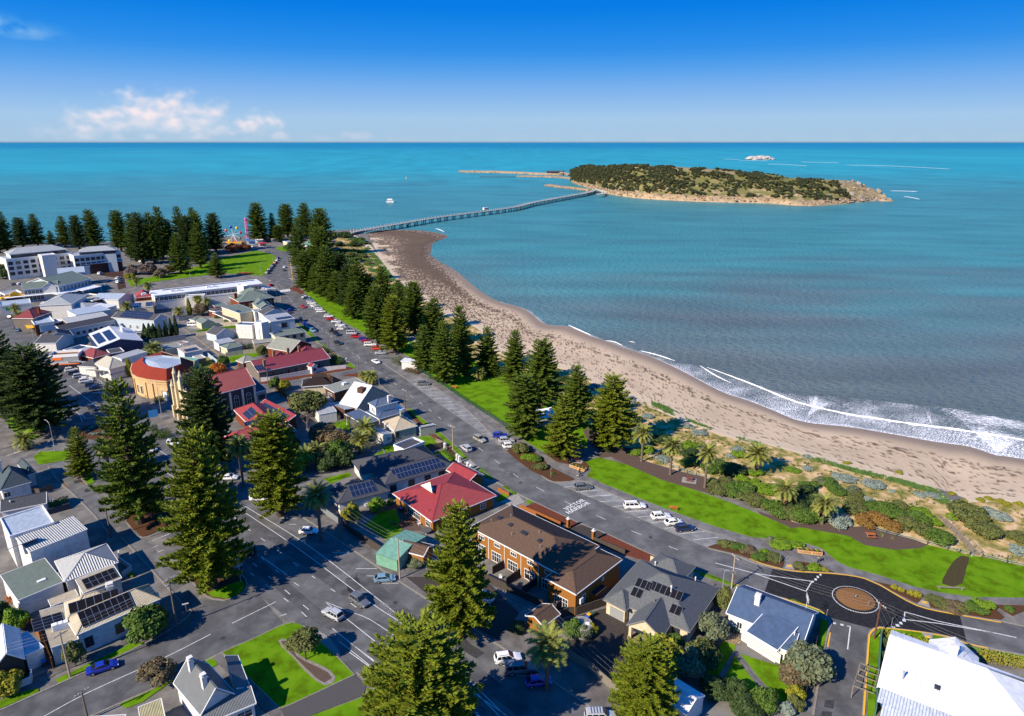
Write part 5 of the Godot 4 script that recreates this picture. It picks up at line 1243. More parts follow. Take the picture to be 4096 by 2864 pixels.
func build_details():
	for a in[
	["suv","white",-.7,-95.9,.2,"white SUV parked nearest the brick forecourt"],
	["canopy_ute","grey",1.5,-93.4,.12,"grey twin cab with hard canopy parked beside the white car"],
	["hatch","blue",4.3,-90.6,.15,"blue hatchback parked under the kerbside date palm"],
	["hatch","skyblue",-25.5,-118.2,.16,"blue grey hatchback parked before the green tin shed"],
	["hatch","white",-45.7,-135.8,0,"white hatchback parked at the tall kerbside palm"],
	["wagon","black",-56.9,-128.5,2.42,"black SUV half hidden by the huge pine"],
	["suv","silver",-58,-123.9,2.42,"silver wagon parked at the tree island"],
	["sedan","white",-73.9,-161.7,.1,"white sedan parked below the dark palm"],
	["van","white",-61.9,-150.9,.04,"white van behind the bushy street pine"],
	["wagon","white",-97.5,-183,.2,"white SUV with roof rack near the church car park","rack"],
	["suv","silver",-103.3,-179,-.32,"silver car half hidden by the open pine"],
	["wagon","silver",13.5,-83.3,.02,"silver SUV cropped by the bottom edge","rack"],
	["hatch","white",-6.5,-83.2,-.47,"white car behind the bottom pine"]]:car(a,"cars parked along the main street")
	for a in[
	["suv","grey",-29.1,-111.2,-.69,"grey SUV heading toward the bottom edge"],
	["suv","silver",-33.2,-107.3,2.54,"older silver SUV driving toward the roundabout"],
	["suv","champagne",-9.5,-185.8,-.88,"greenish silver car driving toward the viewer on the esplanade"],
	["suv","silver",-13.2,-179.7,2.13,"silver car driving away on the esplanade"],
	["sedan","white",-54.2,-260.8,-.89,"white sedan driving toward the viewer past the inn"],
	["suv","black",-75.7,-287,-.83,"black car driving toward the viewer near the power pole"],
	["ute","black",-80,-301.9,-.97,"black utility truck towing a trailer"],
	["sedan","red",-111.1,-356.8,-.94,"dark red sedan alone on the far esplanade"],
	["suv","skyblue",-162.1,-496.5,1.78,"pale blue car driving toward the causeway"],
	["suv","teal",-156.4,-466.4,1.69,"dark teal car driving toward the viewer at the bend"],
	["hatch","white",-159,-477.7,1.62,"white car following the teal one"],
	["suv","black",-137.8,-210.6,-.62,"black car leaving the planted roundabout"]]:car(a,"cars driving on the roads")
	for a in[
	["sedan","blue",-68.2,-93.8,.53,"bright blue sedan parked on the cross street"],
	["suv","white",-5.6,-112.4,2.57,"white SUV in the brick forecourt under the pine"],
	["hatch","white",-9.7,-115.7,2.33,"white hatchback deeper in the brick forecourt"],
	["suv","silver",-170,-214.7,2.1,"silver SUV with an orange light at the left edge"],
	["hatch","white",-160.5,-205.4,.33,"white car half hidden by the dark pine"],
	["suv","skyblue",-230,-309.3,2,"pale blue car at the corner shop"],
	["hatch","navy",-233.8,-313.8,2.05,"dark car behind the pale blue one"],
	["suv","white",-235.8,-318.1,1.86,"white car at the corner shop"],
	["suv","black",-249.9,-334.1,1.53,"black car turning at the palm corner"],
	["van","white",-152.6,-318.4,0,"white van with open side door in the yard"],
	["hatch","black",-156.2,-325.9,.51,"black car behind the white van"],
	["suv","navy",-165.3,-347.7,1.77,"navy car behind the motel palms"],
	["sedan","white",-170.3,-361.5,.35,"white car beside the motel wall"],
	["suv","skyblue",-187.4,-356.5,.5,"pale blue car in the motel yard"],
	["hatch","white",-190.9,-361.5,1.05,"white car in the motel yard"],
	["suv","red",-185,-372,1.45,"red car beside the white water tank"],
	["sedan","white",-185.3,-318.3,.86,"white car outside the motel row"],
	["sedan","white",-172.8,-303.6,.57,"white sedan below the blue wall"],
	["sedan","white",-170.8,-305,.52,"second white sedan below the blue wall"],
	["suv","grey",-163.8,-308,1.03,"grey car in the cypress car park"],
	["hatch","yellow",-155.2,-301.4,.78,"yellow car behind the cypress row"],
	["van","white",-165.4,-315.2,1.17,"small white van with blue panels by the wall"],
	["van","white",-163.3,-316.6,1.28,"small white van with red panels by the wall"],
	["suv","white",-274,-453.5,1.54,"white car on the brick plaza"],
	["hatch","white",-253.2,-437.2,1.36,"white car in the plaza row, first"],
	["hatch","skyblue",-249.1,-430.2,1.47,"blue car in the plaza row, second"],
	["suv","white",-245.7,-424.2,1.53,"white car in the plaza row, third"],
	["suv","silver",-255.7,-426.7,1.55,"silver car in the shade of the verandah hotel"],
	["hatch","white",-248.2,-413.4,1.53,"white car in the shade of the verandah hotel"],
	["hatch","grey",-306.1,-417,1.11,"grey car beyond the yellow cafe"],
	["hatch","white",-304.1,-419.1,1.41,"white car beyond the yellow cafe"],
	["van","white",-292.4,-387.2,1.53,"white van left of the yellow cafe"],
	["hatch","white",-229.2,-557.6,1.39,"white car beneath the ferris wheel"],
	["suv","white",-271.8,-502.5,1.42,"white car under the grove"],
	["van","white",-216.8,-578.4,1.34,"white truck beside the pink tower"]]:car(a,"")
	for a in[
	["canopy_ute","white",29.5,-147,.06,"white twin cab with canopy and roof racks parked by the long lawn"],
	["suv","white",34.8,-142.2,.16,"larger white SUV parked by the long lawn"],
	["hatch","white",37.2,-139.6,.23,"small white hatchback parked by the long lawn"],
	["suv","navy",39.1,-137,.16,"dark blue car parked last by the long lawn"],
	["suv","grey",18,-156.5,.17,"grey SUV parked first by the long lawn"],
	["suv","blue",-3.5,-188.5,.1,"blue car in the bays before the round shrub"],
	["suv","silver",-1.6,-184.9,.15,"silver SUV in the bays before the round shrub"],
	["suv","white",-.4,-181.2,.23,"white SUV in the bays before the round shrub"],
	["suv","grey",-32,-234.7,.04,"lone grey SUV in the fenced parking bays"],
	["sedan","silver",-54.5,-272.7,.1,"silver sedan at the end of the pine row"],
	["suv","orange",-57.3,-279.1,.05,"orange red SUV in the pine row"],
	["canopy_ute","white",-61.2,-284.9,.11,"white canopy truck in the pine row"],
	["hatch","red",-64.1,-290.2,.13,"red hatchback in the pine row"],
	["hatch","blue",-66,-293.8,.24,"blue hatchback in the pine row"],
	["suv","red",-70.1,-297.6,.06,"crimson SUV in the pine row"],
	["van","silver",-73.3,-303.4,.06,"silver van in the pine row"],
	["suv","grey",-76.2,-308.6,0,"dark grey car in the pine row"],
	["hatch","silver",-77.8,-311.7,0,"pale silver hatchback in the pine row"],
	["hatch","white",-80,-313.8,.09,"white hatchback beside the silver ones in the pine row"],
	["van","black",-103.5,-326.9,-1.18,"black van parked below the white modern house"],
	["hatch","blue",-99.7,-320.4,-1.03,"blue car parked below the white modern house"],
	["hatch","skyblue",-96.5,-314.8,-.88,"pale blue car parked on the grass verge side"],
	["suv","skyblue",-92.5,-308.2,-.8,"pale blue SUV nearest on the verge side"],
	["hatch","red",-147.4,-414.4,1.31,"dark red van at the white hotel corner"],
	["hatch","blue",-114.9,-348.4,.74,"blue car by the curved parapet shop"],
	["hatch","white",-79.9,-311.3,.14,"white car, first in the far pine row"],
	["suv","white",-82.1,-318.1,.14,"white car, second in the far pine row"],
	["sedan","white",-85.7,-325.1,.14,"white car, third in the far pine row"],
	["hatch","red",-89.7,-330,.14,"red car, fourth in the far pine row"],
	["suv","white",-92.1,-335.6,.15,"white car, fifth in the far pine row"],
	["sedan","white",-98.6,-345.8,.15,"white car, sixth in the far pine row"],
	["hatch","white",-100.8,-350.5,.15,"white car, seventh in the far pine row"],
	["suv","silver",-102.3,-353.8,.15,"silver car, eighth in the far pine row"],
	["sedan","white",-104.5,-357.3,.16,"white car, ninth in the far pine row"],
	["hatch","white",-106.2,-360.2,.16,"white car, tenth in the far pine row"],
	["suv","white",-108.6,-365,.16,"white car, eleventh in the far pine row"],
	["sedan","silver",-110.4,-369.1,.16,"silver car, twelfth in the far pine row"],
	["hatch","skyblue",-111.9,-373,.16,"skyblue car, thirteenth in the far pine row"],
	["suv","navy",-114.2,-376.4,.16,"navy car, fourteenth in the far pine row"],
	["sedan","white",-116.2,-380.1,.17,"white car, fifteenth in the far pine row"],
	["suv","black",-176.2,-516.1,1.41,"black car, first on the reserve side of the bend"],
	["hatch","white",-173.6,-507.5,1.4,"white car, second on the reserve side of the bend"],
	["suv","red",-171.1,-495.7,1.39,"red car, third on the reserve side of the bend"],
	["hatch","grey",-169.7,-487.7,1.39,"grey car, fourth on the reserve side of the bend"],
	["suv","black",-168.4,-481.3,1.38,"black car, fifth on the reserve side of the bend"],
	["hatch","grey",-166.9,-474.6,1.38,"grey car, sixth on the reserve side of the bend"],
	["suv","navy",-165.4,-466.8,1.37,"navy car, seventh on the reserve side of the bend"],
	["hatch","black",-164.5,-461.7,1.37,"black car, eighth on the reserve side of the bend"],
	["suv","grey",-163.1,-455.1,1.36,"grey car, ninth on the reserve side of the bend"]]:car(a,"cars parked on the esplanade")
	for a in[
	["hatch","navy",-186.6,-267.2,.38,"dark car first before the orange shop"],
	["suv","white",-182.5,-263.1,.54,"white car before the orange shop"],
	["suv","white",-179.2,-259.8,.39,"white car with red neighbour before the shops"],
	["sedan","skyblue",-177.1,-257.8,.4,"pale blue car before the shops"],
	["van","white",-174.5,-254.6,.54,"white van with teal lettering before the shops"],
	["suv","white",-169.2,-250.5,.57,"white SUV by the street sign"],
	["suv","navy",-165.1,-246.3,.54,"dark blue car with red roof light"],
	["suv","silver",-161.5,-243,.7,"silver car before the cream clinic"],
	["hatch","white",-157.4,-239.9,.47,"white hatchback behind a pale one"],
	["suv","white",-156,-237.7,.58,"white car before the hall trees"],
	["suv","navy",-151.2,-233.3,.56,"dark blue car in tree shade"],
	["sedan","navy",-148.4,-230.8,.62,"dark sedan in tree shade"],
	["ute","silver",-143.1,-225.5,.15,"silver utility truck at the disabled bay"]]:car(a,"cars angle parked before the shops")
	trailer(-83.79,-308.23,-.75)
	power_pole(-78.62,-282.24,6.6,.75,"power pole beside the brick gable house",1,"pole_timber")
	power_pole(-58.16,-247.48,7.1,.75,"tall power pole at the inn corner",1,"pole_timber")
	power_pole(-35.33,-211.5,6.8,.75,"power pole at the blue roofed house",1,"pole_timber")
	power_pole(-16.87,-179.77,7.5,.75,"pale power pole at the cottage verge",1,"pole_pale")
	power_pole(43.37,-115.95,7.2,.3,"concrete power pole before the blue gabled house",1,"pole_pale")
	power_pole(64.14,-101.24,7.5,.3,"brown timber power pole at the side street corner",1,"pole_brown")
	power_pole(-37.86,-132.72,9.4,.75,"dark power pole at the golden shrub",2,"pole_timber")
	power_pole(-22.57,-118.76,9.2,.75,"timber power pole before the small brick garage",1,"pole_pale")
	power_pole(5.92,-104.28,3.1,.75,"power pole at the garage roof beside the palm",1,"galvanised_pole")
	power_pole(-60.74,-104.28,10.5,-.55,"power pole with three crossarms at the cottage corner",2,"pole_timber")
	power_pole(-72.67,-92.14,8.9,-.55,"pale power pole behind the blue sedan",1,"pole_pale")
	power_pole(-64.57,-83.36,5.6,-.55,"dark stub power pole on the cross street",1,"pole_timber")
	power_pole(-89.36,-134.18,7.3,-.55,"dark power pole on the service road",0,"pole_timber")
	power_pole(-122.34,-177.61,8,.6,"grey pole beside the young roundabout pine",0,"galvanised_pole")
	power_pole(-86.94,-231.2,8.1,.75,"dark pole before the stone inn",0,"pole_timber")
	power_pole(-71.34,-163.44,11.4,.75,"power pole behind the dark palm",2,"pole_timber")
	wires([-78.6,6.4,-282.2,-58.2,6.9,-247.5],3,.7,"thin esplanade power line between brick gable house and inn corner")
	wires([-58.2,6.9,-247.5,-35.3,6.6,-211.5],3,.7,"thin esplanade power line between inn corner and blue roofed house")
	wires([-35.3,6.6,-211.5,-16.9,7.3,-179.8],3,.7,"thin esplanade power line between blue roofed house and cottage")
	wires([43.4,7,-116,64.1,7.3,-101.2],4,.9,"power line over the black roundabout")
	wires([64.1,7.3,-101.2,86,8.8,-80],3,.9,"power line leaving the right edge")
	wires([64.1,7.3,-101.2,58,8.8,-62],4,.8,"power line above the side street")
	wires([-71.3,11.2,-163.4,-37.9,9.2,-132.7],3,.7,"power line between dark palm and golden shrub")
	wires([-37.9,9.2,-132.7,-22.6,9,-118.8],4,.7,"power line over the shaded back lawn")
	wires([-22.6,9,-118.8,5.9,2.9,-104.3],4,.7,"power line over the brick forecourt")
	wires([5.9,2.9,-104.3,40,8.8,-50],5,1.0,"power line over the paved yard")
	wires([-60.7,10.3,-104.3,-72.7,8.7,-92.1],3,.7,"power line over the pale blue cottage")
	wires([-72.7,8.7,-92.1,-110,8.8,-76],3,.7,"power line leaving the left edge")
	street_light(-129.73,-178.37,9.4,2.6,"curved street light on the rounded lawn",1.6)
	street_light(-134.25,-212.54,9.3,2.6,"street light at the disabled parking bay",2.2)
	street_light(-111.79,-203.77,11.9,2.6,"tall street light before the round hall",1.8)
	street_light(-47.86,-233.51,4.7,.8,"slim street light beside the palms",.2)
	street_light(-177.26,-507.46,9.1,3.6,"street light at the reserve bend",1.8)
	street_light(-165.72,-449.43,8.9,.3,"street light with curved arm over the reserve",1.8)
	street_light(-140.64,-402.78,4.7,.3,"street light at the zebra crossing",1.8)
	street_light(-132.55,-409.36,5.5,2.8,"pedestrian light on the brick island",1.8)
	street_light(41.15,-114.64,5.1,-.4,"white street light beside the grey hipped house",.3)
	street_light(-220.23,-424.91,5.3,1,"street light at the reserve path",1.8)
	street_light(-205.31,-434.03,5.4,1,"second street light at the reserve path",1.8)
	street_light(-183.96,-457.53,4.9,1,"third street light on the reserve lawn",1.8)
	street_light(-54.31,-117.87,7.2,2.4,"dark street light on the tree island",.5)
	street_light(-211.58,-292.51,6.9,2.4,"street light at the motel sign",.8)
	street_light(-151.19,-236.87,5.5,2.4,"street light before the cream clinic",.8)
	sign_post(-41.25,-104.38,2.8,.5,V2(1.2,.25),"wt","street name sign on the corner lawn","")
	sign_post(-60.79,-108.31,2.2,.4,V2(1.1,.25),"wt","street name sign at the cottage corner","")
	sign_post(57.61,-105.97,2.6,.2,V2(.1,.1),"wt","give way sign with a red rimmed white triangle beside the blue roof","")
	sign_post(68.36,-103.73,2.6,.6,V2(.5,.5),"galvanised","keep left sign at the roundabout exit","")
	sign_post(55.67,-123.79,2.5,.3,V2(.15,.4),"galvanised","slim post sign at the Lions Park ramp","")
	sign_post(10.13,-162.3,3,.6,V2(.12,.3),"wt","thin white post on the bark mulch","")
	sign_post(67.44,-110.1,1.2,.3,V2(.5,.3),"galvanised","small sign on the wood chip roundabout","")
	sign_post(-113,-201.2,3.7,.5,V2(2.6,2.4),"blue_sign","blue and green town sign at the roundabout","")
	sign_post(-171.06,-255.54,1.9,.6,V2(.6,.5),"wt","parking sign on the shop footpath","")
	sign_post(-81.2,-140.43,2,.6,V2(.8,.6),"green_sign","green street sign on the leaf littered island","")
	sign_post(90.24,-158.46,2.6,.3,V2(.14,.2),"wt","white marker post on the dune","")
	sign_post(97.61,-126.63,.7,.5,V2(.7,.6),"wt","white notice board at the beach steps","")
	sign_post(99.54,-126.63,.7,.4,V2(.3,.5),"wt","small white marker at the beach steps","")
	sign_post(22.67,-160.74,.8,.3,V2(.15,.25),"dark_trim","dark bollard light by the footpath","")
	pylon_sign(-199.79,-286.99,.7)
	planter(63.68,-127.84,-.24,4.87,"pale timber planter box lettered LIONS PARK beside the green groundcover")
	planter(17.76,-167.56,-.67,4.93,"pale timber planter box lettered LIONS PARK under the pine")
	bench(38.58,-145.85,-.35,"orange timber park bench on the lawn behind the white canopy truck","orange_timber")
	bench(86.19,-115.3,-.1,"long low backless timber bench on the worn lawn","weathered_timber",false,5.2)
	bench(-20.65,-231.04,-.6,"orange park bench behind the mesh fence","orange_timber")
	picnic_table(46,-160.77,-.3,"reddish picnic table on a pale pad under the palms",true,"red_timber")
	picnic_table(79.81,-134.08,-.1,"orange red picnic table on the grey mulch",false,"orange_timber")
	picnic_table(17.78,-172.52,-.3,"shaded picnic table under the park pine",true,"red_timber")
	picnic_table(25.61,-183.92,-.3,"dark picnic table on the mulch below the large pine",false,"weathered_timber")
	picnic_shelter(10.22,-198.83,.25)
	rail_fence([347,-1830,23,51,35,52,-7,7,33,31,17,18,38,35,32,20],"green and white post and rail fence behind the date palms")
	rail_fence([597,-1546,10,8],"short length of rail fence between the bushes")
	rail_fence([813,-1379,28,24,35,22,33,20,31,22,36,19],"rail fence from the brown bush to the beach steps")
	rail_fence([997,-1263,18,11,18,11,27,13,28,12],"rail fence right of the beach steps")
	fence("mesh_fence",[-408,-2605,109,184,60,94,79,137,184,295],1.3,"green_mesh","dark green mesh fence along the esplanade park",2.5,"fence_post")
	fence("paling_fence",[89,-969,36,29,38,50,33,39],1.8,"paling_pale","weathered timber paling fence before the paved yard",2.4)
	fence("paling_fence",[-278,-1278,-86,-80,-23,-32],1.6,"old_brick","grimy brick wall behind the power pole and shaded lawn",2.6)
	fence("sheet_fence",[-392,-1390,-62,-64,-49,-59],1.6,"steel_sheet","grey steel sheet fence beside the tall palm",2.4)
	fence("sheet_fence",[-1245,-2690,98,123,100,122],1.8,"blue_sheet","pale blue steel fence along the dry yard",2.4)
	fence("sheet_fence",[-1466,-3134,69,-50,124,-22],1.7,"cream_sheet","cream steel fence behind the van yard",2.4)
	fence("sheet_fence",[-1436,-3011,63,-27,109,20,55,-20],1.7,"cream_sheet","cream steel fence beside the pale blue garage",2.4)
	fence("sheet_fence",[-1639,-3282,48,-55],1.7,"cream_sheet","short cream fence at the lane bins",2.4)
	fence("sheet_fence",[-1173,-2690,58,-38,93,-45],1.8,"cream_sheet","long pale fence under the creeper hedge",2.4)
	fence("sheet_fence",[655,-1018,-50,89,-49,88],1.7,"green_sheet","green steel fence beside the white roofed house",2.4)
	fence("timber_wall",[572,-1071,-29,55,-22,39],1.4,"paling","dark timber fence beside the blue gabled house",2.4)
	fence("timber_wall",[473,-890,-19,27,-20,22],1.5,"paling","curved timber fence at the garden corner",2.0)
	fence("garden_wall",[90,-1068,15,-9,15,0,25,-12,35,-18],1.7,"old_brick","curved grimy brick wall between townhouses and grey hipped house",1.6)
	fence("front_wall",[19,-1464,44,36,48,43],1.2,"orange_coping","orange brick street wall before the townhouses",3)
	fence("front_wall",[179,-1323,28,22,34,28],1.2,"old_brick","shaded brick street wall right of the gate pillars",3)
	fence("front_wall",[-36,-1557,29,29],.9,"orange_coping","short orange brick wall before the red roofed house",3)
	fence("privacy_screen",[290,-1249,22,20,21,11],1.4,"cream_sheet","cream shade cloth screen behind the grey hipped house",2)
	fence("timber_wall",[-237,-1790,40,-22],1.8,"paling","dark paling fence behind the stone cottage lawn",2.2)
	fence("timber_wall",[-225,-1851,33,33],1.4,"paling_pale","pale paling fence on the cottage footpath",2.2)
	fence("timber_wall",[-1219,-1537,43,4,18,-24],1.8,"paling","brown timber fence behind the slate roofed house",2.2)
	fence("garden_wall",[-1098,-1434,38,-34],1.4,"slate_panel","dark garden wall with a clipped hedge on top",2.2)
	fence("garden_wall",[-737,-2124,-35,-87,-66,-86],1.4,"orange_coping","low orange wall by the large rounded tree",2.2)
	fence("picket_fence",[-838,-1273,16,26,42,31,-8,22],1.1,"white_panel","white front fence of the ribbed roof cottage",2)
	gate_pillar(12.75,-137.67,3.0,.7,"orange_brick","left orange brick gate pillar with lantern at the townhouse drive")
	gate_pillar(17.93,-132.68,3.0,.7,"orange_brick","right orange brick gate pillar with lantern at the townhouse drive")
	gate_pillar(-15.11,-172.52,2.2,.5,"ww","first white gate post of the solar house")
	gate_pillar(-14.39,-171.37,2.2,.5,"ww","second white gate post of the solar house")
	gate_pillar(-11.84,-167.41,2.2,.5,"ww","third white gate post of the solar house")
	gate_pillar(-10.95,-166.04,2.2,.5,"ww","fourth white gate post of the solar house")
	gate_pillar(-19.14,-179.77,2.2,.5,"ww","white fence post at the solar house corner")
	gate_pillar(-8.15,-160.74,1.9,.8,"orange_brick","orange brick letter box pillar with white cap before the red roofed house")
	wheelie_bin(14.77,-107.13,.8,"bin_green","green lidded wheelie bin behind the water tank")
	wheelie_bin(14.15,-106.69,.8,"bin_yellow","yellow lidded wheelie bin behind the water tank")
	wheelie_bin(13.73,-105.98,.8,"bin_blue","blue lidded wheelie bin behind the water tank")
	wheelie_bin(58.24,-86.7,.8,"bin_blue","upper blue lidded bin behind the green fence")
	wheelie_bin(57.86,-86.07,.8,"bin_yellow","yellow lidded bin behind the green fence")
	wheelie_bin(57.46,-85.36,.8,"bin_blue","lower blue lidded bin behind the green fence")
	wheelie_bin(-79.37,-95.67,.8,"bin_yellow","yellow lidded bin at the brick wall")
	wheelie_bin(-78.54,-94.7,.8,"bin_blue","blue lidded bin at the brick wall")
	wheelie_bin(-22.72,-126.24,.8,"bin_yellow","yellow lidded bin in the small brick yard")
	wheelie_bin(-26.83,-145.9,.8,"bin_green","green bin at the red house corner")
	wheelie_bin(-26.4,-145.24,.8,"bin_blue","blue bin at the red house corner")
	water_tank(12.44,-102.91,2.0,2.0,"pale_concrete","round pale concrete water tank in the paved yard")
	water_tank(-179.6,-365.72,3.6,4.6,"ww","white round tank with conical lid in the motel yard")
	garden_table(-19.29,-136.01)
	garden_chair(-21.28,-139.17,.6,"white plastic garden chair beside the round table")
	garden_chair(-2.32,-118.76,.2,"white garden chair in the townhouse courtyard")
	log_pile(-24.83,-139.99)
	verandah_table(24.02,-101.83,.95)
	clothes_hoist(27.58,-97.93)
	garden_chair(39.28,-103.45,.0,"green garden chair on the terrace, left one","bin_green")
	garden_chair(39.8,-103.04,.4,"green garden chair on the terrace, middle one","bin_green")
	garden_chair(40.28,-102.77,.8,"green garden chair on the terrace, right one","bin_green")
	skip(-171.45,-340.14,"red","red lidded skip in the motel yard")
	skip(-172.2,-344.31,"skyblue","pale blue skip in the motel yard")
	skip(-167.07,-332.87,"blue","blue and white skip at the lane")
	person(63.94,-124.24,2.0,.42,"cloth_grey","cloth_black","hair_dark","person in grey top and black trousers walking past the Lions Park planter")
	person(17.28,-163.62,1.0,.12,"cloth_orange","cloth_grey","hair_fair","person in an orange top pushing a pram by the planter")
	person(17.92,-164.42,1.0,.2,"cloth_black","cloth_black","hair_dark","person in black beside the one in orange")
	person(-66.33,-262.54,.4,.05,"cloth_white","cloth_blue","hair_fair","person in white standing on the inn verge")
	person(-68.02,-262.03,.8,.1,"cloth_blue","cloth_black","hair_dark","person in blue by the inn garden")
	person(-175.41,-532.64,.2,.3,"cloth_blue","cloth_black","hair_dark","person crossing the far esplanade")
	person(-213.02,-297.58,.2,.3,"cloth_black","cloth_red","hair_dark","person in dark clothes near the motel sign")
	person(-204.64,-288.2,.2,.3,"cloth_white","cloth_blue","hair_fair","person in white with blue trousers below the motel sign")
	person(-114.38,-374.09,.2,.1,"cloth_black","cloth_black","hair_dark","person in black beside the far parked cars")
	person(-151.24,-424.91,.2,.3,"cloth_white","cloth_black","hair_dark","person at the white hotel corner")
	pram(17.74,-162.95,1.0)
	beach_steps([1007,-1419,-16,148])
	bollard(101.57,-126.45,"first timber bollard right of the beach steps")
	bollard(102.88,-126.26,"second timber bollard right of the beach steps")
	bollard(104.75,-126.08,"third timber bollard right of the beach steps")
	bollard(105.49,-125.97,"fourth timber bollard right of the beach steps")
	ferris_wheel(-242.19,-601.74)
	pink_tower(-231.32,-605.23)
	stall(-220.23,-601.74,"wt","white fair stall beside the pines")
	stall(-210.34,-581.61,"red_sign","red fair stall near the bare tree")
	stall(-208.93,-608.76,"wt","white fair truck by the pines")
	stall(-224.65,-594.89,"blue_sign","blue fair tent beside the pink tower")
	banner_arch([-1645,-5075,244,735])
	shrub([-179.1,-457.53,4.5,.5,"autumn","orange flower bed on the reserve lawn"])
	shrub([-182.07,-455.48,2.5,.5,"rust","red flower bed on the reserve lawn"])
	ring_sign(-264.09,-372.69)
class G:
	var v:=PackedVector3Array()
	var uv:=PackedVector2Array()
	var c:=PackedColorArray()
	var tint:=Color.WHITE
	func t3(p:Vector3,q:Vector3,r:Vector3,a:=Vector2.ZERO,b:=Vector2.ZERO,d:=Vector2.ZERO):
		v.append(p); v.append(q); v.append(r)
		uv.append(a); uv.append(b); uv.append(d)
		c.append(tint); c.append(tint); c.append(tint)
	func tri(p:Vector3,q:Vector3,r:Vector3,off:=.0):
		var x:=(q-p).normalized()
		var n:=(q-p).cross(r-p).normalized()
		var y:=n.cross(x)
		t3(p,q,r,Vector2(off,0),Vector2(off+(q-p).length(),0),Vector2(off+(r-p).dot(x),(r-p).dot(y)))
	func quad(p:Vector3,q:Vector3,r:Vector3,s:Vector3):
		var x:=(q-p).normalized()
		var n:=(q-p).cross(s-p).normalized()
		var y:=n.cross(x)
		var b:=Vector2((q-p).length(),0)
		var d:=Vector2((r-p).dot(x),(r-p).dot(y))
		t3(p,q,r,Vector2.ZERO,b,d)
		t3(p,r,s,Vector2.ZERO,d,Vector2((s-p).dot(x),(s-p).dot(y)))
	func box(at:Vector3,s:Vector3,b:=Basis.IDENTITY):
		var x:=b.x*s.x*.5
		var y:=b.y*s.y*.5
		var z:=b.z*s.z*.5
		quad(at-x-y+z,at+x-y+z,at+x+y+z,at-x+y+z)
		quad(at+x-y-z,at-x-y-z,at-x+y-z,at+x+y-z)
		quad(at+x-y+z,at+x-y-z,at+x+y-z,at+x+y+z)
		quad(at-x-y-z,at-x-y+z,at-x+y+z,at-x+y-z)
		quad(at-x+y+z,at+x+y+z,at+x+y-z,at-x+y-z)
		quad(at-x-y-z,at+x-y-z,at+x-y+z,at-x-y+z)
	func bar(p:Vector3,q:Vector3,w:float,h:=.0):
		var d:=q-p
		var z:=d.normalized()
		var x:=(Vector3.UP if absf(z.y)<.95 else Vector3.RIGHT).cross(z).normalized()
		box((p+q)*.5,Vector3(w,h if h>.0 else w,d.length()),Basis(x,z.cross(x),z))
	func tube(p:Vector3,q:Vector3,r0:float,r1:float,n:=8,cap:=true):
		var z:=(q-p).normalized()
		var x:=(Vector3.UP if absf(z.y)<.9 else Vector3.RIGHT).cross(z).normalized()
		var y:=z.cross(x)
		for i in n:
			var a:=TAU*i/n
			var b:=TAU*(i+1)/n
			var da:=x*cos(a)+y*sin(a)
			var db:=x*cos(b)+y*sin(b)
			quad(p+da*r0,p+db*r0,q+db*r1,q+da*r1)
			if cap:
				tri(q+da*r1,q+db*r1,q)
				tri(p+db*r0,p+da*r0,p)
	func lathe(prof:Array,n:=12,at:=Vector3.ZERO):
		for k in prof.size()-1:
			var p:Vector2=prof[k]
			var q:Vector2=prof[k+1]
			for i in n:
				var a:=TAU*i/n
				var b:=TAU*(i+1)/n
				var ea:=Vector3(cos(a),0,sin(a))
				var eb:=Vector3(cos(b),0,sin(b))
				quad(at+ea*p.x+Vector3.UP*p.y,at+eb*p.x+Vector3.UP*p.y,at+eb*q.x+Vector3.UP*q.y,at+ea*q.x+Vector3.UP*q.y)
	func poly(pts:PackedVector2Array,y:float,deep:float):
		var ix:=Geometry2D.triangulate_polygon(pts)
		for k in range(0,ix.size(),3):
			var a:=pts[ix[k]]
			var b:=pts[ix[k+1]]
			var d:=pts[ix[k+2]]
			t3(Vector3(a.x,y,a.y),Vector3(b.x,y,b.y),Vector3(d.x,y,d.y),a,b,d)
		if deep>.0:
			var cw:=Geometry2D.is_polygon_clockwise(pts)
			for k in pts.size():
				var a:=pts[k]
				var b:=pts[(k+1)%pts.size()]
				if not cw:
					var s:=a
					a=b
					b=s
				quad(Vector3(a.x,y-deep,a.y),Vector3(b.x,y-deep,b.y),Vector3(b.x,y,b.y),Vector3(a.x,y,a.y))
	func add(o:G,xf:Transform3D,tone:=Color.WHITE):
		for i in o.v.size():
			v.append(xf*o.v[i])
			uv.append(o.uv[i])
			c.append(o.c[i]*tone)
	func mesh(smooth:=false)->ArrayMesh:
		var m:=ArrayMesh.new()
		var a:=[]
		a.resize(Mesh.ARRAY_MAX)
		a[Mesh.ARRAY_VERTEX]=v
		a[Mesh.ARRAY_TEX_UV]=uv
		a[Mesh.ARRAY_COLOR]=c
		m.add_surface_from_arrays(Mesh.PRIMITIVE_TRIANGLES,a)
		if smooth:
			var st:=SurfaceTool.new()
			st.begin(Mesh.PRIMITIVE_TRIANGLES)
			for i in v.size():
				st.set_smooth_group(0)
				st.set_uv(uv[i])
				st.set_color(c[i])
				st.add_vertex(v[i])
			st.generate_normals()
			m=st.commit()
		return m
var M:={}
var T:={}
var used:={}
var cache:={}
var rng:=RandomNumberGenerator.new()
var nz:=FastNoiseLite.new()
func numbered(called)->String:
	used[called]=used.get(called,-1)+1
	return called if used[called]==0 else "%s_%03d"%[called,used[called]]
func tag(o:Node,label,category:="",group:="",kind:="")->Node:
	if label:o.set_meta("label",label)
	if category:o.set_meta("category",category)
	if group:o.set_meta("group",group)
	if kind:o.set_meta("kind",kind)
	return o
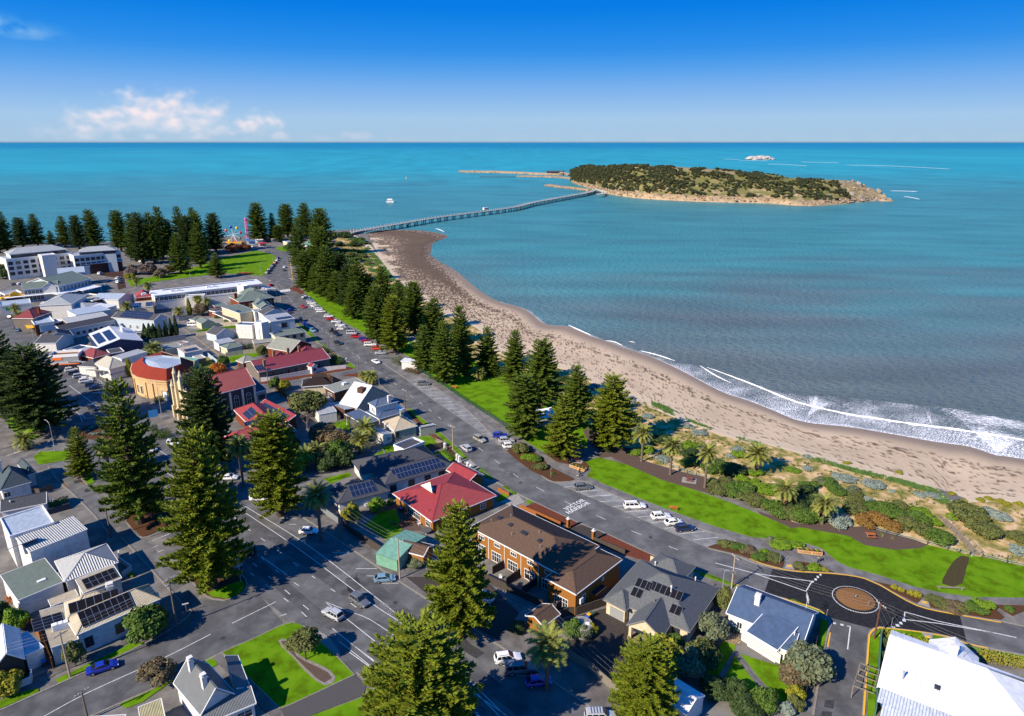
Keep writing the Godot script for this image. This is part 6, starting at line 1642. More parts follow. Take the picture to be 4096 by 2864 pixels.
func thing(called,x:float,z:float,yaw:float,label,category,group:="",y:=.0)->Node3D:
	var o:=Node3D.new()
	o.name=numbered(called)
	add_child(o)
	o.position=V(x,y,z)
	o.rotation.y=yaw
	tag(o,label,category,group)
	return o
func part(called,m:Mesh,material:Material,parent:Node=null,at:=Transform3D.IDENTITY)->MeshInstance3D:
	var o:=MeshInstance3D.new()
	o.mesh=m
	o.material_override=material
	o.transform=at
	if parent==null:
		o.name=numbered(called)
		add_child(o)
	else:
		o.name=called
		parent.add_child(o,true)
	return o
func structure(called,g:G,material:Material,label,smooth:=false)->MeshInstance3D:
	var o:=part(called,g.mesh(smooth),material)
	tag(o,label,"","","structure")
	return o
func copy_of(src:Node3D,x:float,z:float,yaw:float,label,group:="")->Node3D:
	var o:Node3D=src.duplicate()
	o.name=numbered(str(src.name).rstrip("0123456789").trim_suffix("_"))
	add_child(o)
	o.position=V(x,src.position.y,z)
	o.rotation.y=yaw
	o.set_meta("label",label)
	if group:o.set_meta("group",group)
	return o
func noise_tex(key,freq:float,octaves:int,lo:Color,hi:Color,kind:=FastNoiseLite.TYPE_SIMPLEX,size:=512,mid=null)->Texture2D:
	var n:=FastNoiseLite.new()
	n.noise_type=kind
	n.seed=key.hash()%10000
	n.frequency=freq
	n.fractal_type=FastNoiseLite.FRACTAL_FBM
	n.fractal_octaves=octaves
	n.fractal_gain=.6
	var t:=NoiseTexture2D.new()
	t.width=size
	t.height=size
	t.seamless=true
	t.noise=n
	var r:=Gradient.new()
	r.set_color(0,lo)
	r.set_color(1,hi)
	r.set_offset(0,.2)
	r.set_offset(1,.8)
	if mid!=null:r.add_point(.5,mid)
	t.color_ramp=r
	T[key]=t
	return t
func normal_tex(key,freq:float,octaves:int,bump:float,size:=512):
	var t:=noise_tex(key,freq,octaves,Color.BLACK,Color.WHITE,FastNoiseLite.TYPE_SIMPLEX_SMOOTH,size)as NoiseTexture2D
	t.color_ramp=null
	t.as_normal_map=true
	t.bump_strength=bump
func ribs_tex(key,kind:int):
	var im:=Image.create(64,64,false,Image.FORMAT_RGBA8)
	for y in 64:
		for x in 64:
			var h:=.5
			if kind==0:h=.5+.5*cos(TAU*x/16.0)
			elif kind==1:h=fposmod(64.0-y,16.0)/16.0*.8+.2*absf(sin(PI*x/16.0))
			elif kind==2:h=.0 if y%16<2 else 1.0
			else:h=.0 if(y%16<2 or(x+(y/16%2)*16)%32<2)else 1.0
			im.set_pixel(x,y,Color(h,h,h))
	im.bump_map_to_normal_map(4.0)
	T[key]=ImageTexture.create_from_image(im)
func mat(key,r:float,g:float,b:float,rough:=.8,tex:="",tile:=4.0,bump:="",bump_tile:=1.0,metal:=.0)->StandardMaterial3D:
	var m:=StandardMaterial3D.new()
	m.resource_name=key
	m.albedo_color=Color(r,g,b).linear_to_srgb()
	m.roughness=rough
	m.metallic=metal
	if rough>=.75:m.metallic_specular=.15
	if tex and bump=="":
		m.albedo_texture=T[tex]
		m.uv1_triplanar=true
		m.uv1_world_triplanar=true
		m.uv1_scale=Vector3.ONE/tile
	elif tex:
		m.detail_enabled=true
		m.detail_albedo=T[tex]
		m.detail_blend_mode=BaseMaterial3D.BLEND_MODE_MUL
		m.detail_uv_layer=BaseMaterial3D.DETAIL_UV_2
		m.uv2_triplanar=true
		m.uv2_world_triplanar=true
		m.uv2_scale=Vector3.ONE/tile
	if bump:
		m.normal_enabled=true
		m.normal_texture=T[bump]
		m.uv1_scale=Vector3.ONE/bump_tile
	M[key]=m
	return m
func leafy(key,r:float,g:float,b:float):
	var m:=mat(key,r,g,b,.65)
	m.vertex_color_use_as_albedo=true
	m.metallic_specular=.3
	m.backlight_enabled=true
	m.backlight=Color(.25,.28,.15)
func pv(a:Array)->PackedVector2Array:
	var p:=PackedVector2Array()
	var q:=Vector2.ZERO
	for k in range(0,a.size(),2):
		q+=V2(a[k],a[k+1])
		p.append(q*.1)
	return p
func smooth_line(p:PackedVector2Array,step:=1.5,closed:=false)->PackedVector2Array:
	var r:=PackedVector2Array()
	var n:=p.size()
	for i in(n if closed else n-1):
		var a:=p[(i-1+n)%n]if closed else p[maxi(i-1,0)]
		var b:=p[i]
		var c:=p[(i+1)%n]
		var d:=p[(i+2)%n]if closed else p[mini(i+2,n-1)]
		var k:=maxi(1,int(b.distance_to(c)/step))
		for j in k:r.append(b.cubic_interpolate(c,a,d,float(j)/k))
	if not closed:r.append(p[n-1])
	return r
func slab(called,a:Array,y:float,material,label,deep:=.3,curved:=false,parent:Node=null)->MeshInstance3D:
	var g:=G.new()
	var p:=pv(a)
	if curved:p=smooth_line(p,1.5,true)
	g.poly(p,y,deep)
	if g.v.is_empty():print("no triangles: ",called," ",label)
	if parent:return part(called,g.mesh(),M[material],parent)
	return structure(called,g,M[material],label)
func ribbon_geo(p:PackedVector2Array,w:float,y:float,deep:float)->G:
	var g:=G.new()
	for i in p.size()-1:
		var t0:=(p[i+1]-p[maxi(i-1,0)]).normalized()
		var t1:=(p[mini(i+2,p.size()-1)]-p[i]).normalized()
		var n0:=V2(-t0.y,t0.x)*w*.5
		var n1:=V2(-t1.y,t1.x)*w*.5
		var a:=p[i]-n0
		var b:=p[i]+n0
		var c:=p[i+1]+n1
		var d:=p[i+1]-n1
		g.quad(V(a.x,y,a.y),V(b.x,y,b.y),V(c.x,y,c.y),V(d.x,y,d.y))
		if deep>.0:
			g.quad(V(a.x,y-deep,a.y),V(d.x,y-deep,d.y),V(d.x,y,d.y),V(a.x,y,a.y))
			g.quad(V(b.x,y-deep,b.y),V(c.x,y-deep,c.y),V(c.x,y,c.y),V(b.x,y,b.y))
	return g
func ribbon(called,a:Array,w:float,y:float,material,parent:Node,curved:=true,deep:=.0)->MeshInstance3D:
	var p:=pv(a)
	if curved:p=smooth_line(p,1.5)
	return part(called,ribbon_geo(p,w,y,deep).mesh(),M[material],parent)
func kerb(a:Array,parent:Node):
	ribbon("kerb",a,.35,.13,"kerb",parent,true,.14)
func line(a:Array,parent:Node,w:=.14,y:=.034,curved:=true):
	if curved:ribbon("lane_line",a,w,y,"wp",parent)
	else:
		var p:=pv(a)
		for k in p.size()-1:part("lane_line",ribbon_geo(p.slice(k,k+2),w,y,.0).mesh(),M.wp,parent)
func dashes(a:Array,dash:float,gap:float,w:float,y:float,parent:Node):
	var p:=smooth_line(pv(a),.5)
	var run:=PackedVector2Array()
	var s:=.0
	for i in p.size()-1:
		s+=p[i].distance_to(p[i+1])
		if fmod(s,dash+gap)<dash:run.append(p[i])
		elif run.size()>1:
			part("lane_dash",ribbon_geo(run,w,y,.0).mesh(),M.wp,parent)
			run=PackedVector2Array()
		else:run=PackedVector2Array()
func strokes(called,a:Array,w:float,y:float,material,parent:Node):
	var p:=pv(a)
	for k in range(0,p.size(),2):
		part(called,ribbon_geo(p.slice(k,k+2),w,y,.0).mesh(),M[material],parent)
func house(called,at:Array,h:float,roof,rise:float,over:float,wall_m,roof_m,label,category:="house",trim:="wt",y0:=.0)->Dictionary:
	var o:=thing(called,at[0],at[1],at[2],label,category,"",y0)
	return wing(o,Vector3.ZERO,.0,at[3],at[4],h,roof,rise,over,wall_m,roof_m,trim)
func annex(d:Dictionary,at:Array,h:float,roof,rise:float,over:float,wall_m,roof_m,trim:="wt")->Dictionary:
	var o:Node3D=d.n
	var local:=o.transform.affine_inverse()*V(at[0],o.position.y,at[1])
	return wing(o,local,at[2]-o.rotation.y,at[3],at[4],h,roof,rise,over,wall_m,roof_m,trim)
func wing(o:Node3D,org:Vector3,turn:float,L:float,W:float,h:float,roof,rise:float,over:float,wall_m,roof_m,trim)->Dictionary:
	var xf:=Transform3D(Basis(UP,turn),org)
	var x:=L*.5
	var z:=W*.5
	var sw:bool=roof=="gz" or(roof=="hip" and W>L)
	var g:=G.new()
	var hs:=[h,h,h,h]
	if roof=="sk":hs=[h,h,h+rise,h+rise]
	elif roof=="skl":hs=[h,h+rise,h+rise,h]
	elif roof=="skr":hs=[h+rise,h,h,h+rise]
	var cs:=[V(-x,0,z),V(x,0,z),V(x,0,-z),V(-x,0,-z)]
	if wall_m!="posts":
		for i in 4:
			var a:Vector3=cs[i]
			var b:Vector3=cs[(i+1)%4]
			g.quad(a,b,b+UP*hs[(i+1)%4],a+UP*hs[i])
		if roof=="gx":
			for s in[-1.0,1.0]:g.tri(V(s*x,h,z*s),V(s*x,h,-z*s),V(s*x,h+rise*z/(z+over),0))
		elif roof=="gz":
			for s in[-1.0,1.0]:g.tri(V(-x*s,h,s*z),V(x*s,h,s*z),V(0,h+rise*x/(x+over),s*z))
		part("wall",g.mesh(),M[wall_m],o,xf)
	else:
		for i in 4:
			var pg:=G.new()
			var b:Vector3=cs[i]*.96
			pg.box(b+UP*hs[i]*.5,V(.12,hs[i],.12))
			part("post",pg.mesh(),M[trim],o,xf)
	var d:={"n":o,"xf":xf,"L":L,"W":W,"h":h,"roof":roof,"rise":rise,"over":over,"sw":sw}
	var r:=G.new()
	var f:=G.new()
	var X:=x+over
	var Z:=z+over
	var th:=UP*.14
	if roof in["hip","gx","gz"]:
		var bt:=Basis(V(0,0,1),UP,V(-1,0,0))if sw else Basis.IDENTITY
		var A:=Z if sw else X
		var B:=X if sw else Z
		var rx:=maxf(A-B,.0)if roof=="hip" else A
		var y:=h+.02
		var e:=[V(-A,y,B),V(A,y,B),V(A,y,-B),V(-A,y,-B)]
		var p:=V(-rx,y+rise,0)
		var q:=V(rx,y+rise,0)
		for k in 4:e[k]=bt*e[k]
		p=bt*p
		q=bt*q
		for up in[th,Vector3.ZERO]:
			r.quad(e[0]+up,e[1]+up,q+up,p+up)
			r.quad(e[2]+up,e[3]+up,p+up,q+up)
			if roof=="hip":
				r.tri(e[1]+up,e[2]+up,q+up)
				r.tri(e[3]+up,e[0]+up,p+up)
		var w:=.1
		for k in 4:
			var a:Vector3=e[k]
			var b:Vector3=e[(k+1)%4]
			if roof=="hip" or k%2==0:f.bar(a+th*.45,b+th*.45,w,.2)
			else:
				var top:=q if k==1 else p
				f.bar(a+th*.5,top+th*.5,w,.2)
				f.bar(b+th*.5,top+th*.5,w,.2)
		var rg:=G.new()
		rg.bar(p+th,q+th,.28,.07)
		if roof=="hip":
			for k in 4:rg.bar(e[k]+th,(p if k in[0,3]else q)+th,.26,.06)
		part("ridge_cap",rg.mesh(),M[roof_m],o,xf)
	elif roof.begins_with("sk"):
		var e:=[V(-X,hs[0],Z),V(X,hs[1],Z),V(X,hs[2],-Z),V(-X,hs[3],-Z)]
		if roof=="skl":e=[e[3],e[0],e[1],e[2]]
		elif roof=="skr":e=[e[1],e[2],e[3],e[0]]
		for up in[th+UP*.02,UP*.02]:r.quad(e[0]+up,e[1]+up,e[2]+up,e[3]+up)
		for k in 4:
			if k!=2 or org==Vector3.ZERO:f.bar(e[k]+th*.55,e[(k+1)%4]+th*.55,.1,.2)
	else:
		r.box(V(0,h-.1,0),V(L-.02,.2,W-.02))
		var ph:=rise
		for s in[-1.0,1.0]:
			f.box(V(0,h+ph*.5-.08,s*(z+over-.1)),V(L+2*over,ph+.2,.22))
			f.box(V(s*(x+over-.1),h+ph*.5-.08,0),V(.22,ph+.2,W+2*over-.43))
	part("roof",r.mesh(),M[roof_m],o,xf)
	part("parapet" if roof=="flat" else "gutter",f.mesh(),M[trim],o,xf)
	return d
func roof_frame(d:Dictionary,face)->Transform3D:
	var X:float=d.L*.5+d.over
	var Z:float=d.W*.5+d.over
	var out_:=V(0,0,1)
	var reach:=Z
	if face=="b":out_=V(0,0,-1)
	elif face=="l":out_=V(-1,0,0)
	elif face=="r":out_=V(1,0,0)
	if face in["l","r"]:reach=X
	var run:float=reach
	if d.roof=="hip":run=minf(X,Z)
	var sl:float=d.rise
	if d.roof.begins_with("sk"):run=2.0*reach
	if d.roof=="flat":sl=.0
	var zz:=(out_*run+Vector3.DOWN*sl).normalized()
	var xx:=UP.cross(out_)
	return d.xf*Transform3D(Basis(xx,zz.cross(xx),zz),out_*reach+UP*(d.h+.18))
func panels(d:Dictionary,face,u:float,up:float,cols:int,rows:int,pw:=1.02,ph:=1.68,m:="solar",tilt:=.0):
	var fr:=roof_frame(d,face)
	var key:="panel%s%s%s"%[pw,ph,m]
	if not cache.has(key):
		var g:=G.new()
		g.box(Vector3.ZERO,V(pw-.05,.04,ph-.05))
		var b:=G.new()
		for s in[-1.0,1.0]:
			b.box(V(s*(pw*.5-.012),0,0),V(.03,.05,ph))
			b.box(V(0,0,s*(ph*.5-.012)),V(pw-.06,.05,.03))
		cache[key]=[g.mesh(),b.mesh()]
	for i in cols:
		for j in rows:
			var at:=fr*Transform3D(Basis(Vector3.RIGHT,tilt),V(u+(i-(cols-1)*.5)*pw,.1+.5*absf(sin(tilt)),-up-(j+.5)*ph))
			var p:=part("solar_panel",cache[key][0],M[m],d.n,at)
			part("frame",cache[key][1],M.alloy,p)
func on_roof(d:Dictionary,called,face,u:float,up:float,s:Vector3,material,upright:=true):
	var fr:=roof_frame(d,face)
	var p:=fr*V(u,0,-up)
	var g:=G.new()
	var b:=fr.basis
	if upright:b=(d.xf as Transform3D).basis
	g.box(V(0,s.y*.5-(.5 if upright else .02),0),s+V(0,.5 if upright else .0,0))
	if called=="chimney":
		g.box(V(0,s.y-.45,0),V(s.x+.16,.18,s.z+.16))
		g.box(V(0,s.y-.05,0),V(s.x+.08,.12,s.z+.08))
	elif called=="whirly_vent":
		g=G.new()
		g.lathe([V2(.12,-.3),V2(.12,.2),V2(.22,.28),V2(.25,.42),V2(.16,.56),V2(0,.6)],10)
	elif called=="flue":
		g=G.new()
		g.tube(V(0,-.4,0),V(0,s.y,0),s.x,s.x,8)
		g.tube(V(0,s.y-.1,0),V(0,s.y+.12,0),s.x*1.7,s.x*1.5,8)
	elif called=="air_conditioner":
		g=G.new()
		g.box(V(0,s.y*.5-.1,0),s)
		for k in 4:g.box(V(0,s.y*(.15+.2*k)-.1,0),V(s.x+.05,.05,s.z+.05))
	part(called,g.mesh(),M[material],d.n,Transform3D(b,p))
func wall_frame(d:Dictionary,side)->Transform3D:
	var out_:=V(0,0,1)
	var reach:float=d.W*.5
	if side=="b":out_=V(0,0,-1)
	elif side=="l":out_=V(-1,0,0)
	elif side=="r":out_=V(1,0,0)
	if side in["l","r"]:reach=d.L*.5
	return d.xf*Transform3D(Basis(UP.cross(out_),UP,out_),out_*reach)
func window_meshes(w:float,h:float,bars:int,arch:bool)->Array:
	var key:="win%.2f_%.2f_%d%s"%[w,h,bars,arch]
	if not cache.has(key):
		var g:=G.new()
		var p:=G.new()
		for s in[-1.0,1.0]:
			g.box(V(s*(w*.5-.03),h*.5,.03),V(.09,h,.1))
			g.box(V(0,h*(.5+.5*s),.035),V(w+.06,.09,.12))
		for k in range(1,bars):g.box(V(-w*.5+w*k/bars,h*.5,.025),V(.06,h,.07))
		if bars>1 and h>1.3:g.box(V(0,h*.6,.024),V(w-.1,.06,.06))
		p.box(V(0,h*.5,.012),V(w-.06,h-.06,.03))
		if arch:
			for k in 8:
				var a:=PI*k/8
				var b:=PI*(k+1)/8
				var da:=V(cos(a),sin(a),0)*w*.5
				var db:=V(cos(b),sin(b),0)*w*.5
				g.bar(V(0,h,.03)+da,V(0,h,.03)+db,.12,.12)
				p.tri(V(0,h,.03)+da,V(0,h,.03)+db,V(0,h,.03))
		cache[key]=[g.mesh(),p.mesh()]
	return cache[key]
func win(d:Dictionary,side,u:float,sill:float,w:float,h:float,frame:="wt",bars:=2,arch:=false):
	var ms:=window_meshes(w,h,bars,arch)
	var o:=part("window",ms[0],M[frame],d.n,wall_frame(d,side)*T3(V(u,sill,0)))
	part("pane",ms[1],M.curtain if bars>6 else M.pane,o)
func wins(d:Dictionary,side,n:int,sill:float,w:float,h:float,frame:="wt",bars:=2,arch:=false,margin:=.0):
	var span:float=(d.W if side in["l","r"]else d.L)-2.0*margin
	for i in n:win(d,side,span*((i+.5)/n-.5),sill,w,h,frame,bars,arch)
func door(d:Dictionary,side,u:float,w:float,h:float,material,called:="door"):
	var g:=G.new()
	g.box(V(0,h*.5,.02),V(w,h,.06))
	if called=="roller_door":
		for k in int(h/.25):g.box(V(0,.12+.25*k,.06),V(w,.06,.03))
	else:g.box(V(w*.35,h*.48,.08),V(.06,.14,.06))
	part(called,g.mesh(),M[material],d.n,wall_frame(d,side)*T3(V(u,0,0)))
func block(parent:Node,called,at:Vector3,s:Vector3,material,yaw:=.0)->MeshInstance3D:
	var g:=G.new()
	g.box(Vector3.ZERO,s)
	return part(called,g.mesh(),M[material],parent,Transform3D(Basis(UP,yaw),at))
func on_wall(d:Dictionary,called,side,u:float,y:float,s:Vector3,material):
	var g:=G.new()
	g.box(V(0,0,s.z*.5-.02),s)
	part(called,g.mesh(),M[material],d.n,wall_frame(d,side)*T3(V(u,y,0)))
func text_on(parent:Node,words,size:float,xf:Transform3D,material,font:="Droid Sans",bold:=700):
	var t:=TextMesh.new()
	t.text=words
	var f:=SystemFont.new()
	f.font_names=PackedStringArray([font])
	f.font_weight=bold
	t.font=f
	t.font_size=64
	t.pixel_size=size/64.0
	t.depth=.02
	part("lettering",t,M[material],parent,xf)
func fence(called,a:Array,h:float,material,label,step:=2.4,post:="",y0:=.0):
	var p:=pv(a)
	var o:=thing(called,p[0].x,p[0].y,.0,label,"fence","",y0)
	for i in p.size()-1:
		var q:=V(p[i].x-p[0].x,0,p[i].y-p[0].y)
		var r:=V(p[i+1].x-p[0].x,0,p[i+1].y-p[0].y)
		var n:=maxi(1,int(round(q.distance_to(r)/step)))
		var w:=q.distance_to(r)/n
		var dir:=(r-q).normalized()
		var b:=Basis(dir,UP,dir.cross(UP))
		var key:="fence%s%.2f%.2f"%[material,w,h]
		if not cache.has(key):
			var g:=G.new()
			if material=="paling" or material=="paling_pale":
				var k:=int(w/.14)
				for j in k:g.box(V((j+.5)*w/k-w*.5,h*.5+.03*sin(j*2.3),.012*(j%2)),V(w/k-.015,h,.03))
			elif material=="green_mesh":
				for j in int(w/.15):g.box(V((j+.5)*.15-w*.5,h*.5,0),V(.035,h,.03))
				for y in[.15,h-.1]:g.box(V(0,y,.02),V(w,.05,.04))
			elif material=="steel_sheet" or material=="cream_sheet" or material=="blue_sheet":
				for j in int(w/.2):g.box(V((j+.5)*.2-w*.5,h*.5,.02*(j%2)),V(.2,h,.03))
				g.box(V(0,h-.04,.01),V(w,.08,.07))
			else:
				g.box(V(0,h*.5,0),V(w-.02,h,.16))
				g.box(V(0,h+.04,0),V(w-.02,.08,.22))
			cache[key]=g.mesh()
		for j in n:
			part("panel",cache[key],M[material],o,Transform3D(b,q+dir*w*(j+.5)))
			if post:block(o,"post",q+dir*w*j+UP*(h*.5+.06),V(.1 if h<1.9 else .12,h+.12,.12),post,atan2(-dir.z,dir.x))
func rail_fence(a:Array,label,h:=1.0,step:=2.6):
	var p:=smooth_line(pv(a),2.0)
	var o:=thing("rail_fence",p[0].x,p[0].y,.0,label,"fence")
	var total:=.0
	for i in p.size()-1:total+=p[i].distance_to(p[i+1])
	var n:=int(total/step)
	var pts:=[p[0]]
	var acc:=.0
	for i in p.size()-1:
		acc+=p[i].distance_to(p[i+1])
		if acc>=total/n*pts.size()-.01:pts.append(p[i+1])
	var org:=V(p[0].x,0,p[0].y)
	for i in pts.size():
		var q:=V(pts[i].x,0,pts[i].y)-org
		block(o,"post",q+UP*h*.5,V(.16,h,.16),"fence_post")
		if i+1<pts.size():
			var r:=V(pts[i+1].x,0,pts[i+1].y)-org
			for y in[.45,.85]:
				var g:=G.new()
				g.bar(q+UP*h*y,r+UP*h*y,.05,.06)
				part("rail",g.mesh(),M.fence_rail,o)
func tone(lo:float,hi:float,warm:=.12)->Color:
	var k:=rr(lo,hi)
	var w:=rr(-warm,warm)
	return Color(k*(1.0+w),k,k*(1.0-w*.5))
func spike(g:G,p:Vector3,d:Vector3,len_:float,w:float):
	var z:=d.normalized()
	var x:=(UP if absf(z.y)<.9 else Vector3.RIGHT).cross(z).normalized()
	var y:=z.cross(x)
	var tip:=p+z*len_
	var m:=p+z*len_*.35
	var a:=m+x*w
	var b:=m-x*w*.6+y*w*.8
	var c:=m-x*w*.6-y*w*.8
	g.t3(p,a,b); g.t3(p,b,c); g.t3(p,c,a)
	g.t3(a,tip,b); g.t3(b,tip,c); g.t3(c,tip,a)
func pine_meshes(sd:int,full:float,leader:float)->Array:
	rng.seed=sd
	var g:=G.new()
	var w:=G.new()
	var y:=2.6
	var top:=25.0
	for k in 10:w.tube(V(0,24.0*k/10,0),V(0,24.0*(k+1)/10,0),.55*(1.0-k/10.5)+(.25 if k==0 else .0),.55*(1.0-(k+1)/10.5),9,false)
	while y<top-.3:
		var t:=(y-2.0)/(top-2.0)
		var reach:=6.0*pow(1.0-t,leader)*(1.0 if t>.08 else .82)+.3
		var n:=8 if t<.75 else 6
		var a0:=rng.randf()*TAU
		var lift:=lerpf(-.12,.35,t)
		for i in n:
			if rng.randf()>full:continue
			var az:=a0+TAU*i/n+rr(-.2,.2)
			var out_:=V(cos(az),0,sin(az))
			var side:=V(-out_.z,0,out_.x)
			var L:=reach*rr(.74,1.1)
			var y0:=y+rr(-.25,.25)
			var bend:=rr(.06,.17)
			w.tube(V(0,y0,0),out_*L*.7+UP*(y0+lift*L*.7),.1*(1.0-t)+.03,.03,3,false)
			var s:=minf(.7,L*.25)
			while s<L:
				var f:=s/L
				var p:=out_*s+UP*(y0+lift*s+bend*s*s/L)
				var width:=(1.25-.7*f)*clampf(L*.24,.4,1.35)
				for q in 7:
					var sg:=(-1.0 if q%2==0 else 1.0)*rr(.1,1.3)
					g.tint=tone(.55,1.4,.22)
					var dir:=out_*rr(.3,1.0)+side*sg+UP*rr(.2,.9)
					spike(g,p+side*rr(-.35,.35)*width,dir,width*rr(.6,1.05)+.15,.13+.05*width)
				s+=.38
			var e:=out_*L+UP*(y0+lift*L+bend*L)
			for q in 4:
				g.tint=tone(.9,1.5,.22)
				spike(g,e,out_*.6+UP*rr(.5,1.3)+side*rr(-.8,.8),.8,.17)
		y+=lerpf(.95,.55,t)
	for q in 14:
		g.tint=tone(.9,1.4,.2)
		spike(g,V(0,top-1.4+.1*q,0),V(cos(q*2.4),.8,sin(q*2.4)),.8,.12)
	return[w.mesh(),g.mesh()]
func crown_mesh(sd:int,blobs:int,leaves:int,size:float,squash:=.8,fill:=.35)->ArrayMesh:
	rng.seed=sd
	var g:=G.new()
	var cs:=[]
	for i in blobs:
		var a:=rng.randf()*TAU
		var r:=sqrt(rng.randf())*.6
		cs.append([V(cos(a)*r,rr(.35,1.0)*squash*(1.25-r*.7),sin(a)*r),rr(.28,.48)])
	for i in leaves:
		var k:Array=cs[i%blobs]
		var d:=V(rn(),rn(),rn()).normalized()
		if d.y<-.5:d.y*=-.6
		var p:Vector3=k[0]+d*V(1,.85,1)*k[1]*(1.0 if rng.randf()>fill else rr(.4,1.0))
		if p.y<.02:p.y=rr(.02,.2)
		g.tint=tone(.55,1.35,.15)
		var x:=d.cross(V(rn(),rn(),rn())).normalized()
		var n:=(d+V(rn(),rn()+.5,rn())*.55).normalized()
		x=n.cross(x).normalized()
		var yv:=n.cross(x)
		var s:=size*rr(.6,1.3)
		g.t3(p-x*s*.5,p+yv*s*.45,p+x*s*.55)
		g.t3(p-x*s*.5,p+x*s*.55,p-yv*s*.5)
	return g.mesh()
func palm_meshes(sd:int,trunk_h:float)->Array:
	rng.seed=sd
	var w:=G.new()
	var k:=0
	var y:=.0
	while y<trunk_h:
		w.tube(V(0,y,0),V(0,y+.34,0),.42 if y<.5 else .34,.38 if y<.5 else .31,9,false)
		y+=.32
	w.lathe([V2(.3,trunk_h-.2),V2(.55,trunk_h+.35),V2(.5,trunk_h+.9),V2(.1,trunk_h+1.2)],9)
	var live:=G.new()
	var dead:=G.new()
	for i in 74:
		var g:=live if i<58 else dead
		var az:=i*2.39996+rr(-.2,.2)
		var f:=float(i)/58.0
		var el:=lerpf(1.35,-.25,f)if i<58 else rr(-1.0,-.5)
		el+=rr(-.12,.12)
		var L:=rr(3.0,3.9)if i<58 else rr(2.0,3.0)
		var p:=V(0,trunk_h+.7-.4*f,0)
		var out_:=V(cos(az),0,sin(az))
		var side:=V(-out_.z,0,out_.x)
		var n:=13
		var tn:=tone(.65,1.3,.2)
		for s in n:
			var e:=el-1.25*pow(float(s)/n,1.6)
			var dir:=out_*cos(e)+UP*sin(e)
			var q:=p+dir*L/n
			g.tint=tn
			var upv:=side.cross(dir)
			g.t3(p-side*.03,q-side*.03,q+side*.03); g.t3(p-side*.03,q+side*.03,p+side*.03)
			if s>1:
				var ll:=.62*sin(PI*(.18+.75*s/n))+.1
				for m in 2:
					for sg in[-1.0,1.0]:
						var b:=p.lerp(q,.5*m)
						var tip:Vector3=b+(side*sg*.85+dir*.6+upv*rr(-.35,.25))*ll
						g.tint=tn*rr(.8,1.2)
						g.t3(b,tip,b+dir*.17)
			p=q
	return[w.mesh(),live.mesh(),dead.mesh()]
func stick_mesh(sd:int,levels:int)->ArrayMesh:
	rng.seed=sd
	var g:=G.new()
	var todo:=[[Vector3.ZERO,UP,.35,.035,0]]
	while todo:
		var b:Array=todo.pop_back()
		var q:Vector3=b[0]+b[1]*b[2]
		g.tube(b[0],q,b[3],b[3]*.65,4,false)
		if b[4]<levels:
			for i in(3 if b[4]<2 else 4):
				var d:Vector3=(b[1]+V(rn(),rn()*.5+.25,rn())*.62).normalized()
				todo.append([q,d,b[2]*rr(.6,.8),b[3]*.6,b[4]+1])
	return g.mesh()
func pine(a:Array,group):
	var x:float=a[0]
	var z:float=a[1]
	var k:int=a[4]
	if not cache.has("pine%d"%k):cache["pine%d"%k]=pine_meshes(100+k,[.95,.9,.97,.8,.96][k],[.5,.6,.42,.66,.36][k])
	var ms:Array=cache["pine%d"%k]
	rng.seed=int(absf(x*37.0+z*91.0))
	var o:=thing("norfolk_pine",x,z,rng.randf()*TAU,a[5],"pine tree",group)
	var b:=Transform3D(Basis.from_scale(V(a[3]/6.0,a[2]/25.0,a[3]/6.0)),Vector3.ZERO)
	part("trunk",ms[0],M.pine_bark,o,b)
	part("crown",ms[1],M[a[6]if a.size()>6 else "pine_leaf"],o,b)
func palm(x:float,z:float,h:float,k:int,label,group,size:=1.0,lean:=.0):
	var key:="palm%.1f"%h
	if not cache.has(key):cache[key]=palm_meshes(int(h*10.0),h/size)
	rng.seed=int(absf(x*17.0+z*31.0))+k
	var o:=thing("date_palm",x,z,rng.randf()*TAU,label,"palm tree",group)
	var b:=Transform3D(Basis(Vector3.RIGHT,lean).scaled(Vector3.ONE*size),Vector3.ZERO)
	part("trunk",cache[key][0],M.palm_bark,o,b)
	part("crown",cache[key][1],M.palm_leaf,o,b)
	part("dry_fronds",cache[key][2],M.palm_dry,o,b)
func shrub(a:Array,group:=""):
	rng.seed=int(absf(a[0]*53.0+a[1]*29.0))
	var k:=rng.randi()%5
	var r:float=a[2]
	var fine:=r<2.2
	var key:="crown%d%s"%[k,fine]
	if not cache.has(key):cache[key]=crown_mesh(40+k+(10 if fine else 0),9 if fine else 16,1600 if fine else 5200,.2 if fine else .115)
	var o:=part("shrub",cache[key],M[a[4]if M.has(a[4])else a[4]+"_leaf"],null,Transform3D(Basis(UP,rng.randf()*TAU)*Basis.from_scale(V(r,a[3]/1.2,r*rr(.85,1.1))),V(a[0],0,a[1])))
	tag(o,a[5],"flower bed" if "flower bed" in a[5]else "shrub",group)
func tree(a:Array,stem:float,called):
	rng.seed=int(absf(a[0]*53.0+a[1]*29.0))+7
	var k:=rng.randi()%4
	var r:float=a[2]
	var h:float=a[3]
	var key:="treecrown%d"%k
	if not cache.has(key):cache[key]=[crown_mesh(70+k,18,5200,.13,.9,.45),stick_mesh(80+k,3)]
	var o:=thing(called,a[0],a[1],rng.randf()*TAU,a[5],"tree" if stem>.1 else "shrub")
	part("trunk",cache[key][1],M.bark,o,Transform3D(Basis.from_scale(V(r*1.3,h*.75,r*1.3)),Vector3.ZERO))
	part("crown",cache[key][0],M[a[4]+"_leaf"],o,Transform3D(Basis.from_scale(V(r,h*(1.0-stem)/1.25,r)),V(0,h*stem,0)))
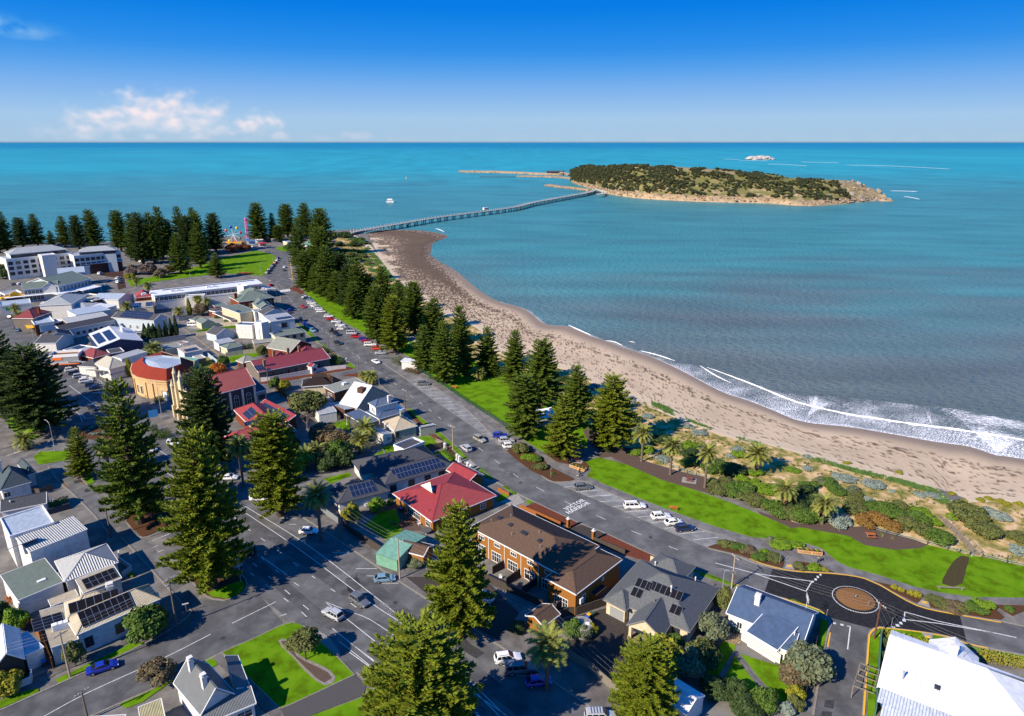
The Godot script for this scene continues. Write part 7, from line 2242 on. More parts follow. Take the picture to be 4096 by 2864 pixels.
func bare_tree(x:float,z:float,r:float,h:float,label,mt:="twig"):
	rng.seed=int(absf(x*53.0+z*29.0))
	var k:=rng.randi()%2
	if not cache.has("bare%d"%k):cache["bare%d"%k]=stick_mesh(90+k,5)
	var o:=part("bare_tree",cache["bare%d"%k],M[mt],null,Transform3D(Basis(UP,rng.randf()*TAU)*Basis.from_scale(V(r*1.1,h*.8,r*1.1)),V(x,0,z)))
	tag(o,label,"tree")
func cypress(x:float,z:float,r:float,h:float,label,group:="",mt:="dark_leaf"):
	if not cache.has("cypress"):
		rng.seed=5
		var g:=G.new()
		for i in 900:
			var t:=rng.randf()
			var a:=rng.randf()*TAU
			var rr:=(.9*sin(PI*pow(t,.55)*.96)+.08)*rr(.6,1.0)
			g.tint=tone(.6,1.3)
			spike(g,V(cos(a)*rr,t,sin(a)*rr),V(cos(a)*.4,.35,sin(a)*.4),.14,.11)
		cache["cypress"]=g.mesh()
	var o:=part("cypress",cache["cypress"],M[mt],null,Transform3D(Basis.from_scale(V(r,h,r)),V(x,0,z)))
	tag(o,label,"tree",group)
func hedge(a:Array,w:float,h:float,mt,label,called:="hedge"):
	var p:=pv(a)
	rng.seed=int(absf(p[0].x*11.0))
	var g:=G.new()
	for i in p.size()-1:
		var n:=int(p[i].distance_to(p[i+1])*(w+h)*26.0)
		var dir:=(p[i+1]-p[i]).normalized()
		for j in n:
			var q:=p[i].lerp(p[i+1],rng.randf())+V2(-dir.y,dir.x)*rr(-.5,.5)*w
			var y:=rr(.1,1.0)*h
			g.tint=tone(.6,1.3)
			spike(g,V(q.x,y,q.y),V(rn(),rn()+.6,rn()),.3,.13)
	var o:=part(called,g.mesh(),M[mt])
	tag(o,label,"hedge")
const CARS:={
	"suv":[4.65,1.86,.98,1.02,1.7,-2.2,-1.85,.15,1.0,.82],
	"hatch":[4.3,1.78,.9,.95,1.47,-2.05,-1.3,.2,1.1,.72],
	"sedan":[4.75,1.82,.88,.95,1.45,-1.65,-.85,.35,1.2,.7],
	"van":[4.9,1.92,1.1,1.1,2.05,-2.42,-2.35,1.35,1.95,.9],
	"ute":[5.3,1.88,1.05,1.06,1.78,-.85,-.65,.5,1.25,.9],
	"canopy_ute":[5.3,1.88,1.05,1.06,1.8,-2.6,-2.5,.5,1.25,.9],
	"wagon":[5.0,1.95,1.1,1.12,1.95,-2.42,-2.3,.45,1.1,.95],
}
func car_proto(kind)->Dictionary:
	if cache.has("car"+kind):return cache["car"+kind]
	var s:Array=CARS[kind]
	var L:float=s[0]*.5
	var W:float=s[1]*.5
	var low:=.28
	var belt:float=s[3]
	var hood:float=s[2]
	var top:float=s[4]
	var body:=G.new()
	var secs:=[[-L,.82,.45,belt*.86],[-L+.08,.93,.3,belt-.04],[-L+.35,.99,low,belt],[s[8]-.1,1.0,low,belt],[s[8]+.35,.985,low,hood],[L-.4,.96,low,s[9]],[L-.1,.86,.3,s[9]-.1],[L,.7,.42,s[9]-.22]]
	var ring:=func(k:Array)->Array:
		var w:float=W*k[1]
		var a:float=k[2]
		var b:float=k[3]
		return[V(k[0],a,w*.9),V(k[0],lerpf(a,b,.25),w),V(k[0],lerpf(a,b,.75),w),V(k[0],b-.03,w*.94),V(k[0],b+.02,w*.7),V(k[0],b+.03,0)]
	for i in secs.size()-1:
		var p:Array=ring.call(secs[i])
		var q:Array=ring.call(secs[i+1])
		for j in 5:
			body.quad(p[j],q[j],q[j+1],p[j+1])
			var f:=V(1,1,-1)
			body.quad(q[j]*f,p[j]*f,p[j+1]*f,q[j+1]*f)
		body.quad(p[0]*V(1,1,-1),q[0]*V(1,1,-1),q[0],p[0])
	for e in[secs[0],secs[-1]]:
		var p:Array=ring.call(e)
		for j in 5:body.quad(p[j],p[j+1],p[j+1]*V(1,1,-1),p[j]*V(1,1,-1))
	var b0:=[V(s[5],belt-.02,W*.9),V(s[8],hood-.02 if kind!="van" else belt,W*.88)]
	var t0:=[V(s[6],top-.06,W*.74),V(s[7],top-.05,W*.74)]
	var fl:=V(1,1,-1)
	var mid:=V(lerpf(s[6],s[7],.55),top,0)
	body.quad(b0[0],b0[1],t0[1],t0[0])
	body.quad(b0[1]*fl,b0[0]*fl,t0[0]*fl,t0[1]*fl)
	body.quad(b0[1],b0[1]*fl,t0[1]*fl,t0[1])
	body.quad(b0[0]*fl,b0[0],t0[0],t0[0]*fl)
	for sg in[Vector3.ONE,fl]:
		var ra:Vector3=t0[0]*sg
		var rb:Vector3=t0[1]*sg
		var m0:=V(s[6]+.08,top,ra.z*.75)
		var m1:=V(s[7]-.08,top+.01,ra.z*.75)
		body.quad(ra,rb,m1,m0)
		body.quad(m0,m1,V(m1.x,top+.025,0),V(m0.x,top+.015,0))
		body.quad(ra,m0,V(m0.x,top+.015,0),V(s[6],top-.05,0))
		body.quad(rb,m1,V(m1.x,top+.025,0),V(s[7],top-.05,0))
	var glass:={}
	var pane:=func(a:Vector3,b:Vector3,c:Vector3,d:Vector3,k0:float,k1:float,off:Vector3)->ArrayMesh:
		var g:=G.new()
		var lo0:=a.lerp(b,k0)
		var lo1:=a.lerp(b,k1)
		var hi0:=d.lerp(c,k0)
		var hi1:=d.lerp(c,k1)
		g.quad(lo0.lerp(hi0,.12)+off,lo1.lerp(hi1,.12)+off,lo1.lerp(hi1,.9)+off,lo0.lerp(hi0,.9)+off)
		return g.mesh()
	var up:=V(0,.012,.012)
	glass["windscreen"]=[pane.call(b0[1],b0[1]*fl,t0[1]*fl,t0[1],.05,.95,V(.02,.02,0))]
	glass["rear_window"]=[pane.call(b0[0],b0[0]*fl,t0[0]*fl,t0[0],.08,.92,V(-.02,.02,0))]
	glass["side_window"]=[]
	var cuts:=[[.06,.3],[.34,.62],[.66,.93]]if kind in["suv","wagon","van","canopy_ute"]else[[.1,.48],[.52,.93]]
	for k in cuts:
		glass["side_window"].append(pane.call(b0[0],b0[1],t0[1],t0[0],k[0],k[1],V(0,.004,.02)))
		glass["side_window"].append(pane.call(b0[0]*fl,b0[1]*fl,t0[1]*fl,t0[0]*fl,k[0],k[1],V(0,.004,-.02)))
	var wheel:=G.new()
	wheel.tube(V(0,0,-.11),V(0,0,.11),.34,.34,14)
	var rim:=G.new()
	rim.tube(V(0,0,-.125),V(0,0,.125),.21,.21,10)
	var lamp:=G.new()
	lamp.box(Vector3.ZERO,V(.14,.16,.36))
	var plate:=G.new()
	plate.box(Vector3.ZERO,V(.03,.12,.4))
	var mir:=G.new()
	mir.box(Vector3.ZERO,V(.12,.14,.24))
	var rail:=G.new()
	rail.bar(V(s[6]+.25,0,0),V(s[7]-.2,0,0),.05)
	var bed:ArrayMesh=null
	if kind=="ute":
		var g:=G.new()
		g.box(V((-L+s[5])*.5+.05,belt+.035,0),V(-s[5]+L-.45,.05,W*1.6))
		bed=g.mesh()
	var d:={"s":s,"body":body.mesh(),"glass":glass,"wheel":wheel.mesh(),"rim":rim.mesh(),"lamp":lamp.mesh(),"plate":plate.mesh(),"mir":mir.mesh(),"rail":rail.mesh(),"bed":bed}
	cache["car"+kind]=d
	return d
func paint(c)->StandardMaterial3D:
	if not M.has("paint_"+c):
		var k:={"white":[.78,.78,.77],"silver":[.42,.44,.46],"grey":[.12,.13,.14],"black":[.012,.013,.016],"red":[.42,.012,.018],"blue":[.012,.03,.32],"navy":[.012,.025,.07],"skyblue":[.16,.28,.38],"teal":[.08,.14,.18],"orange":[.55,.06,.012],"yellow":[.7,.45,.02],"champagne":[.3,.3,.25]}[c]as Array
		var m:=mat("paint_"+c,k[0],k[1],k[2],.32)
		m.clearcoat_enabled=true
		m.clearcoat=.6
		m.clearcoat_roughness=.08
	return M["paint_"+c]
func car(a:Array,group):
	var kind:String=a[0]
	var color:String=a[1]
	var d:=car_proto(kind)
	var s:Array=d.s
	var names:={"suv":"parked_car","hatch":"hatchback_car","sedan":"sedan_car","van":"van","ute":"utility_truck","canopy_ute":"utility_truck","wagon":"wagon_car"}
	var o:=thing("four_wheel_drive_car" if kind=="suv" else names[kind],a[2],a[3],a[4],a[5],"van" if kind=="van" else "car",group,.03)
	part("body",d.body,paint(color),o)
	for n in d.glass:
		for m in d.glass[n]:part(n,m,M.car_glass,o)
	for sx in[-1.0,1.0]:
		for sz in[-1.0,1.0]:
			var w:=part("wheel",d.wheel,M.tyre,o,T3(V(sx*s[0]*.3+.02,.34,sz*(s[1]*.5-.1))))
			part("rim",d.rim,M.alloy,w)
	for sz in[-1.0,1.0]:
		part("headlight",d.lamp,M.lamp_glass,o,T3(V(s[0]*.5-.12,s[9]-.17,sz*s[1]*.33)))
		part("tail_light",d.lamp,M.tail_glass,o,T3(V(-s[0]*.5+.07,s[3]-.18,sz*s[1]*.39)))
		part("mirror",d.mir,paint(color),o,T3(V(s[8]-.28,s[3]+.08,sz*(s[1]*.5+.06))))
		if kind in["suv","wagon","canopy_ute"]:part("roof_rail",d.rail,M.alloy if color!="white" else M.tyre,o,T3(V(0,s[4]+.05,sz*s[1]*.33)))
	part("number_plate",d.plate,M.wt,o,T3(V(-s[0]*.5-.01,.62,0)))
	if d.bed:part("tray_cover",d.bed,M.tyre,o)
	if a.size()>6:
		var g:=G.new()
		for k in 5:g.box(V(-1.6+.45*k,s[4]+.14,0),V(.07,.06,s[1]*.72))
		part("roof_rack",g.mesh(),M.alloy,o)
func power_pole(x:float,z:float,h:float,yaw:float,label,arms:=1,mt:="pole_timber",lamp:=false)->Node3D:
	var o:=thing("power_pole",x,z,yaw,label,"power pole")
	var g:=G.new()
	g.tube(Vector3.ZERO,V(0,h,0),.17,.11,9)
	part("pole",g.mesh(),M[mt],o)
	for k in arms:
		var y:=h-.35-1.0*k
		block(o,"crossarm",V(.14,y,0),V(.1,.12,2.2-.5*k),"pole_arm")
		for s in[-.95,-.5,.5,.95]:
			var i:=G.new()
			i.lathe([V2(.03,0),V2(.06,.08),V2(.04,.16),V2(.06,.2),V2(0,.26)],6)
			part("insulator",i.mesh(),M.lamp_glass,o,T3(V(.14,y+.06,s*(1.0-.24*k))))
	if lamp:
		var a:=G.new()
		a.tube(V(0,h-1.4,0),V(1.6,h-1.1,0),.04,.03,6)
		part("lamp_arm",a.mesh(),M.galvanised,o)
		block(o,"lamp_head",V(1.8,h-1.1,0),V(.55,.1,.22),"galvanised")
	return o
func street_light(x:float,z:float,h:float,yaw:float,label,reach:=1.8):
	var o:=thing("street_light",x,z,yaw,label,"street light")
	var g:=G.new()
	g.tube(Vector3.ZERO,V(0,h*.86,0),.11,.07,8)
	var p:=V(0,h*.86,0)
	for k in 5:
		var a:=(k+1)/5.0*PI*.5
		var q:=V(reach*(1.0-cos(a)),h*(.86+.14*sin(a)),0)
		g.tube(p,q,.06,.055,6)
		p=q
	part("pole",g.mesh(),M.galvanised,o)
	var b:=G.new()
	b.box(p+V(.3,-.02,0),V(.75,.12,.28))
	part("lamp_head",b.mesh(),M.galvanised,o)
func sign_post(x:float,z:float,h:float,yaw:float,size:Vector2,material,label,words:="",second:="",category:="sign")->Node3D:
	var o:=thing("street_sign",x,z,yaw,label,category)
	var g:=G.new()
	g.tube(Vector3.ZERO,V(0,h,0),.045,.04,6)
	part("post",g.mesh(),M.galvanised,o)
	block(o,"plate",V(0,h-size.y*.5,.06),V(size.x,size.y,.03),material)
	if words:text_on(o,words,size.y*.45,T3(V(0,h-size.y*.5,.09)),"black_paint")
	return o
func wires(a:Array,count:int,sag:float,label):
	var p:=V(a[0],a[1],a[2])
	var q:=V(a[3],a[4],a[5])
	var s:=(q-p).cross(UP).normalized()*.9
	for k in count:wire(p+s*(k-(count-1)*.5),q+s*(k-(count-1)*.5),sag,["first","second","third","fourth","fifth"][k]+" strand of the "+label)
func wire(a:Vector3,b:Vector3,sag:float,label):
	var g:=G.new()
	var p:=Vector3.ZERO
	for k in 10:
		var t:=(k+1)/10.0
		var q:=(b-a)*t+Vector3.DOWN*sag*4.0*t*(1.0-t)
		g.tube(p,q,.014,.014,3,false)
		p=q
	var o:=part("power_line",g.mesh(),M.cable,null,T3(a))
	tag(o,label,"cable","power lines between the poles")
func bench(x:float,z:float,yaw:float,label,mt:="warm_timber",backrest:=true,w:=2.0):
	var o:=thing("park_bench",x,z,yaw,label,"bench","",.14)
	for k in 3:block(o,"seat_slat",V(0,.45,-.16+.16*k),V(w,.05,.14),mt)
	if backrest:
		for k in 2:block(o,"back_slat",V(0,.62+.2*k,-.3),V(w,.16,.05),mt)
	for s in[-1.0,1.0]:
		block(o,"leg",V(s*w*.4,.22,0),V(.1,.44,.42),"galvanised")
func picnic_table(x:float,z:float,yaw:float,label,pad:=true,mt:="warm_timber"):
	var o:=thing("picnic_table",x,z,yaw,label,"picnic table","",.12)
	if pad:block(o,"concrete_pad",V(0,.03,0),V(3.6,.1,3.0),"pale_concrete")
	for k in 4:block(o,"table_plank",V(0,.8,-.36+.24*k),V(1.9,.06,.22),mt)
	for s in[-1.0,1.0]:
		for k in 2:block(o,"seat_plank",V(0,.5,s*(.78+.2*k)),V(1.9,.05,.18),mt)
		block(o,"frame",V(s*.7,.42,0),V(.08,.72,.1),"galvanised")
		block(o,"frame",V(s*.7,.42,0),V(.07,.08,1.8),"galvanised")
func wheelie_bin(x:float,z:float,yaw:float,lid,label):
	var o:=thing("wheelie_bin",x,z,yaw,label,"bin")
	var g:=G.new()
	var a:=[V(-.24,.06,.26),V(.24,.06,.26),V(.24,.06,-.26),V(-.24,.06,-.26)]
	for i in 4:
		var p:Vector3=a[i]
		var q:Vector3=a[(i+1)%4]
		g.quad(p,q,q*V(1.22,0,1.22)+UP*1.0,p*V(1.22,0,1.22)+UP*1.0)
	part("bin_body",g.mesh(),M.bin_body,o)
	block(o,"lid",V(0,1.03,.02),V(.64,.08,.72),lid)
	for s in[-1.0,1.0]:
		var w:=G.new()
		w.tube(V(s*.26,.1,-.28),V(s*.31,.1,-.28),.1,.1,8)
		part("wheel",w.mesh(),M.tyre,o)
func person(x:float,z:float,yaw:float,stride:float,top,legs,hair,label,y:=.12,h:=1.72):
	var j:={"hip":V(0,.93,0),"chest":V(0,1.3,.01),"neck":V(0,1.48,0),"head":V(0,1.63,.02)}
	var bones:=[["hip","chest",.14,.16],["chest","neck",.13,.06],["neck","head",.055,.1],["head","head",.105,.105]]
	for s in[-1,1]:
		var f:float=stride*s
		j["th%d"%s]=V(.09*s,.9,0)
		j["kn%d"%s]=V(.1*s,.5,.55*f+.04)
		j["an%d"%s]=V(.1*s,.09,.95*f-(.1 if f<0 else .0))
		j["to%d"%s]=V(.11*s,.04,.95*f+.16)
		j["sh%d"%s]=V(.19*s,1.4,0)
		j["el%d"%s]=V(.25*s,1.13,-.4*f-.02)
		j["wr%d"%s]=V(.24*s,.92,-.7*f+.1)
		j["ha%d"%s]=V(.23*s,.82,-.8*f+.14)
		bones+=[["th%d"%s,"kn%d"%s,.09,.06],["kn%d"%s,"an%d"%s,.06,.04],["an%d"%s,"to%d"%s,.045,.035],["sh%d"%s,"el%d"%s,.055,.042],["el%d"%s,"wr%d"%s,.042,.03],["wr%d"%s,"ha%d"%s,.035,.03],["chest","sh%d"%s,.12,.06]]
	var o:=thing("person",x,z,yaw,label,"person","",y)
	o.scale=Vector3.ONE*h/1.74
	part("body",surface_net(j,bones,.0,.035),M.skin,o)
	var tb:=bones.filter(func(b):return b[0]in["hip","chest"]or b[0].begins_with("sh")or b[0].begins_with("el"))
	part("shirt",surface_net(j,tb,.018,.035),M[top],o)
	var lb:=bones.filter(func(b):return b[0].begins_with("th")or b[0].begins_with("kn"))
	part("trousers",surface_net(j,lb+[["th-1","th1",.11,.11]],.02,.035),M[legs],o)
	part("hair",surface_net({"a":V(0,1.68,-.02),"b":V(0,1.62,-.06)},[["a","b",.1,.08]],.01,.03),M[hair],o)
	for s in[-1,1]:part("shoe",surface_net(j,[["an%d"%s,"to%d"%s,.05,.045]],.012,.03),M.wt,o)
func surface_net(j:Dictionary,bones:Array,grow:float,cell:float)->ArrayMesh:
	var lo:=Vector3.ONE*9.0
	var hi:=-lo
	for b in bones:
		for k in 2:
			lo=lo.min(j[b[k]]-Vector3.ONE*(b[2+k]+grow+cell*2))
			hi=hi.max(j[b[k]]+Vector3.ONE*(b[2+k]+grow+cell*2))
	var n:=Vector3i(((hi-lo)/cell).ceil())+Vector3i.ONE
	var f:=PackedFloat32Array()
	f.resize(n.x*n.y*n.z)
	for z in n.z:
		for y in n.y:
			for x in n.x:
				var p:=lo+V(x,y,z)*cell
				var m:=1.0
				for b in bones:
					var a:Vector3=j[b[0]]
					var ab:Vector3=j[b[1]]-a
					var t:=clampf((p-a).dot(ab)/maxf(ab.length_squared(),1e-6),0,1)
					var d:float=p.distance_to(a+ab*t)-lerpf(b[2],b[3],t)-grow
					var k:=clampf(.5+.5*(m-d)/.03,0,1)
					m=lerpf(m,d,k)-.03*k*(1.0-k)
				f[(z*n.y+y)*n.x+x]=m
	var at:={}
	var st:=SurfaceTool.new()
	st.begin(Mesh.PRIMITIVE_TRIANGLES)
	st.set_smooth_group(0)
	var count:=0
	for z in n.z-1:
		for y in n.y-1:
			for x in n.x-1:
				var sum:=Vector3.ZERO
				var hits:=0
				var c:=[]
				for k in 8:c.append(f[((z+(k>>2))*n.y+y+((k>>1)&1))*n.x+x+(k&1)])
				for k in 8:
					for e in[1,2,4]:
						if k&e==0 and(c[k]<.0)!=(c[k|e]<.0):
							var t:float=c[k]/(c[k]-c[k|e])
							sum+=V(k&1,(k>>1)&1,k>>2)+V(1 if e==1 else 0,1 if e==2 else 0,1 if e==4 else 0)*t
							hits+=1
				if hits:
					at[Vector3i(x,y,z)]=count
					st.add_vertex(lo+(V(x,y,z)+sum/hits)*cell)
					count+=1
	for q in at:
		for e in 3:
			var d:=Vector3i(1 if e==0 else 0,1 if e==1 else 0,1 if e==2 else 0)
			var a:float=f[(q.z*n.y+q.y)*n.x+q.x]
			var b:float=f[((q.z+d.z)*n.y+q.y+d.y)*n.x+q.x+d.x]
			if(a<.0)==(b<.0):continue
			var u:=Vector3i(0,1,0)if e==0 else Vector3i(0,0,1)if e==1 else Vector3i(1,0,0)
			var w:=Vector3i(0,0,1)if e==0 else Vector3i(1,0,0)if e==1 else Vector3i(0,1,0)
			if not(at.has(q-u)and at.has(q-w)and at.has(q-u-w)):continue
			var s:=[at[q],at[q-u],at[q-u-w],at[q-w]]
			if a>=.0:s.reverse()
			for k in[0,2,1,0,3,2]:st.add_index(s[k])
	st.generate_normals()
	return st.commit()
func disc(called,x:float,z:float,r:float,y:float,material,parent:Node):
	var p:=PackedVector2Array()
	for k in 20:p.append(V2(x+cos(TAU*k/20)*r,z+sin(TAU*k/20)*r))
	var g:=G.new()
	g.poly(p,y,.0)
	part(called,g.mesh(),M[material],parent)
func roundabout(x:float,z:float,r:float,ri:float):
	var o:=thing("roundabout",x,z,.0,"round wood chip roundabout island with black apron and white dashes","roundabout")
	o.set_meta("kind","structure")
	o.remove_meta("category")
	var a:=G.new()
	a.lathe([V2(r,.03),V2(r-.1,.09),V2(ri+.15,.16),V2(ri,.2)],56)
	part("apron",a.mesh(),M.asphalt_black,o)
	var c:=G.new()
	c.lathe([V2(ri+.02,.2),V2(ri*.6,.36),V2(.01,.45)],48)
	part("wood_chips",c.mesh(),M.wood_chip,o)
	for k in 60:
		var b:=G.new()
		var t:=TAU*k/60
		b.box(V(cos(t)*(r-.12),.075,sin(t)*(r-.12)),V(.16,.05,.34),Basis(UP,-t))
		part("kerb_dash",b.mesh(),M.wp,o)
	var s:=thing("direction_marker",x,z,.5,"small white chevron marker on the wood chip roundabout","sign","",.42)
	block(s,"board",V(0,.45,0),V(.7,.5,.05),"black_paint")
	block(s,"chevron",V(0,.45,.04),V(.4,.3,.04),"wt")
	block(s,"post",V(0,.2,-.05),V(.06,.4,.06),"galvanised")
func bike_symbol(x:float,z:float,yaw:float,y:float,parent:Node):
	var g:=G.new()
	for cx in[-.6,.6]:
		for k in 14:
			var a:=TAU*k/14
			var b:=TAU*(k+1)/14
			g.quad(V(cx+cos(a)*.45,0,sin(a)*.45),V(cx+cos(b)*.45,0,sin(b)*.45),V(cx+cos(b)*.34,0,sin(b)*.34),V(cx+cos(a)*.34,0,sin(a)*.34))
	for l in[[-.6,0,-.15,-.6],[-.15,-.6,.6,0],[-.15,-.6,.35,-.65],[0,0,.4,-.7],[0,0,-.3,-.75],[-.6,0,0,0]]:
		var p:=V(l[0],0,l[1])
		var q:=V(l[2],0,l[3])
		var s:=V(-(q-p).z,0,(q-p).x).normalized()*.06
		g.quad(p-s,q-s,q+s,p+s)
	for k in 2:
		for s in[-1.0,1.0]:
			var p:=V(1.6+k*.6,0,0)
			var q:=V(2.1+k*.6,0,.5*s)
			g.quad(p,q,q+V(.22,0,0),p+V(.22,0,0))
	part("bicycle_marking",g.mesh(),M.white_worn,parent,Transform3D(Basis(UP,yaw),V(x,y,z)))
func road_text(words,x:float,z:float,yaw:float,length:float,y:float,parent:Node):
	var t:=TextMesh.new()
	t.text=words
	var f:=SystemFont.new()
	f.font_names=PackedStringArray(["Droid Sans"])
	f.font_weight=700
	t.font=f
	t.font_size=64
	t.pixel_size=.02
	t.depth=.004
	var w:=t.get_aabb().size.x
	var k:=length/maxf(w,.1)
	part("place_name_marking",t,M.wp,parent,Transform3D(Basis(UP,yaw)*Basis(Vector3.RIGHT,-PI/2)*Basis.from_scale(V(k,k*.95,1)),V(x,y,z)))
func gable_vent(d:Dictionary):
	var fr:=roof_frame(d,"l")
	var g:=G.new()
	g.tri(V(-3.4,.9,-5.4),V(1.6,.9,-5.4),V(-1.0,1.9,-7.0))
	g.tri(V(1.6,.9,-5.4),V(-3.4,.9,-5.4),V(-1.0,.0,-7.2))
	part("gable_vent",g.mesh(),M.cream_trim,d.n,fr)
func antenna_on(d:Dictionary,face,u:float,up:float):
	var fr:=roof_frame(d,face)
	var p:=fr*V(u,0,-up)
	var g:=G.new()
	g.tube(p,p+UP*2.6,.04,.03,5)
	for k in 4:g.bar(p+V(-1.1,1.7+.28*k,.5),p+V(1.1,1.7+.28*k,-.5),.04)
	part("antenna",g.mesh(),M.wt,d.n)
func dish(d:Dictionary,face,u:float,up:float):
	var p:=roof_frame(d,face)*V(u,0,-up)
	var g:=G.new()
	g.tube(p,p+UP*.7,.04,.04,6)
	g.tube(p+V(0,.7,0),p+V(.1,.8,.12),.1,.42,12)
	part("satellite_dish",g.mesh(),M.galvanised,d.n)
func gable_front(d:Dictionary):
	var w:float=d.W*.5
	var fr:=wall_frame(d,"l")
	var g:=G.new()
	for s in[.0,.2]:g.tri(V(-w-.1,2.75,-s),V(w+.1,2.75,-s),V(0,2.95+d.rise*.98,-s))
	part("gable_board",g.mesh(),M.cream_wall,d.n,fr)
	for s in[-1.0,1.0]:block_b(d.n,"pillar",fr*V(s*(w-.25),1.45,-.3),V(.5,2.9,.5),"cream_wall",fr.basis)
	block_b(d.n,"blind",fr*V(0,2.3,-.3),V(w*1.5,.8,.04),"pane",fr.basis)
func round_hall(outer:Array,inner:Array):
	var o:=pv(outer)
	var i:=pv(inner)
	var c:=Vector2.ZERO
	for p in o:c+=p/o.size()
	var n:=thing("round_hall",c.x,c.y,.0,"cream stone hall with curved front, red tiled mansard and pale inner roof","hall")
	var wall:=G.new()
	var roof:=G.new()
	var inside:=G.new()
	var trim:=G.new()
	var m:=o.size()
	for k in m:
		var j:=(k+1)%m
		var a:=o[k]-c
		var b:=o[j]-c
		var p:=i[k]-c
		var q:=i[j]-c
		var sh:=.965
		wall.quad(V(a.x*sh,0,a.y*sh),V(b.x*sh,0,b.y*sh),V(b.x*sh,7.05,b.y*sh),V(a.x*sh,7.05,a.y*sh))
		roof.quad(V(a.x,7,a.y),V(b.x,7,b.y),V(q.x,10,q.y),V(p.x,10,p.y))
		roof.quad(V(a.x,7,a.y),V(b.x,7,b.y),V(b.x*sh,6.95,b.y*sh),V(a.x*sh,6.95,a.y*sh))
		inside.quad(V(p.x,10,p.y),V(q.x,10,q.y),V(q.x,9.3,q.y),V(p.x,9.3,p.y))
		inside.tri(V(p.x,9.3,p.y),V(q.x,9.3,q.y),V(0,10.4,0))
		trim.bar(V(a.x*.99,6.9,a.y*.99),V(b.x*.99,6.9,b.y*.99),.35,.5)
		trim.bar(V(a.x*.975,5.9,a.y*.975),V(b.x*.975,5.9,b.y*.975),.2,.35)
	part("wall",wall.mesh(),M.sandstone_wall,n)
	part("mansard_roof",roof.mesh(),M.terracotta,n)
	part("inner_roof",inside.mesh(),M.sky_roof,n)
	part("cornice",trim.mesh(),M.sandstone_wall,n)
	for k in range(0,6):
		var a:=(o[k]-c)*.975
		var b:=(o[k+1]-c)*.975
		var cnt:=maxi(1,int(a.distance_to(b)/2.2))
		for s in cnt:
			var t:=(s+.5)/cnt
			var p:=a.lerp(b,t)
			var yaw:=atan2(-(b-a).y,(b-a).x)
			if(k+s)%2==0:block(n,"pilaster",V(p.x,2.9,p.y),V(.6,5.8,.5),"sandstone_wall",yaw)
			else:
				var w:=block(n,"window",V(p.x,2.6,p.y),V(1.1,3.0,.2),"cream_trim",yaw)
				block(w,"pane",V(0,0,.06),V(.8,2.7,.16),"pane")
	var a:=(o[6]-c)*.97
	var b:=(o[5]-c)*.97
	var p:=a.lerp(b,.3)
	var yaw:=atan2(-(a-b).y,(a-b).x)
	block(n,"door",V(p.x,1.6,p.y),V(1.6,3.2,.4),"wt",yaw)
	block(n,"door_hood",V(p.x,3.6,p.y),V(2.6,.4,.8),"sandstone_wall",yaw)
	var a2:=(o[6]-c)*.967
	var b2:=(o[7]-c)*.967
	for k in 4:
		var e:=a2.lerp(b2,(k+.7)/4.4)
		var w:=block(n,"window",V(e.x,4.6,e.y),V(1.1,1.6,.2),"dark_trim",atan2(-(b2-a2).y,(b2-a2).x))
		block(w,"pane",V(0,0,.06),V(.9,1.4,.16),"pane")
func church_front(d:Dictionary):
	var w:float=d.W
	var fr:=wall_frame(d,"l")
	var g:=G.new()
	g.box(V(0,4.2,.2),V(w+.6,8.4,.7))
	for s in[-1.0,1.0]:g.quad(V(s*(w*.5+.3),8.4,.55),V(0,8.4,.55),V(0,14.2,.55),V(s*(w*.5+.3),8.6,.55))
	part("facade",g.mesh(),M.cream_stone,d.n,fr)
	for u in[-.5,-.2,.2,.5]:
		var p:=G.new()
		var top:=15.5 if absf(u)<.3 else 10.5
		p.box(V(u*w,top*.5,.8),V(.9,top,.9))
		p.box(V(u*w,2.0,1.3),V(.9,4.0,.9))
		p.lathe([V2(.75,top),V2(.5,top+.6),V2(.3,top+1.4),V2(.0,top+2.0)],8,V(u*w,0,.8))
		part("pinnacle",p.mesh(),M.cream_stone,d.n,fr)
	win(d,"l",.0,4.0,1.8,4.4,"cream_trim",2,true)
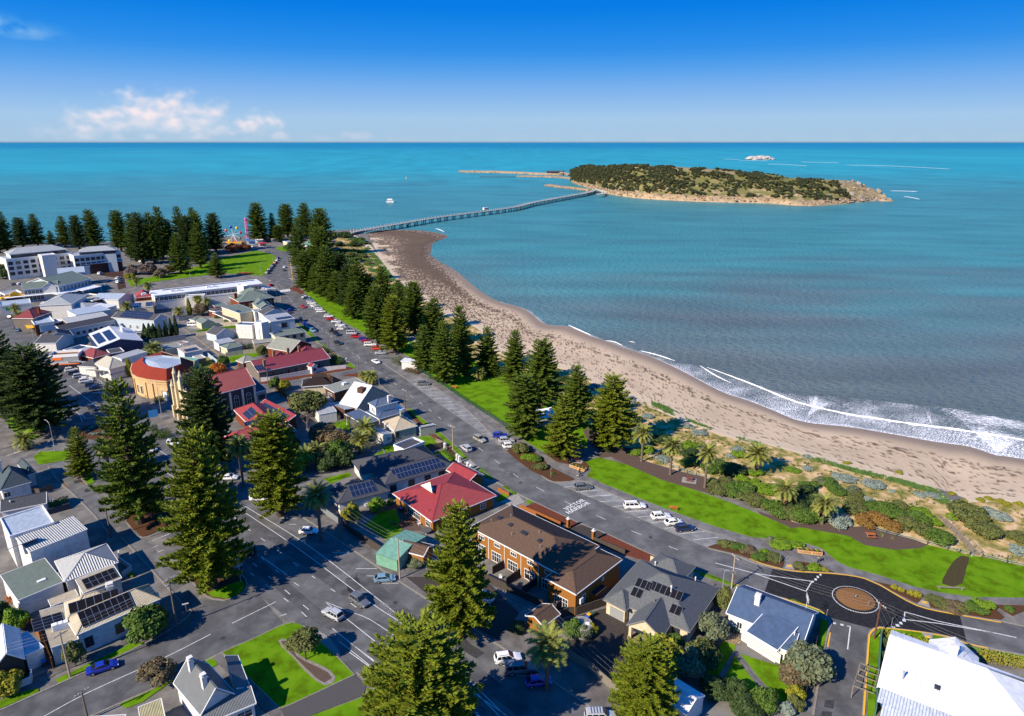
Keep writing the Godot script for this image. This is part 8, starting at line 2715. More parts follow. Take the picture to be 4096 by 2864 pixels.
func white_roof_house(x:float,z:float,yaw:float,L:float,D:float):
	var o:=thing("white_roof_house",x,z,yaw,"big house with brilliant white metal roofs filling the lower right corner","house")
	var h:=3.4
	var r:=6.4
	var g:=G.new()
	var f:=D
	var b:=4.2
	var e:=f*.9
	for up in[.0,.15]:
		g.quad(V(0,h+up,f),V(L+e,h+up,f),V(L,r+up,0),V(0,r+up,0))
		g.tri(V(L+e,h+up,f),V(L+e,h+up,-b),V(L,r+up,0))
		g.quad(V(L+e,h+.6+up,-b),V(0,r-.5+up,-b*.55),V(0,r+up,0),V(L,r+up,0))
	part("roof",g.mesh(),M.bright_roof,o)
	var k:=G.new()
	k.bar(V(0,r+.17,0),V(L,r+.17,0),.3,.08)
	k.bar(V(L,r+.17,0),V(L+e,h+.17,f),.28,.07)
	part("ridge_cap",k.mesh(),M.bright_roof,o)
	var v:=G.new()
	v.quad(V(.4,h-.1,f+3.2),V(L+e,h-.1,f+3.2),V(L+e,h+.1,f),V(.4,h+.1,f))
	v.quad(V(1.2,h-.5,f+6.4),V(L+e,h-.5,f+6.4),V(L+e,h-.12,f+3.2),V(1.2,h-.12,f+3.2))
	part("lower_roof",v.mesh(),M.ribbed_bright,o)
	var gb:=G.new()
	gb.quad(V(2.4,r+.12,.4),V(5.0,h+1.9,f*.62),V(7.4,r-.2,.4),V(5.2,r+.9,-1.5))
	var fr2:=G.new()
	var wx:=L*.66
	fr2.quad(V(wx-3.4,h+1.2,-b-1.2),V(wx,r+.35,-b-1.2),V(wx,r+.35,.3),V(wx-3.4,h+1.6,-1.5))
	fr2.quad(V(wx,r+.35,-b-1.2),V(wx+3.6,h+1.0,-b-1.2),V(wx+3.6,h+1.4,-1.5),V(wx,r+.35,.3))
	part("rear_gable_roof",fr2.mesh(),M.bright_roof,o)
	var w:=G.new()
	w.box(V((L+e)*.5+.4,h*.5-.1,f*.5-1.0),V(L+e-1.2,h-.2,f+b-1.4))
	w.tri(V(.45,h,f-.6),V(.45,h+1.0,-b*.5),V(.45,r-.05,0))
	part("wall",w.mesh(),M.ww,o)
	block(o,"gutter",V(-.05,h+.05,f+.05),V(.14,.16,.3),"wt")
	var bar:=G.new()
	bar.bar(V(-.04,h,f),V(-.04,r+.05,0),.1,.25)
	part("barge_board",bar.mesh(),M.wt,o)
	var fl:=G.new()
	var fp:=V(L*.22,h+(r-h)*.28,f*.72)
	fl.tube(fp+Vector3.DOWN*.3,fp+UP*1.3,.13,.13,10)
	fl.tube(fp+UP*1.3,fp+UP*1.7,.18,.14,10)
	part("flue",fl.mesh(),M.galvanised,o)
	var sk:=G.new()
	sk.box(V(L*.56,h+(r-h)*.36+.2,f*.64),V(.8,.25,.8),Basis(Vector3.RIGHT,atan2(r-h,f)))
	part("skylight",sk.mesh(),M.black_metal,o)
	var ch:=G.new()
	ch.box(V(L*.66,r+.4,-.9),V(1.0,2.4,.8))
	ch.box(V(L*.66,r+1.65,-.9),V(1.15,.2,.95))
	part("chimney",ch.mesh(),M.ww,o)
	var tv:=G.new()
	var tp:=V(L*.76,r-.6,-1.6)
	tv.tube(tp,tp+UP*1.8,.03,.03,5)
	for q in 4:tv.bar(tp+V(-.7,1.7,-.4+.25*q),tp+V(.7,1.7,-.4+.25*q),.03)
	part("antenna",tv.mesh(),M.galvanised,o)
	var pg:=G.new()
	for q in 5:pg.bar(V(-3.2,2.4,f-5.4+1.5*q),V(-.2,2.4,f-5.4+1.5*q),.12)
	for q in 3:pg.bar(V(-3.2+1.4*q,2.5,f-5.6),V(-3.2+1.4*q,2.5,f+.8),.1)
	for q in 2:pg.bar(V(-3.2,0,f-5.4+6.0*q),V(-3.2,2.4,f-5.4+6.0*q),.12)
	part("pergola",pg.mesh(),M.weathered_timber,o)
func arch_sign(d:Dictionary):
	var g:=G.new()
	for k in 10:
		var a:=PI*k/10
		var b:=PI*(k+1)/10
		g.quad(V(cos(a)*2.6,sin(a)*2.4,0),V(cos(b)*2.6,sin(b)*2.4,0),V(cos(b)*2.6,sin(b)*2.4,-.6),V(cos(a)*2.6,sin(a)*2.4,-.6))
		g.tri(V(cos(a)*2.6,sin(a)*2.4,0),V(cos(b)*2.6,sin(b)*2.4,0),Vector3.ZERO)
	part("sign_arch",g.mesh(),M.yellow_awning,d.n,wall_frame(d,"f")*T3(V(0,3.6,2.6)))
func trailer(x:float,z:float,yaw:float):
	var o:=thing("box_trailer",x,z,yaw,"dark box trailer with raised load behind the utility truck","trailer")
	block(o,"tray",V(0,.7,0),V(2.4,.5,1.6),"black_paint")
	block(o,"load",V(-.2,1.4,0),V(1.6,.9,1.3),"slate_trim")
	block(o,"draw_bar",V(1.9,.5,0),V(1.6,.08,.1),"galvanised")
	for s in[-1.0,1.0]:
		var w:=G.new()
		w.tube(V(0,.33,s*.8),V(0,.33,s*1.0),.33,.33,12)
		part("wheel",w.mesh(),M.tyre,o)
func pylon_sign(x:float,z:float,yaw:float):
	var o:=thing("pylon_sign",x,z,yaw,"tall pale blue motel sign on a brown pylon","sign")
	block(o,"pylon",V(0,3.2,0),V(1.3,6.4,.7),"brown_wall")
	block(o,"board",V(-.6,7.6,.1),V(5.4,3.0,.4),"pale_blue_wall")
	text_on(o,"MOTEL",1.0,T3(V(-.6,7.6,.32)),"blue_paint")if false else null
func planter(x:float,z:float,yaw:float,L:float,label):
	var o:=thing("planter_box",x,z,yaw,label,"planter","",.12)
	block(o,"front_board",V(0,.38,.5),V(L,.76,.08),"pale_timber")
	block(o,"back_board",V(0,.38,-.5),V(L,.76,.08),"pale_timber")
	for s in[-1.0,1.0]:block(o,"end_board",V(s*(L*.5-.04),.38,0),V(.08,.76,.92),"pale_timber")
	block(o,"soil",V(0,.36,0),V(L-.18,.6,.9),"bark_mulch")
	text_on(o,"LIONS  PARK",.62,T3(V(.25,.4,.55)),"dark_red_paint","Droid Serif")
	var b:=G.new()
	b.tube(V(-L*.42,.4,.53),V(-L*.42,.4,.56),.2,.2,16)
	part("emblem",b.mesh(),M.blue_paint,o)
	var r:=G.new()
	r.tube(V(-L*.42,.4,.555),V(-L*.42,.4,.575),.1,.1,12)
	part("emblem_centre",r.mesh(),M.yellow_paint,o)
	if not cache.has("crown0true"):cache["crown0true"]=crown_mesh(50,9,1600,.2)
	for k in 4:part("plant",cache["crown0true"],M[["mid_leaf","gold_leaf","mauve_leaf","light_leaf"][k]],o,Transform3D(Basis.from_scale(V(.5,.5,.4)),V(-L*.3+L*.2*k,.6,0)))
func picnic_shelter(x:float,z:float,yaw:float):
	var o:=thing("picnic_shelter",x,z,yaw,"picnic shelter with a pale skillion roof under the pines","shelter")
	var g:=G.new()
	for k in 6:
		var a:=-3.0+k
		g.quad(V(a,(3.0+.03*a*a),2.4),V(a+1,(3.0+.03*(a+1)*(a+1)),2.4),V(a+1,(3.0+.03*(a+1)*(a+1))+1.1,-2.6),V(a,(3.0+.03*a*a)+1.1,-2.6))
		g.quad(V(a,(3.0+.03*a*a)-.12,2.4),V(a+1,(3.0+.03*(a+1)*(a+1))-.12,2.4),V(a+1,(3.0+.03*(a+1)*(a+1))+.98,-2.6),V(a,(3.0+.03*a*a)+.98,-2.6))
	part("roof",g.mesh(),M.bright_roof,o)
	for s in[-1.0,1.0]:
		for t in[-1.0,1.0]:block(o,"post",V(s*2.4,1.6 if t>0 else 2.0,t*1.8),V(.3,3.2 if t>0 else 4.0,.3),"brown_wall")
	block(o,"floor_pad",V(0,.1,0),V(6.5,.2,5.5),"pale_concrete")
	block(o,"table",V(0,.85,0),V(1.8,.08,.8),"galvanised")
	for s in[-1.0,1.0]:block(o,"seat",V(0,.55,s*.8),V(1.8,.06,.3),"blue_sign")
func gate_pillar(x:float,z:float,h:float,yaw:float,material,label):
	var o:=thing("gate_pillar",x,z,yaw,label,"pillar")
	block(o,"shaft",V(0,h*.42,0),V(.6,h*.84,.6),material)
	block(o,"base",V(0,.25,0),V(.9,.5,.9),material)
	block(o,"cap",V(0,h*.86,0),V(.74,.1,.74),"wt")
	block(o,"lantern",V(0,h*.95,0),V(.34,h*.1,.34),"wt")
func water_tank(x:float,z:float,r:float,h:float,material,label):
	var o:=thing("water_tank",x,z,.0,label,"water tank")
	var g:=G.new()
	g.lathe([V2(r,0),V2(r,h),V2(r*.96,h+.08)],28)
	part("drum",g.mesh(),M[material],o)
	var l:=G.new()
	l.lathe([V2(r*.96,h+.08),V2(r*.5,h+.18),V2(.0,h+.24)],28)
	part("lid",l.mesh(),M[material],o)
	block(o,"hatch",V(r*.5,h+.22,.3),V(.7,.14,.6),"wt")
func garden_table(x:float,z:float):
	var o:=thing("round_table",x,z,.0,"round grey garden table with crossed legs behind the red roofed house","table")
	var g:=G.new()
	g.lathe([V2(0,.74),V2(1.25,.72),V2(1.25,.78),V2(0,.8)],24)
	part("table_top",g.mesh(),M.slate_stone,o)
	for k in 4:
		var l:=G.new()
		l.bar(V(cos(k*PI/2)*.9,0,sin(k*PI/2)*.9),V(cos(k*PI/2)*.3,.74,sin(k*PI/2)*.3),.06)
		part("leg",l.mesh(),M.wt,o)
func garden_chair(x:float,z:float,yaw:float,label,mt:="wt"):
	var o:=thing("garden_chair",x,z,yaw,label,"chair")
	block(o,"seat",V(0,.42,0),V(.55,.06,.5),mt)
	var g:=G.new()
	for k in 5:g.box(V(-.2+.1*k,.7,-.24),V(.07,.5,.04))
	g.box(V(0,.95,-.24),V(.55,.08,.05))
	part("backrest",g.mesh(),M[mt],o)
	for s in[-1.0,1.0]:
		block(o,"armrest",V(s*.27,.62,0),V(.06,.05,.5),mt)
		for t in[-1.0,1.0]:block(o,"leg",V(s*.25,.2,t*.22),V(.06,.42,.06),mt)
func log_pile(x:float,z:float):
	rng.seed=9
	var o:=thing("firewood_heap",x,z,.6,"heap of cut brown firewood behind the red roofed house","firewood")
	for k in 46:
		var g:=G.new()
		var p:=V(rr(-2.6,2.6),.15+.5*rng.randf()*rng.randf(),rr(-1.4,1.4))
		var d:=V(rn(),rn()*.2,rn()).normalized()*.35
		g.tube(p-d,p+d,.11,.1,6)
		part("log",g.mesh(),M.brown_timber,o)
func verandah_table(x:float,z:float,yaw:float):
	var o:=thing("dining_table",x,z,yaw,"long outdoor dining table under the gabled verandah","table","",.1)
	block(o,"table_top",V(0,.74,0),V(3.4,.06,1.0),"weathered_timber")
	for s in[-1.0,1.0]:block(o,"leg",V(s*1.5,.36,0),V(.12,.72,.8),"weathered_timber")
	for k in 5:
		var c:=V(x,0,z)+Basis(UP,yaw)*V(-1.4+.7*k,0,.85)
		garden_chair(c.x,c.z,yaw+PI,"white chair along the verandah dining table, %s from the left"%["first","second","third","fourth","last"][k])
func clothes_hoist(x:float,z:float):
	var o:=thing("clothes_hoist",x,z,.3,"rotary clothes hoist on the sandstone patio","clothes line","",.1)
	var g:=G.new()
	g.tube(Vector3.ZERO,V(0,2.0,0),.04,.03,6)
	part("post",g.mesh(),M.galvanised,o)
	for k in 4:
		var a:=G.new()
		var d:=V(cos(k*PI/2),0,sin(k*PI/2))
		a.bar(V(0,1.8,0),d*1.6+V(0,2.1,0),.035)
		part("arm",a.mesh(),M.galvanised,o)
	var l:=G.new()
	for q in[.6,1.0,1.4]:
		for k in 4:
			var d:Vector3=V(cos(k*PI/2),0,sin(k*PI/2))*q
			var e:Vector3=V(cos((k+1)*PI/2),0,sin((k+1)*PI/2))*q
			l.bar(d+UP*(1.8+.18*q),e+UP*(1.8+.18*q),.012)
	part("line_wire",l.mesh(),M.cable,o)
func skip(x:float,z:float,color,label):
	var o:=thing("skip_bin",x,z,.6,label,"bin")
	var g:=G.new()
	for s in[1.0,-1.0]:
		g.quad(V(-.9,.1,.6*s),V(.9,.1,.6*s),V(1.1,1.2,.8*s),V(-1.1,1.2,.8*s))
		g.quad(V(.9*s,.1,.6),V(.9*s,.1,-.6),V(1.1*s,1.2,-.8),V(1.1*s,1.2,.8))
	part("tub",g.mesh(),M.wt,o)
	block(o,"lid",V(0,1.26,0),V(2.2,.12,1.6),"paint_"+color)if M.has("paint_"+color)else null
func pram(x:float,z:float,yaw:float):
	var o:=thing("pram",x,z,yaw,"dark pram pushed along the path by the planter","pram","",.12)
	var g:=G.new()
	for k in 8:
		var a:=PI*k/8
		var b:=PI*(k+1)/8
		g.quad(V(cos(a)*.4,.85-sin(a)*.3,.22),V(cos(b)*.4,.85-sin(b)*.3,.22),V(cos(b)*.4,.85-sin(b)*.3,-.22),V(cos(a)*.4,.85-sin(a)*.3,-.22))
	part("carrycot",g.mesh(),M.cloth_black,o)
	for s in[-1.0,1.0]:
		for t in[-1.0,1.0]:
			var w:=G.new()
			w.tube(V(s*.35,.14,t*.22),V(s*.35,.14,t*.26),.14,.14,10)
			part("wheel",w.mesh(),M.tyre,o)
	var h:=G.new()
	h.bar(V(-.3,.3,0),V(-.75,1.0,0),.04)
	part("handle",h.mesh(),M.galvanised,o)
func beach_steps(a:Array):
	var p:=pv(a)
	var o:=thing("beach_walkway",p[0].x,p[0].y,.0,"timber walkway with handrails from the lawn to the sand","walkway")
	var q:=V(p[1].x-p[0].x,0,p[1].y-p[0].y)
	var L:=q.length()
	var d:=q/L
	var s:=V(-d.z,0,d.x)
	var n:=int(L/.55)
	var b:=Basis(s,UP,d)
	for k in n:block_b(o,"tread",d*(.55*k+.25)+UP*(.1+.2*k/n),V(1.5,.08,.5),"weathered_timber",b)
	for sg in[-1.0,1.0]:
		for k in int(L/2.4)+1:block_b(o,"post",d*2.4*k+s*sg*.85+UP*.6,V(.12,1.2,.12),"weathered_timber",b)
		for y in[.65,1.1]:
			var g:=G.new()
			g.bar(s*sg*.85+UP*y,q+s*sg*.85+UP*(y+.1),.08,.12)
			part("handrail",g.mesh(),M.weathered_timber,o)
func block_b(parent:Node,called,at:Vector3,s:Vector3,material,b:Basis):
	var key:="blk%s"%s
	if not cache.has(key):
		var g:=G.new()
		g.box(Vector3.ZERO,s)
		cache[key]=g.mesh()
	part(called,cache[key],M[material],parent,Transform3D(b,at))
func bollard(x:float,z:float,label):
	var g:=G.new()
	g.tube(Vector3.ZERO,V(0,.9,0),.12,.11,9)
	tag(part("bollard",g.mesh(),M.weathered_timber,null,T3(V(x,0,z))),label,"bollard")
func ferris_wheel(x:float,z:float):
	var o:=thing("ferris_wheel",x,z,.3,"small ferris wheel with coloured ball gondolas beside the pines","ferris wheel")
	var hub:=V(0,7.5,0)
	var f:=G.new()
	for s in[-1.0,1.0]:
		for t in[-1.0,1.0]:f.bar(V(s*3.0,0,t*1.6),hub+V(0,0,t*.8),.3)
	part("frame",f.mesh(),M.wt,o)
	block(o,"platform",V(0,.5,0),V(13,1.0,6),"yellow_awning")
	var cols:=["red","yellow","blue","orange","skyblue","yellow","red","teal"]
	for k in 8:
		var a:=TAU*k/8+.2
		var d:=V(cos(a),sin(a),0)
		var g:=G.new()
		for t in[-.8,.8]:g.bar(hub+V(0,0,t),hub+d*5.6+V(0,0,t),.16)
		part("spoke",g.mesh(),M.wt,o)
		var m:=SphereMesh.new()
		m.radius=1.25
		m.height=2.6
		m.radial_segments=14
		m.rings=8
		part("gondola",m,paint(cols[k]),o,T3(hub+d*6.4))
func pink_tower(x:float,z:float):
	var o:=thing("drop_tower_ride",x,z,.2,"tall pink and white drop tower ride beside the ferris wheel","fair ride")
	var g:=G.new()
	for s in[-1.0,1.0]:
		for t in[-1.0,1.0]:g.bar(V(s*1.0,0,t*1.0),V(s*.8,19,t*.8),.25)
	part("mast",g.mesh(),M.wt,o)
	for k in 9:
		var b:=G.new()
		b.bar(V(-1,1.0+2*k,1.0),V(1,3.0+2*k,1.0),.35)
		b.bar(V(1,1.0+2*k,1.05),V(-1,3.0+2*k,1.05),.35)
		b.box(V(0,2.0+2*k,0),V(1.3,.9,1.3))
		part("lattice",b.mesh(),M.pink,o)
	var m:=SphereMesh.new()
	m.radius=1.2
	m.height=2.4
	part("crown_ball",m,M.pink,o,T3(V(0,20,0)))
	block(o,"seat_ring",V(0,3,0),V(4,1.2,4),"blue_sign")
func stall(x:float,z:float,material,label):
	var o:=thing("fair_stall",x,z,.4,label,"stall")
	block(o,"cabin",V(0,1.5,0),V(6,3.0,2.6),"wt")
	block(o,"canopy",V(0,3.1,.8),V(6.6,.3,4.2),material)
	block(o,"counter",V(0,1.3,1.35),V(5,.9,.3),material)
func banner_arch(a:Array):
	var p:=pv(a)
	var o:=thing("banner_frame",p[0].x,p[0].y,.0,"yellow pole frame with coloured banners at the esplanade bend","banner")
	var q:=V(p[1].x-p[0].x,0,p[1].y-p[0].y)
	for k in 5:
		var g:=G.new()
		var c:=q*(k/4.0)
		g.tube(c,c+UP*5.0,.14,.12,7)
		part("pole",g.mesh(),M.yellow_awning,o)
		var b:=Basis(q.normalized(),UP,q.normalized().cross(UP))
		if k<4:block_b(o,"banner",c+q/8+UP*3.2,V(3.0,1.8,.1),["red_sign","blue_sign","wt","green_sign"][k],b)
func ring_sign(x:float,z:float):
	var o:=thing("ring_sculpture",x,z,.6,"blue ring sculpture on a post before the verandah hotel","sculpture")
	var g:=G.new()
	for k in 16:
		var a:=TAU*k/16
		var b:=TAU*(k+1)/16
		g.tube(V(cos(a)*1.8,4.4+sin(a)*1.8,0),V(cos(b)*1.8,4.4+sin(b)*1.8,0),.6,.6,7)
	part("ring",g.mesh(),paint("skyblue"),o)
	block(o,"post",V(0,1.4,0),V(.4,2.8,.4),"wt")
func along(p:PackedVector2Array,f:float)->Vector2:
	var total:=.0
	for i in p.size()-1:total+=p[i].distance_to(p[i+1])
	var s:=clampf(f,.0,1.0)*total
	for i in p.size()-1:
		var l:=p[i].distance_to(p[i+1])
		if s<=l or i==p.size()-2:return p[i].lerp(p[i+1],s/maxf(l,.001))
		s-=l
	return p[-1]
func resample(p:PackedVector2Array,n:int)->PackedVector2Array:
	var r:=PackedVector2Array()
	var cum:=PackedFloat32Array([.0])
	for i in p.size()-1:cum.append(cum[i]+p[i].distance_to(p[i+1]))
	var k:=0
	for j in n:
		var s:float=cum[-1]*j/(n-1)
		while k<p.size()-2 and cum[k+1]<s:k+=1
		r.append(p[k].lerp(p[k+1],clampf((s-cum[k])/maxf(cum[k+1]-cum[k],1e-4),0,1)))
	return r
func grid_mesh(verts:PackedVector3Array,cols:PackedColorArray,w:int,h:int)->ArrayMesh:
	var ix:=PackedInt32Array()
	for j in h-1:
		for i in w-1:
			var a:=j*w+i
			ix.append_array([a,a+1,a+w,a+1,a+w+1,a+w])
	var mid:=(h/2)*w+w/2
	if(verts[mid+w]-verts[mid]).cross(verts[mid+1]-verts[mid]).y<.0:ix.reverse()
	var nr:=PackedVector3Array()
	nr.resize(verts.size())
	for k in range(0,ix.size(),3):
		var q:=(verts[ix[k+2]]-verts[ix[k]]).cross(verts[ix[k+1]]-verts[ix[k]])
		for e in 3:nr[ix[k+e]]+=q
	for k in nr.size():nr[k]=nr[k].normalized()
	var a:=[]
	a.resize(Mesh.ARRAY_MAX)
	a[Mesh.ARRAY_VERTEX]=verts
	a[Mesh.ARRAY_COLOR]=cols
	a[Mesh.ARRAY_NORMAL]=nr
	a[Mesh.ARRAY_INDEX]=ix
	var m:=ArrayMesh.new()
	m.add_surface_from_arrays(Mesh.PRIMITIVE_TRIANGLES,a)
	return m
func beach(up_:Array,wt_:Array):
	var n:=1000
	var rows:=74
	var up:=resample(smooth_line(pv(up_),3.0),n)
	var wt:=resample(smooth_line(pv(wt_),3.0),n)
	var v:=PackedVector3Array()
	var c:=PackedColorArray()
	nz.noise_type=FastNoiseLite.TYPE_SIMPLEX
	nz.fractal_type=FastNoiseLite.FRACTAL_FBM
	nz.seed=12
	nz.fractal_octaves=4
	nz.frequency=1.0
	for j in rows:
		var t:=-.04+1.5*j/(rows-1)
		for i in n:
			var f:=float(i)/(n-1)
			var p:=up[i].lerp(wt[i],t)
			var w:=up[i].distance_to(wt[i])
			var x:=nz.get_noise_2d(p.x*.03,p.y*.03)
			var d:=f*900.0
			var streak:=nz.get_noise_2d(d*.10,t*w*.32+40.0)
			var fine:=nz.get_noise_2d(d*.34+90.0,t*w*.75)
			var mass:=.66*smoothstep(.56,.3,f)*smoothstep(.25,.8,t)*smoothstep(1.06,.97,t)
			mass+=.42*smoothstep(.75,.4,f)*smoothstep(.0,.2,t)*smoothstep(.95,.75,t)
			mass+=lerpf(.46,.36,smoothstep(.4,.7,f))*smoothstep(.0,.12,t)*smoothstep(.84,.66,t)
			mass+=.25*exp(-pow((t-.62)/.06,2.0))+.12*exp(-pow((t-.12)/.06,2.0))
			mass*=1.0-.8*smoothstep(.3,.16,t)*smoothstep(.5,.35,f)*smoothstep(-.1,.2,x)
			var weed:=smoothstep(.46,.62,mass*.95+streak*.5+fine*.5-.12)
			var sand:=Color(.52,.40,.275)*(1.0+.16*x+.10*fine)
			if t<.25:sand=sand.lerp(Color(.58,.47,.33),smoothstep(.25,.05,t)*.7)
			var wet:=smoothstep(.70,.93,t+.03*x)
			sand=sand.lerp(Color(.2,.16,.135),wet*.85)
			var col:=sand.lerp(Color(.062,.040,.030)*(1.0+.5*fine),weed*.85*(1.0-.6*smoothstep(.93,1.0,t)*smoothstep(.3,.5,f)))
			var y:=lerpf(.12,-2.5,pow(clampf(t,.0,1.0),.85))if t<1.0 else-2.5-(t-1.0)*w*.05
			y+=weed*(.12+.18*absf(streak))*(1.0 if t<.97 else .0)
			v.append(V(p.x,y,p.y))
			c.append(col)
	var o:=part("beach",grid_mesh(v,c,n,rows),M.vertex_sand)
	tag(o,"curving sandy beach strewn with dark seaweed","","","structure")
func sea_color(x:float,z:float)->Color:
	var d:=-z
	var n1:=nz.get_noise_2d(x*.004,z*.011)
	var n2:=nz.get_noise_2d((x+z*.35)*.006+70.0,(z-x*.12)*.03)
	var near:=Color(.12,.145,.135)
	var mid:=Color(.055,.215,.215)
	var far:=Color(.03,.31,.345)
	var edge:=Color(.012,.2,.31)
	var c:=near.lerp(mid,smoothstep(220.0,640.0,d+120.0*n1+x*.12))
	c=c.lerp(far,smoothstep(900.0,2600.0,d+300.0*n1))
	c=c.lerp(edge,smoothstep(3500.0,16000.0,d+1200.0*n1))
	return c*(1.0+.2*n2+.1*n1)
func sea():
	nz.noise_type=FastNoiseLite.TYPE_SIMPLEX
	nz.seed=5
	nz.fractal_octaves=3
	nz.frequency=1.0
	var xs:=PackedFloat32Array()
	var zs:=PackedFloat32Array()
	var x:=-900.0
	while x<1300.0:
		xs.append(x)
		x+=14.0
	var s:=14.0
	var left:=PackedFloat32Array()
	x=-900.0
	while x>-70000.0:
		s*=1.35
		x-=s
		left.append(x)
	left.reverse()
	s=14.0
	x=1300.0
	while x<70000.0:
		s*=1.35
		x+=s
		xs.append(x)
	left.append_array(xs)
	xs=left
	var z:=300.0
	s=9.0
	while z>-90000.0:
		zs.append(z)
		if z<-1300.0:s*=1.12
		z-=s
	var v:=PackedVector3Array()
	var c:=PackedColorArray()
	for zz in zs:
		for xx in xs:
			v.append(V(xx,-2.5,zz))
			c.append(sea_color(xx,zz))
	var o:=part("sea",grid_mesh(v,c,xs.size(),zs.size()),M.sea)
	tag(o,"turquoise sea reaching to the horizon","","","structure")
func foam_tex(key,sd:int):
	var n:=FastNoiseLite.new()
	n.seed=sd
	n.noise_type=FastNoiseLite.TYPE_CELLULAR
	n.cellular_return_type=FastNoiseLite.RETURN_DISTANCE2_SUB
	n.frequency=.035
	n.fractal_type=FastNoiseLite.FRACTAL_FBM
	n.fractal_octaves=3
	n.domain_warp_enabled=true
	n.domain_warp_amplitude=18.0
	n.domain_warp_frequency=.03
	var im:=n.get_seamless_image(512,512)
	im.convert(Image.FORMAT_RGBA8)
	for y in 512:
		for x in 512:
			var v:=im.get_pixel(x,y).r
			im.set_pixel(x,y,Color(1,1,1,clampf(1.0-v*1.05,.0,1.0)))
	T[key]=ImageTexture.create_from_image(im)
func surf(a:Array):
	var n:=420
	var rows:=22
	var p:=resample(smooth_line(pv(a),3.0),n)
	var v:=PackedVector3Array()
	var c:=PackedColorArray()
	var uv:=PackedVector2Array()
	nz.seed=33
	nz.frequency=1.0
	for j in rows:
		var t:=float(j)/(rows-1)
		for i in n:
			var f:=float(i)/(n-1)
			var tg:=(p[mini(i+1,n-1)]-p[maxi(i-1,0)]).normalized()
			var out_:=V2(tg.y,-tg.x)
			if out_.x<.0:out_=-out_
			var wide:=lerpf(2.0,34.0,smoothstep(.3,.9,f))
			var q:=p[i]+out_*(t*wide-.8)
			v.append(V(q.x,-2.43+.05*(1.0-t),q.y))
			var k:=nz.get_noise_2d(q.x*.05,q.y*.05)
			var al:=lerpf(.85,.7,t)*lerpf(.9,1.0,smoothstep(.35,.8,f))+.1*k
			if t<.04:al=1.3
			c.append(Color(1,1,1,clampf(al,.0,1.6)))
			uv.append(V2(f*640.0/24.0,t*wide/11.0))
	var ix:=PackedInt32Array()
	for j in rows-1:
		for i in n-1:
			var b:=j*n+i
			ix.append_array([b,b+1,b+n,b+1,b+n+1,b+n])
	var arr:=[]
	arr.resize(Mesh.ARRAY_MAX)
	arr[Mesh.ARRAY_VERTEX]=v
	arr[Mesh.ARRAY_COLOR]=c
	arr[Mesh.ARRAY_TEX_UV]=uv
	arr[Mesh.ARRAY_INDEX]=ix
	var m:=ArrayMesh.new()
	m.add_surface_from_arrays(Mesh.PRIMITIVE_TRIANGLES,arr)
	var o:=part("surf_foam",m,M.foam)
	tag(o,"lacy white wash along the waterline","foam","","stuff")
func breaker(a:Array,w:float,label):
	rng.seed=int(absf(a[0]*1.3))
	var p:=smooth_line(pv(a),1.2 if absf(a[1])<5000.0 else 6.0)
	var g:=G.new()
	var n:=p.size()
	var prev:=[]
	for i in n:
		var f:=float(i)/(n-1)
		var tg:=(p[mini(i+1,n-1)]-p[maxi(i-1,0)]).normalized()
		var nn:=V2(-tg.y,tg.x)
		var k:=w*pow(sin(PI*clampf(f,.03,.97)),.5)*rr(.55,1.1)
		var a0:=p[i]-nn*k*.5
		var b0:=p[i]+nn*k*rr(.2,.6)
		var row:=[V(a0.x,-2.42,a0.y),V(p[i].x,-2.42+minf(.4,k*.2),p[i].y),V(b0.x,-2.42,b0.y)]
		if prev:
			g.quad(prev[0],row[0],row[1],prev[1])
			g.quad(prev[1],row[1],row[2],prev[2])
		prev=row
	tag(part("breaker",g.mesh(),M.foam_white),label,"wave")
func boulder_mesh(sd:int)->ArrayMesh:
	var m:=SphereMesh.new()
	m.radial_segments=18
	m.rings=11
	var a:=m.get_mesh_arrays()
	var n:=FastNoiseLite.new()
	n.seed=sd
	n.frequency=1.4
	var v:PackedVector3Array=a[Mesh.ARRAY_VERTEX]
	for i in v.size():
		var p:=v[i]*2.0
		v[i]=p*(1.0+.45*n.get_noise_3dv(p))
		if v[i].y<-.6:v[i].y=-.6
	a[Mesh.ARRAY_VERTEX]=v
	a[Mesh.ARRAY_NORMAL]=null
	var r:=ArrayMesh.new()
	r.add_surface_from_arrays(Mesh.PRIMITIVE_TRIANGLES,a)
	return r
func boulder(x:float,y:float,z:float,r:float,h:float,label):
	rng.seed=int(absf(x*7.0+z))
	var k:=rng.randi()%4
	if not cache.has("boulder%d"%k):cache["boulder%d"%k]=boulder_mesh(k+3)
	tag(part("boulder",cache["boulder%d"%k],M[["granite","granite_tan","granite_grey"][rng.randi()%3]],null,Transform3D(Basis(UP,rng.randf()*TAU)*Basis.from_scale(V(r,h,r*.9)),V(x,y,z))),label,"boulder")
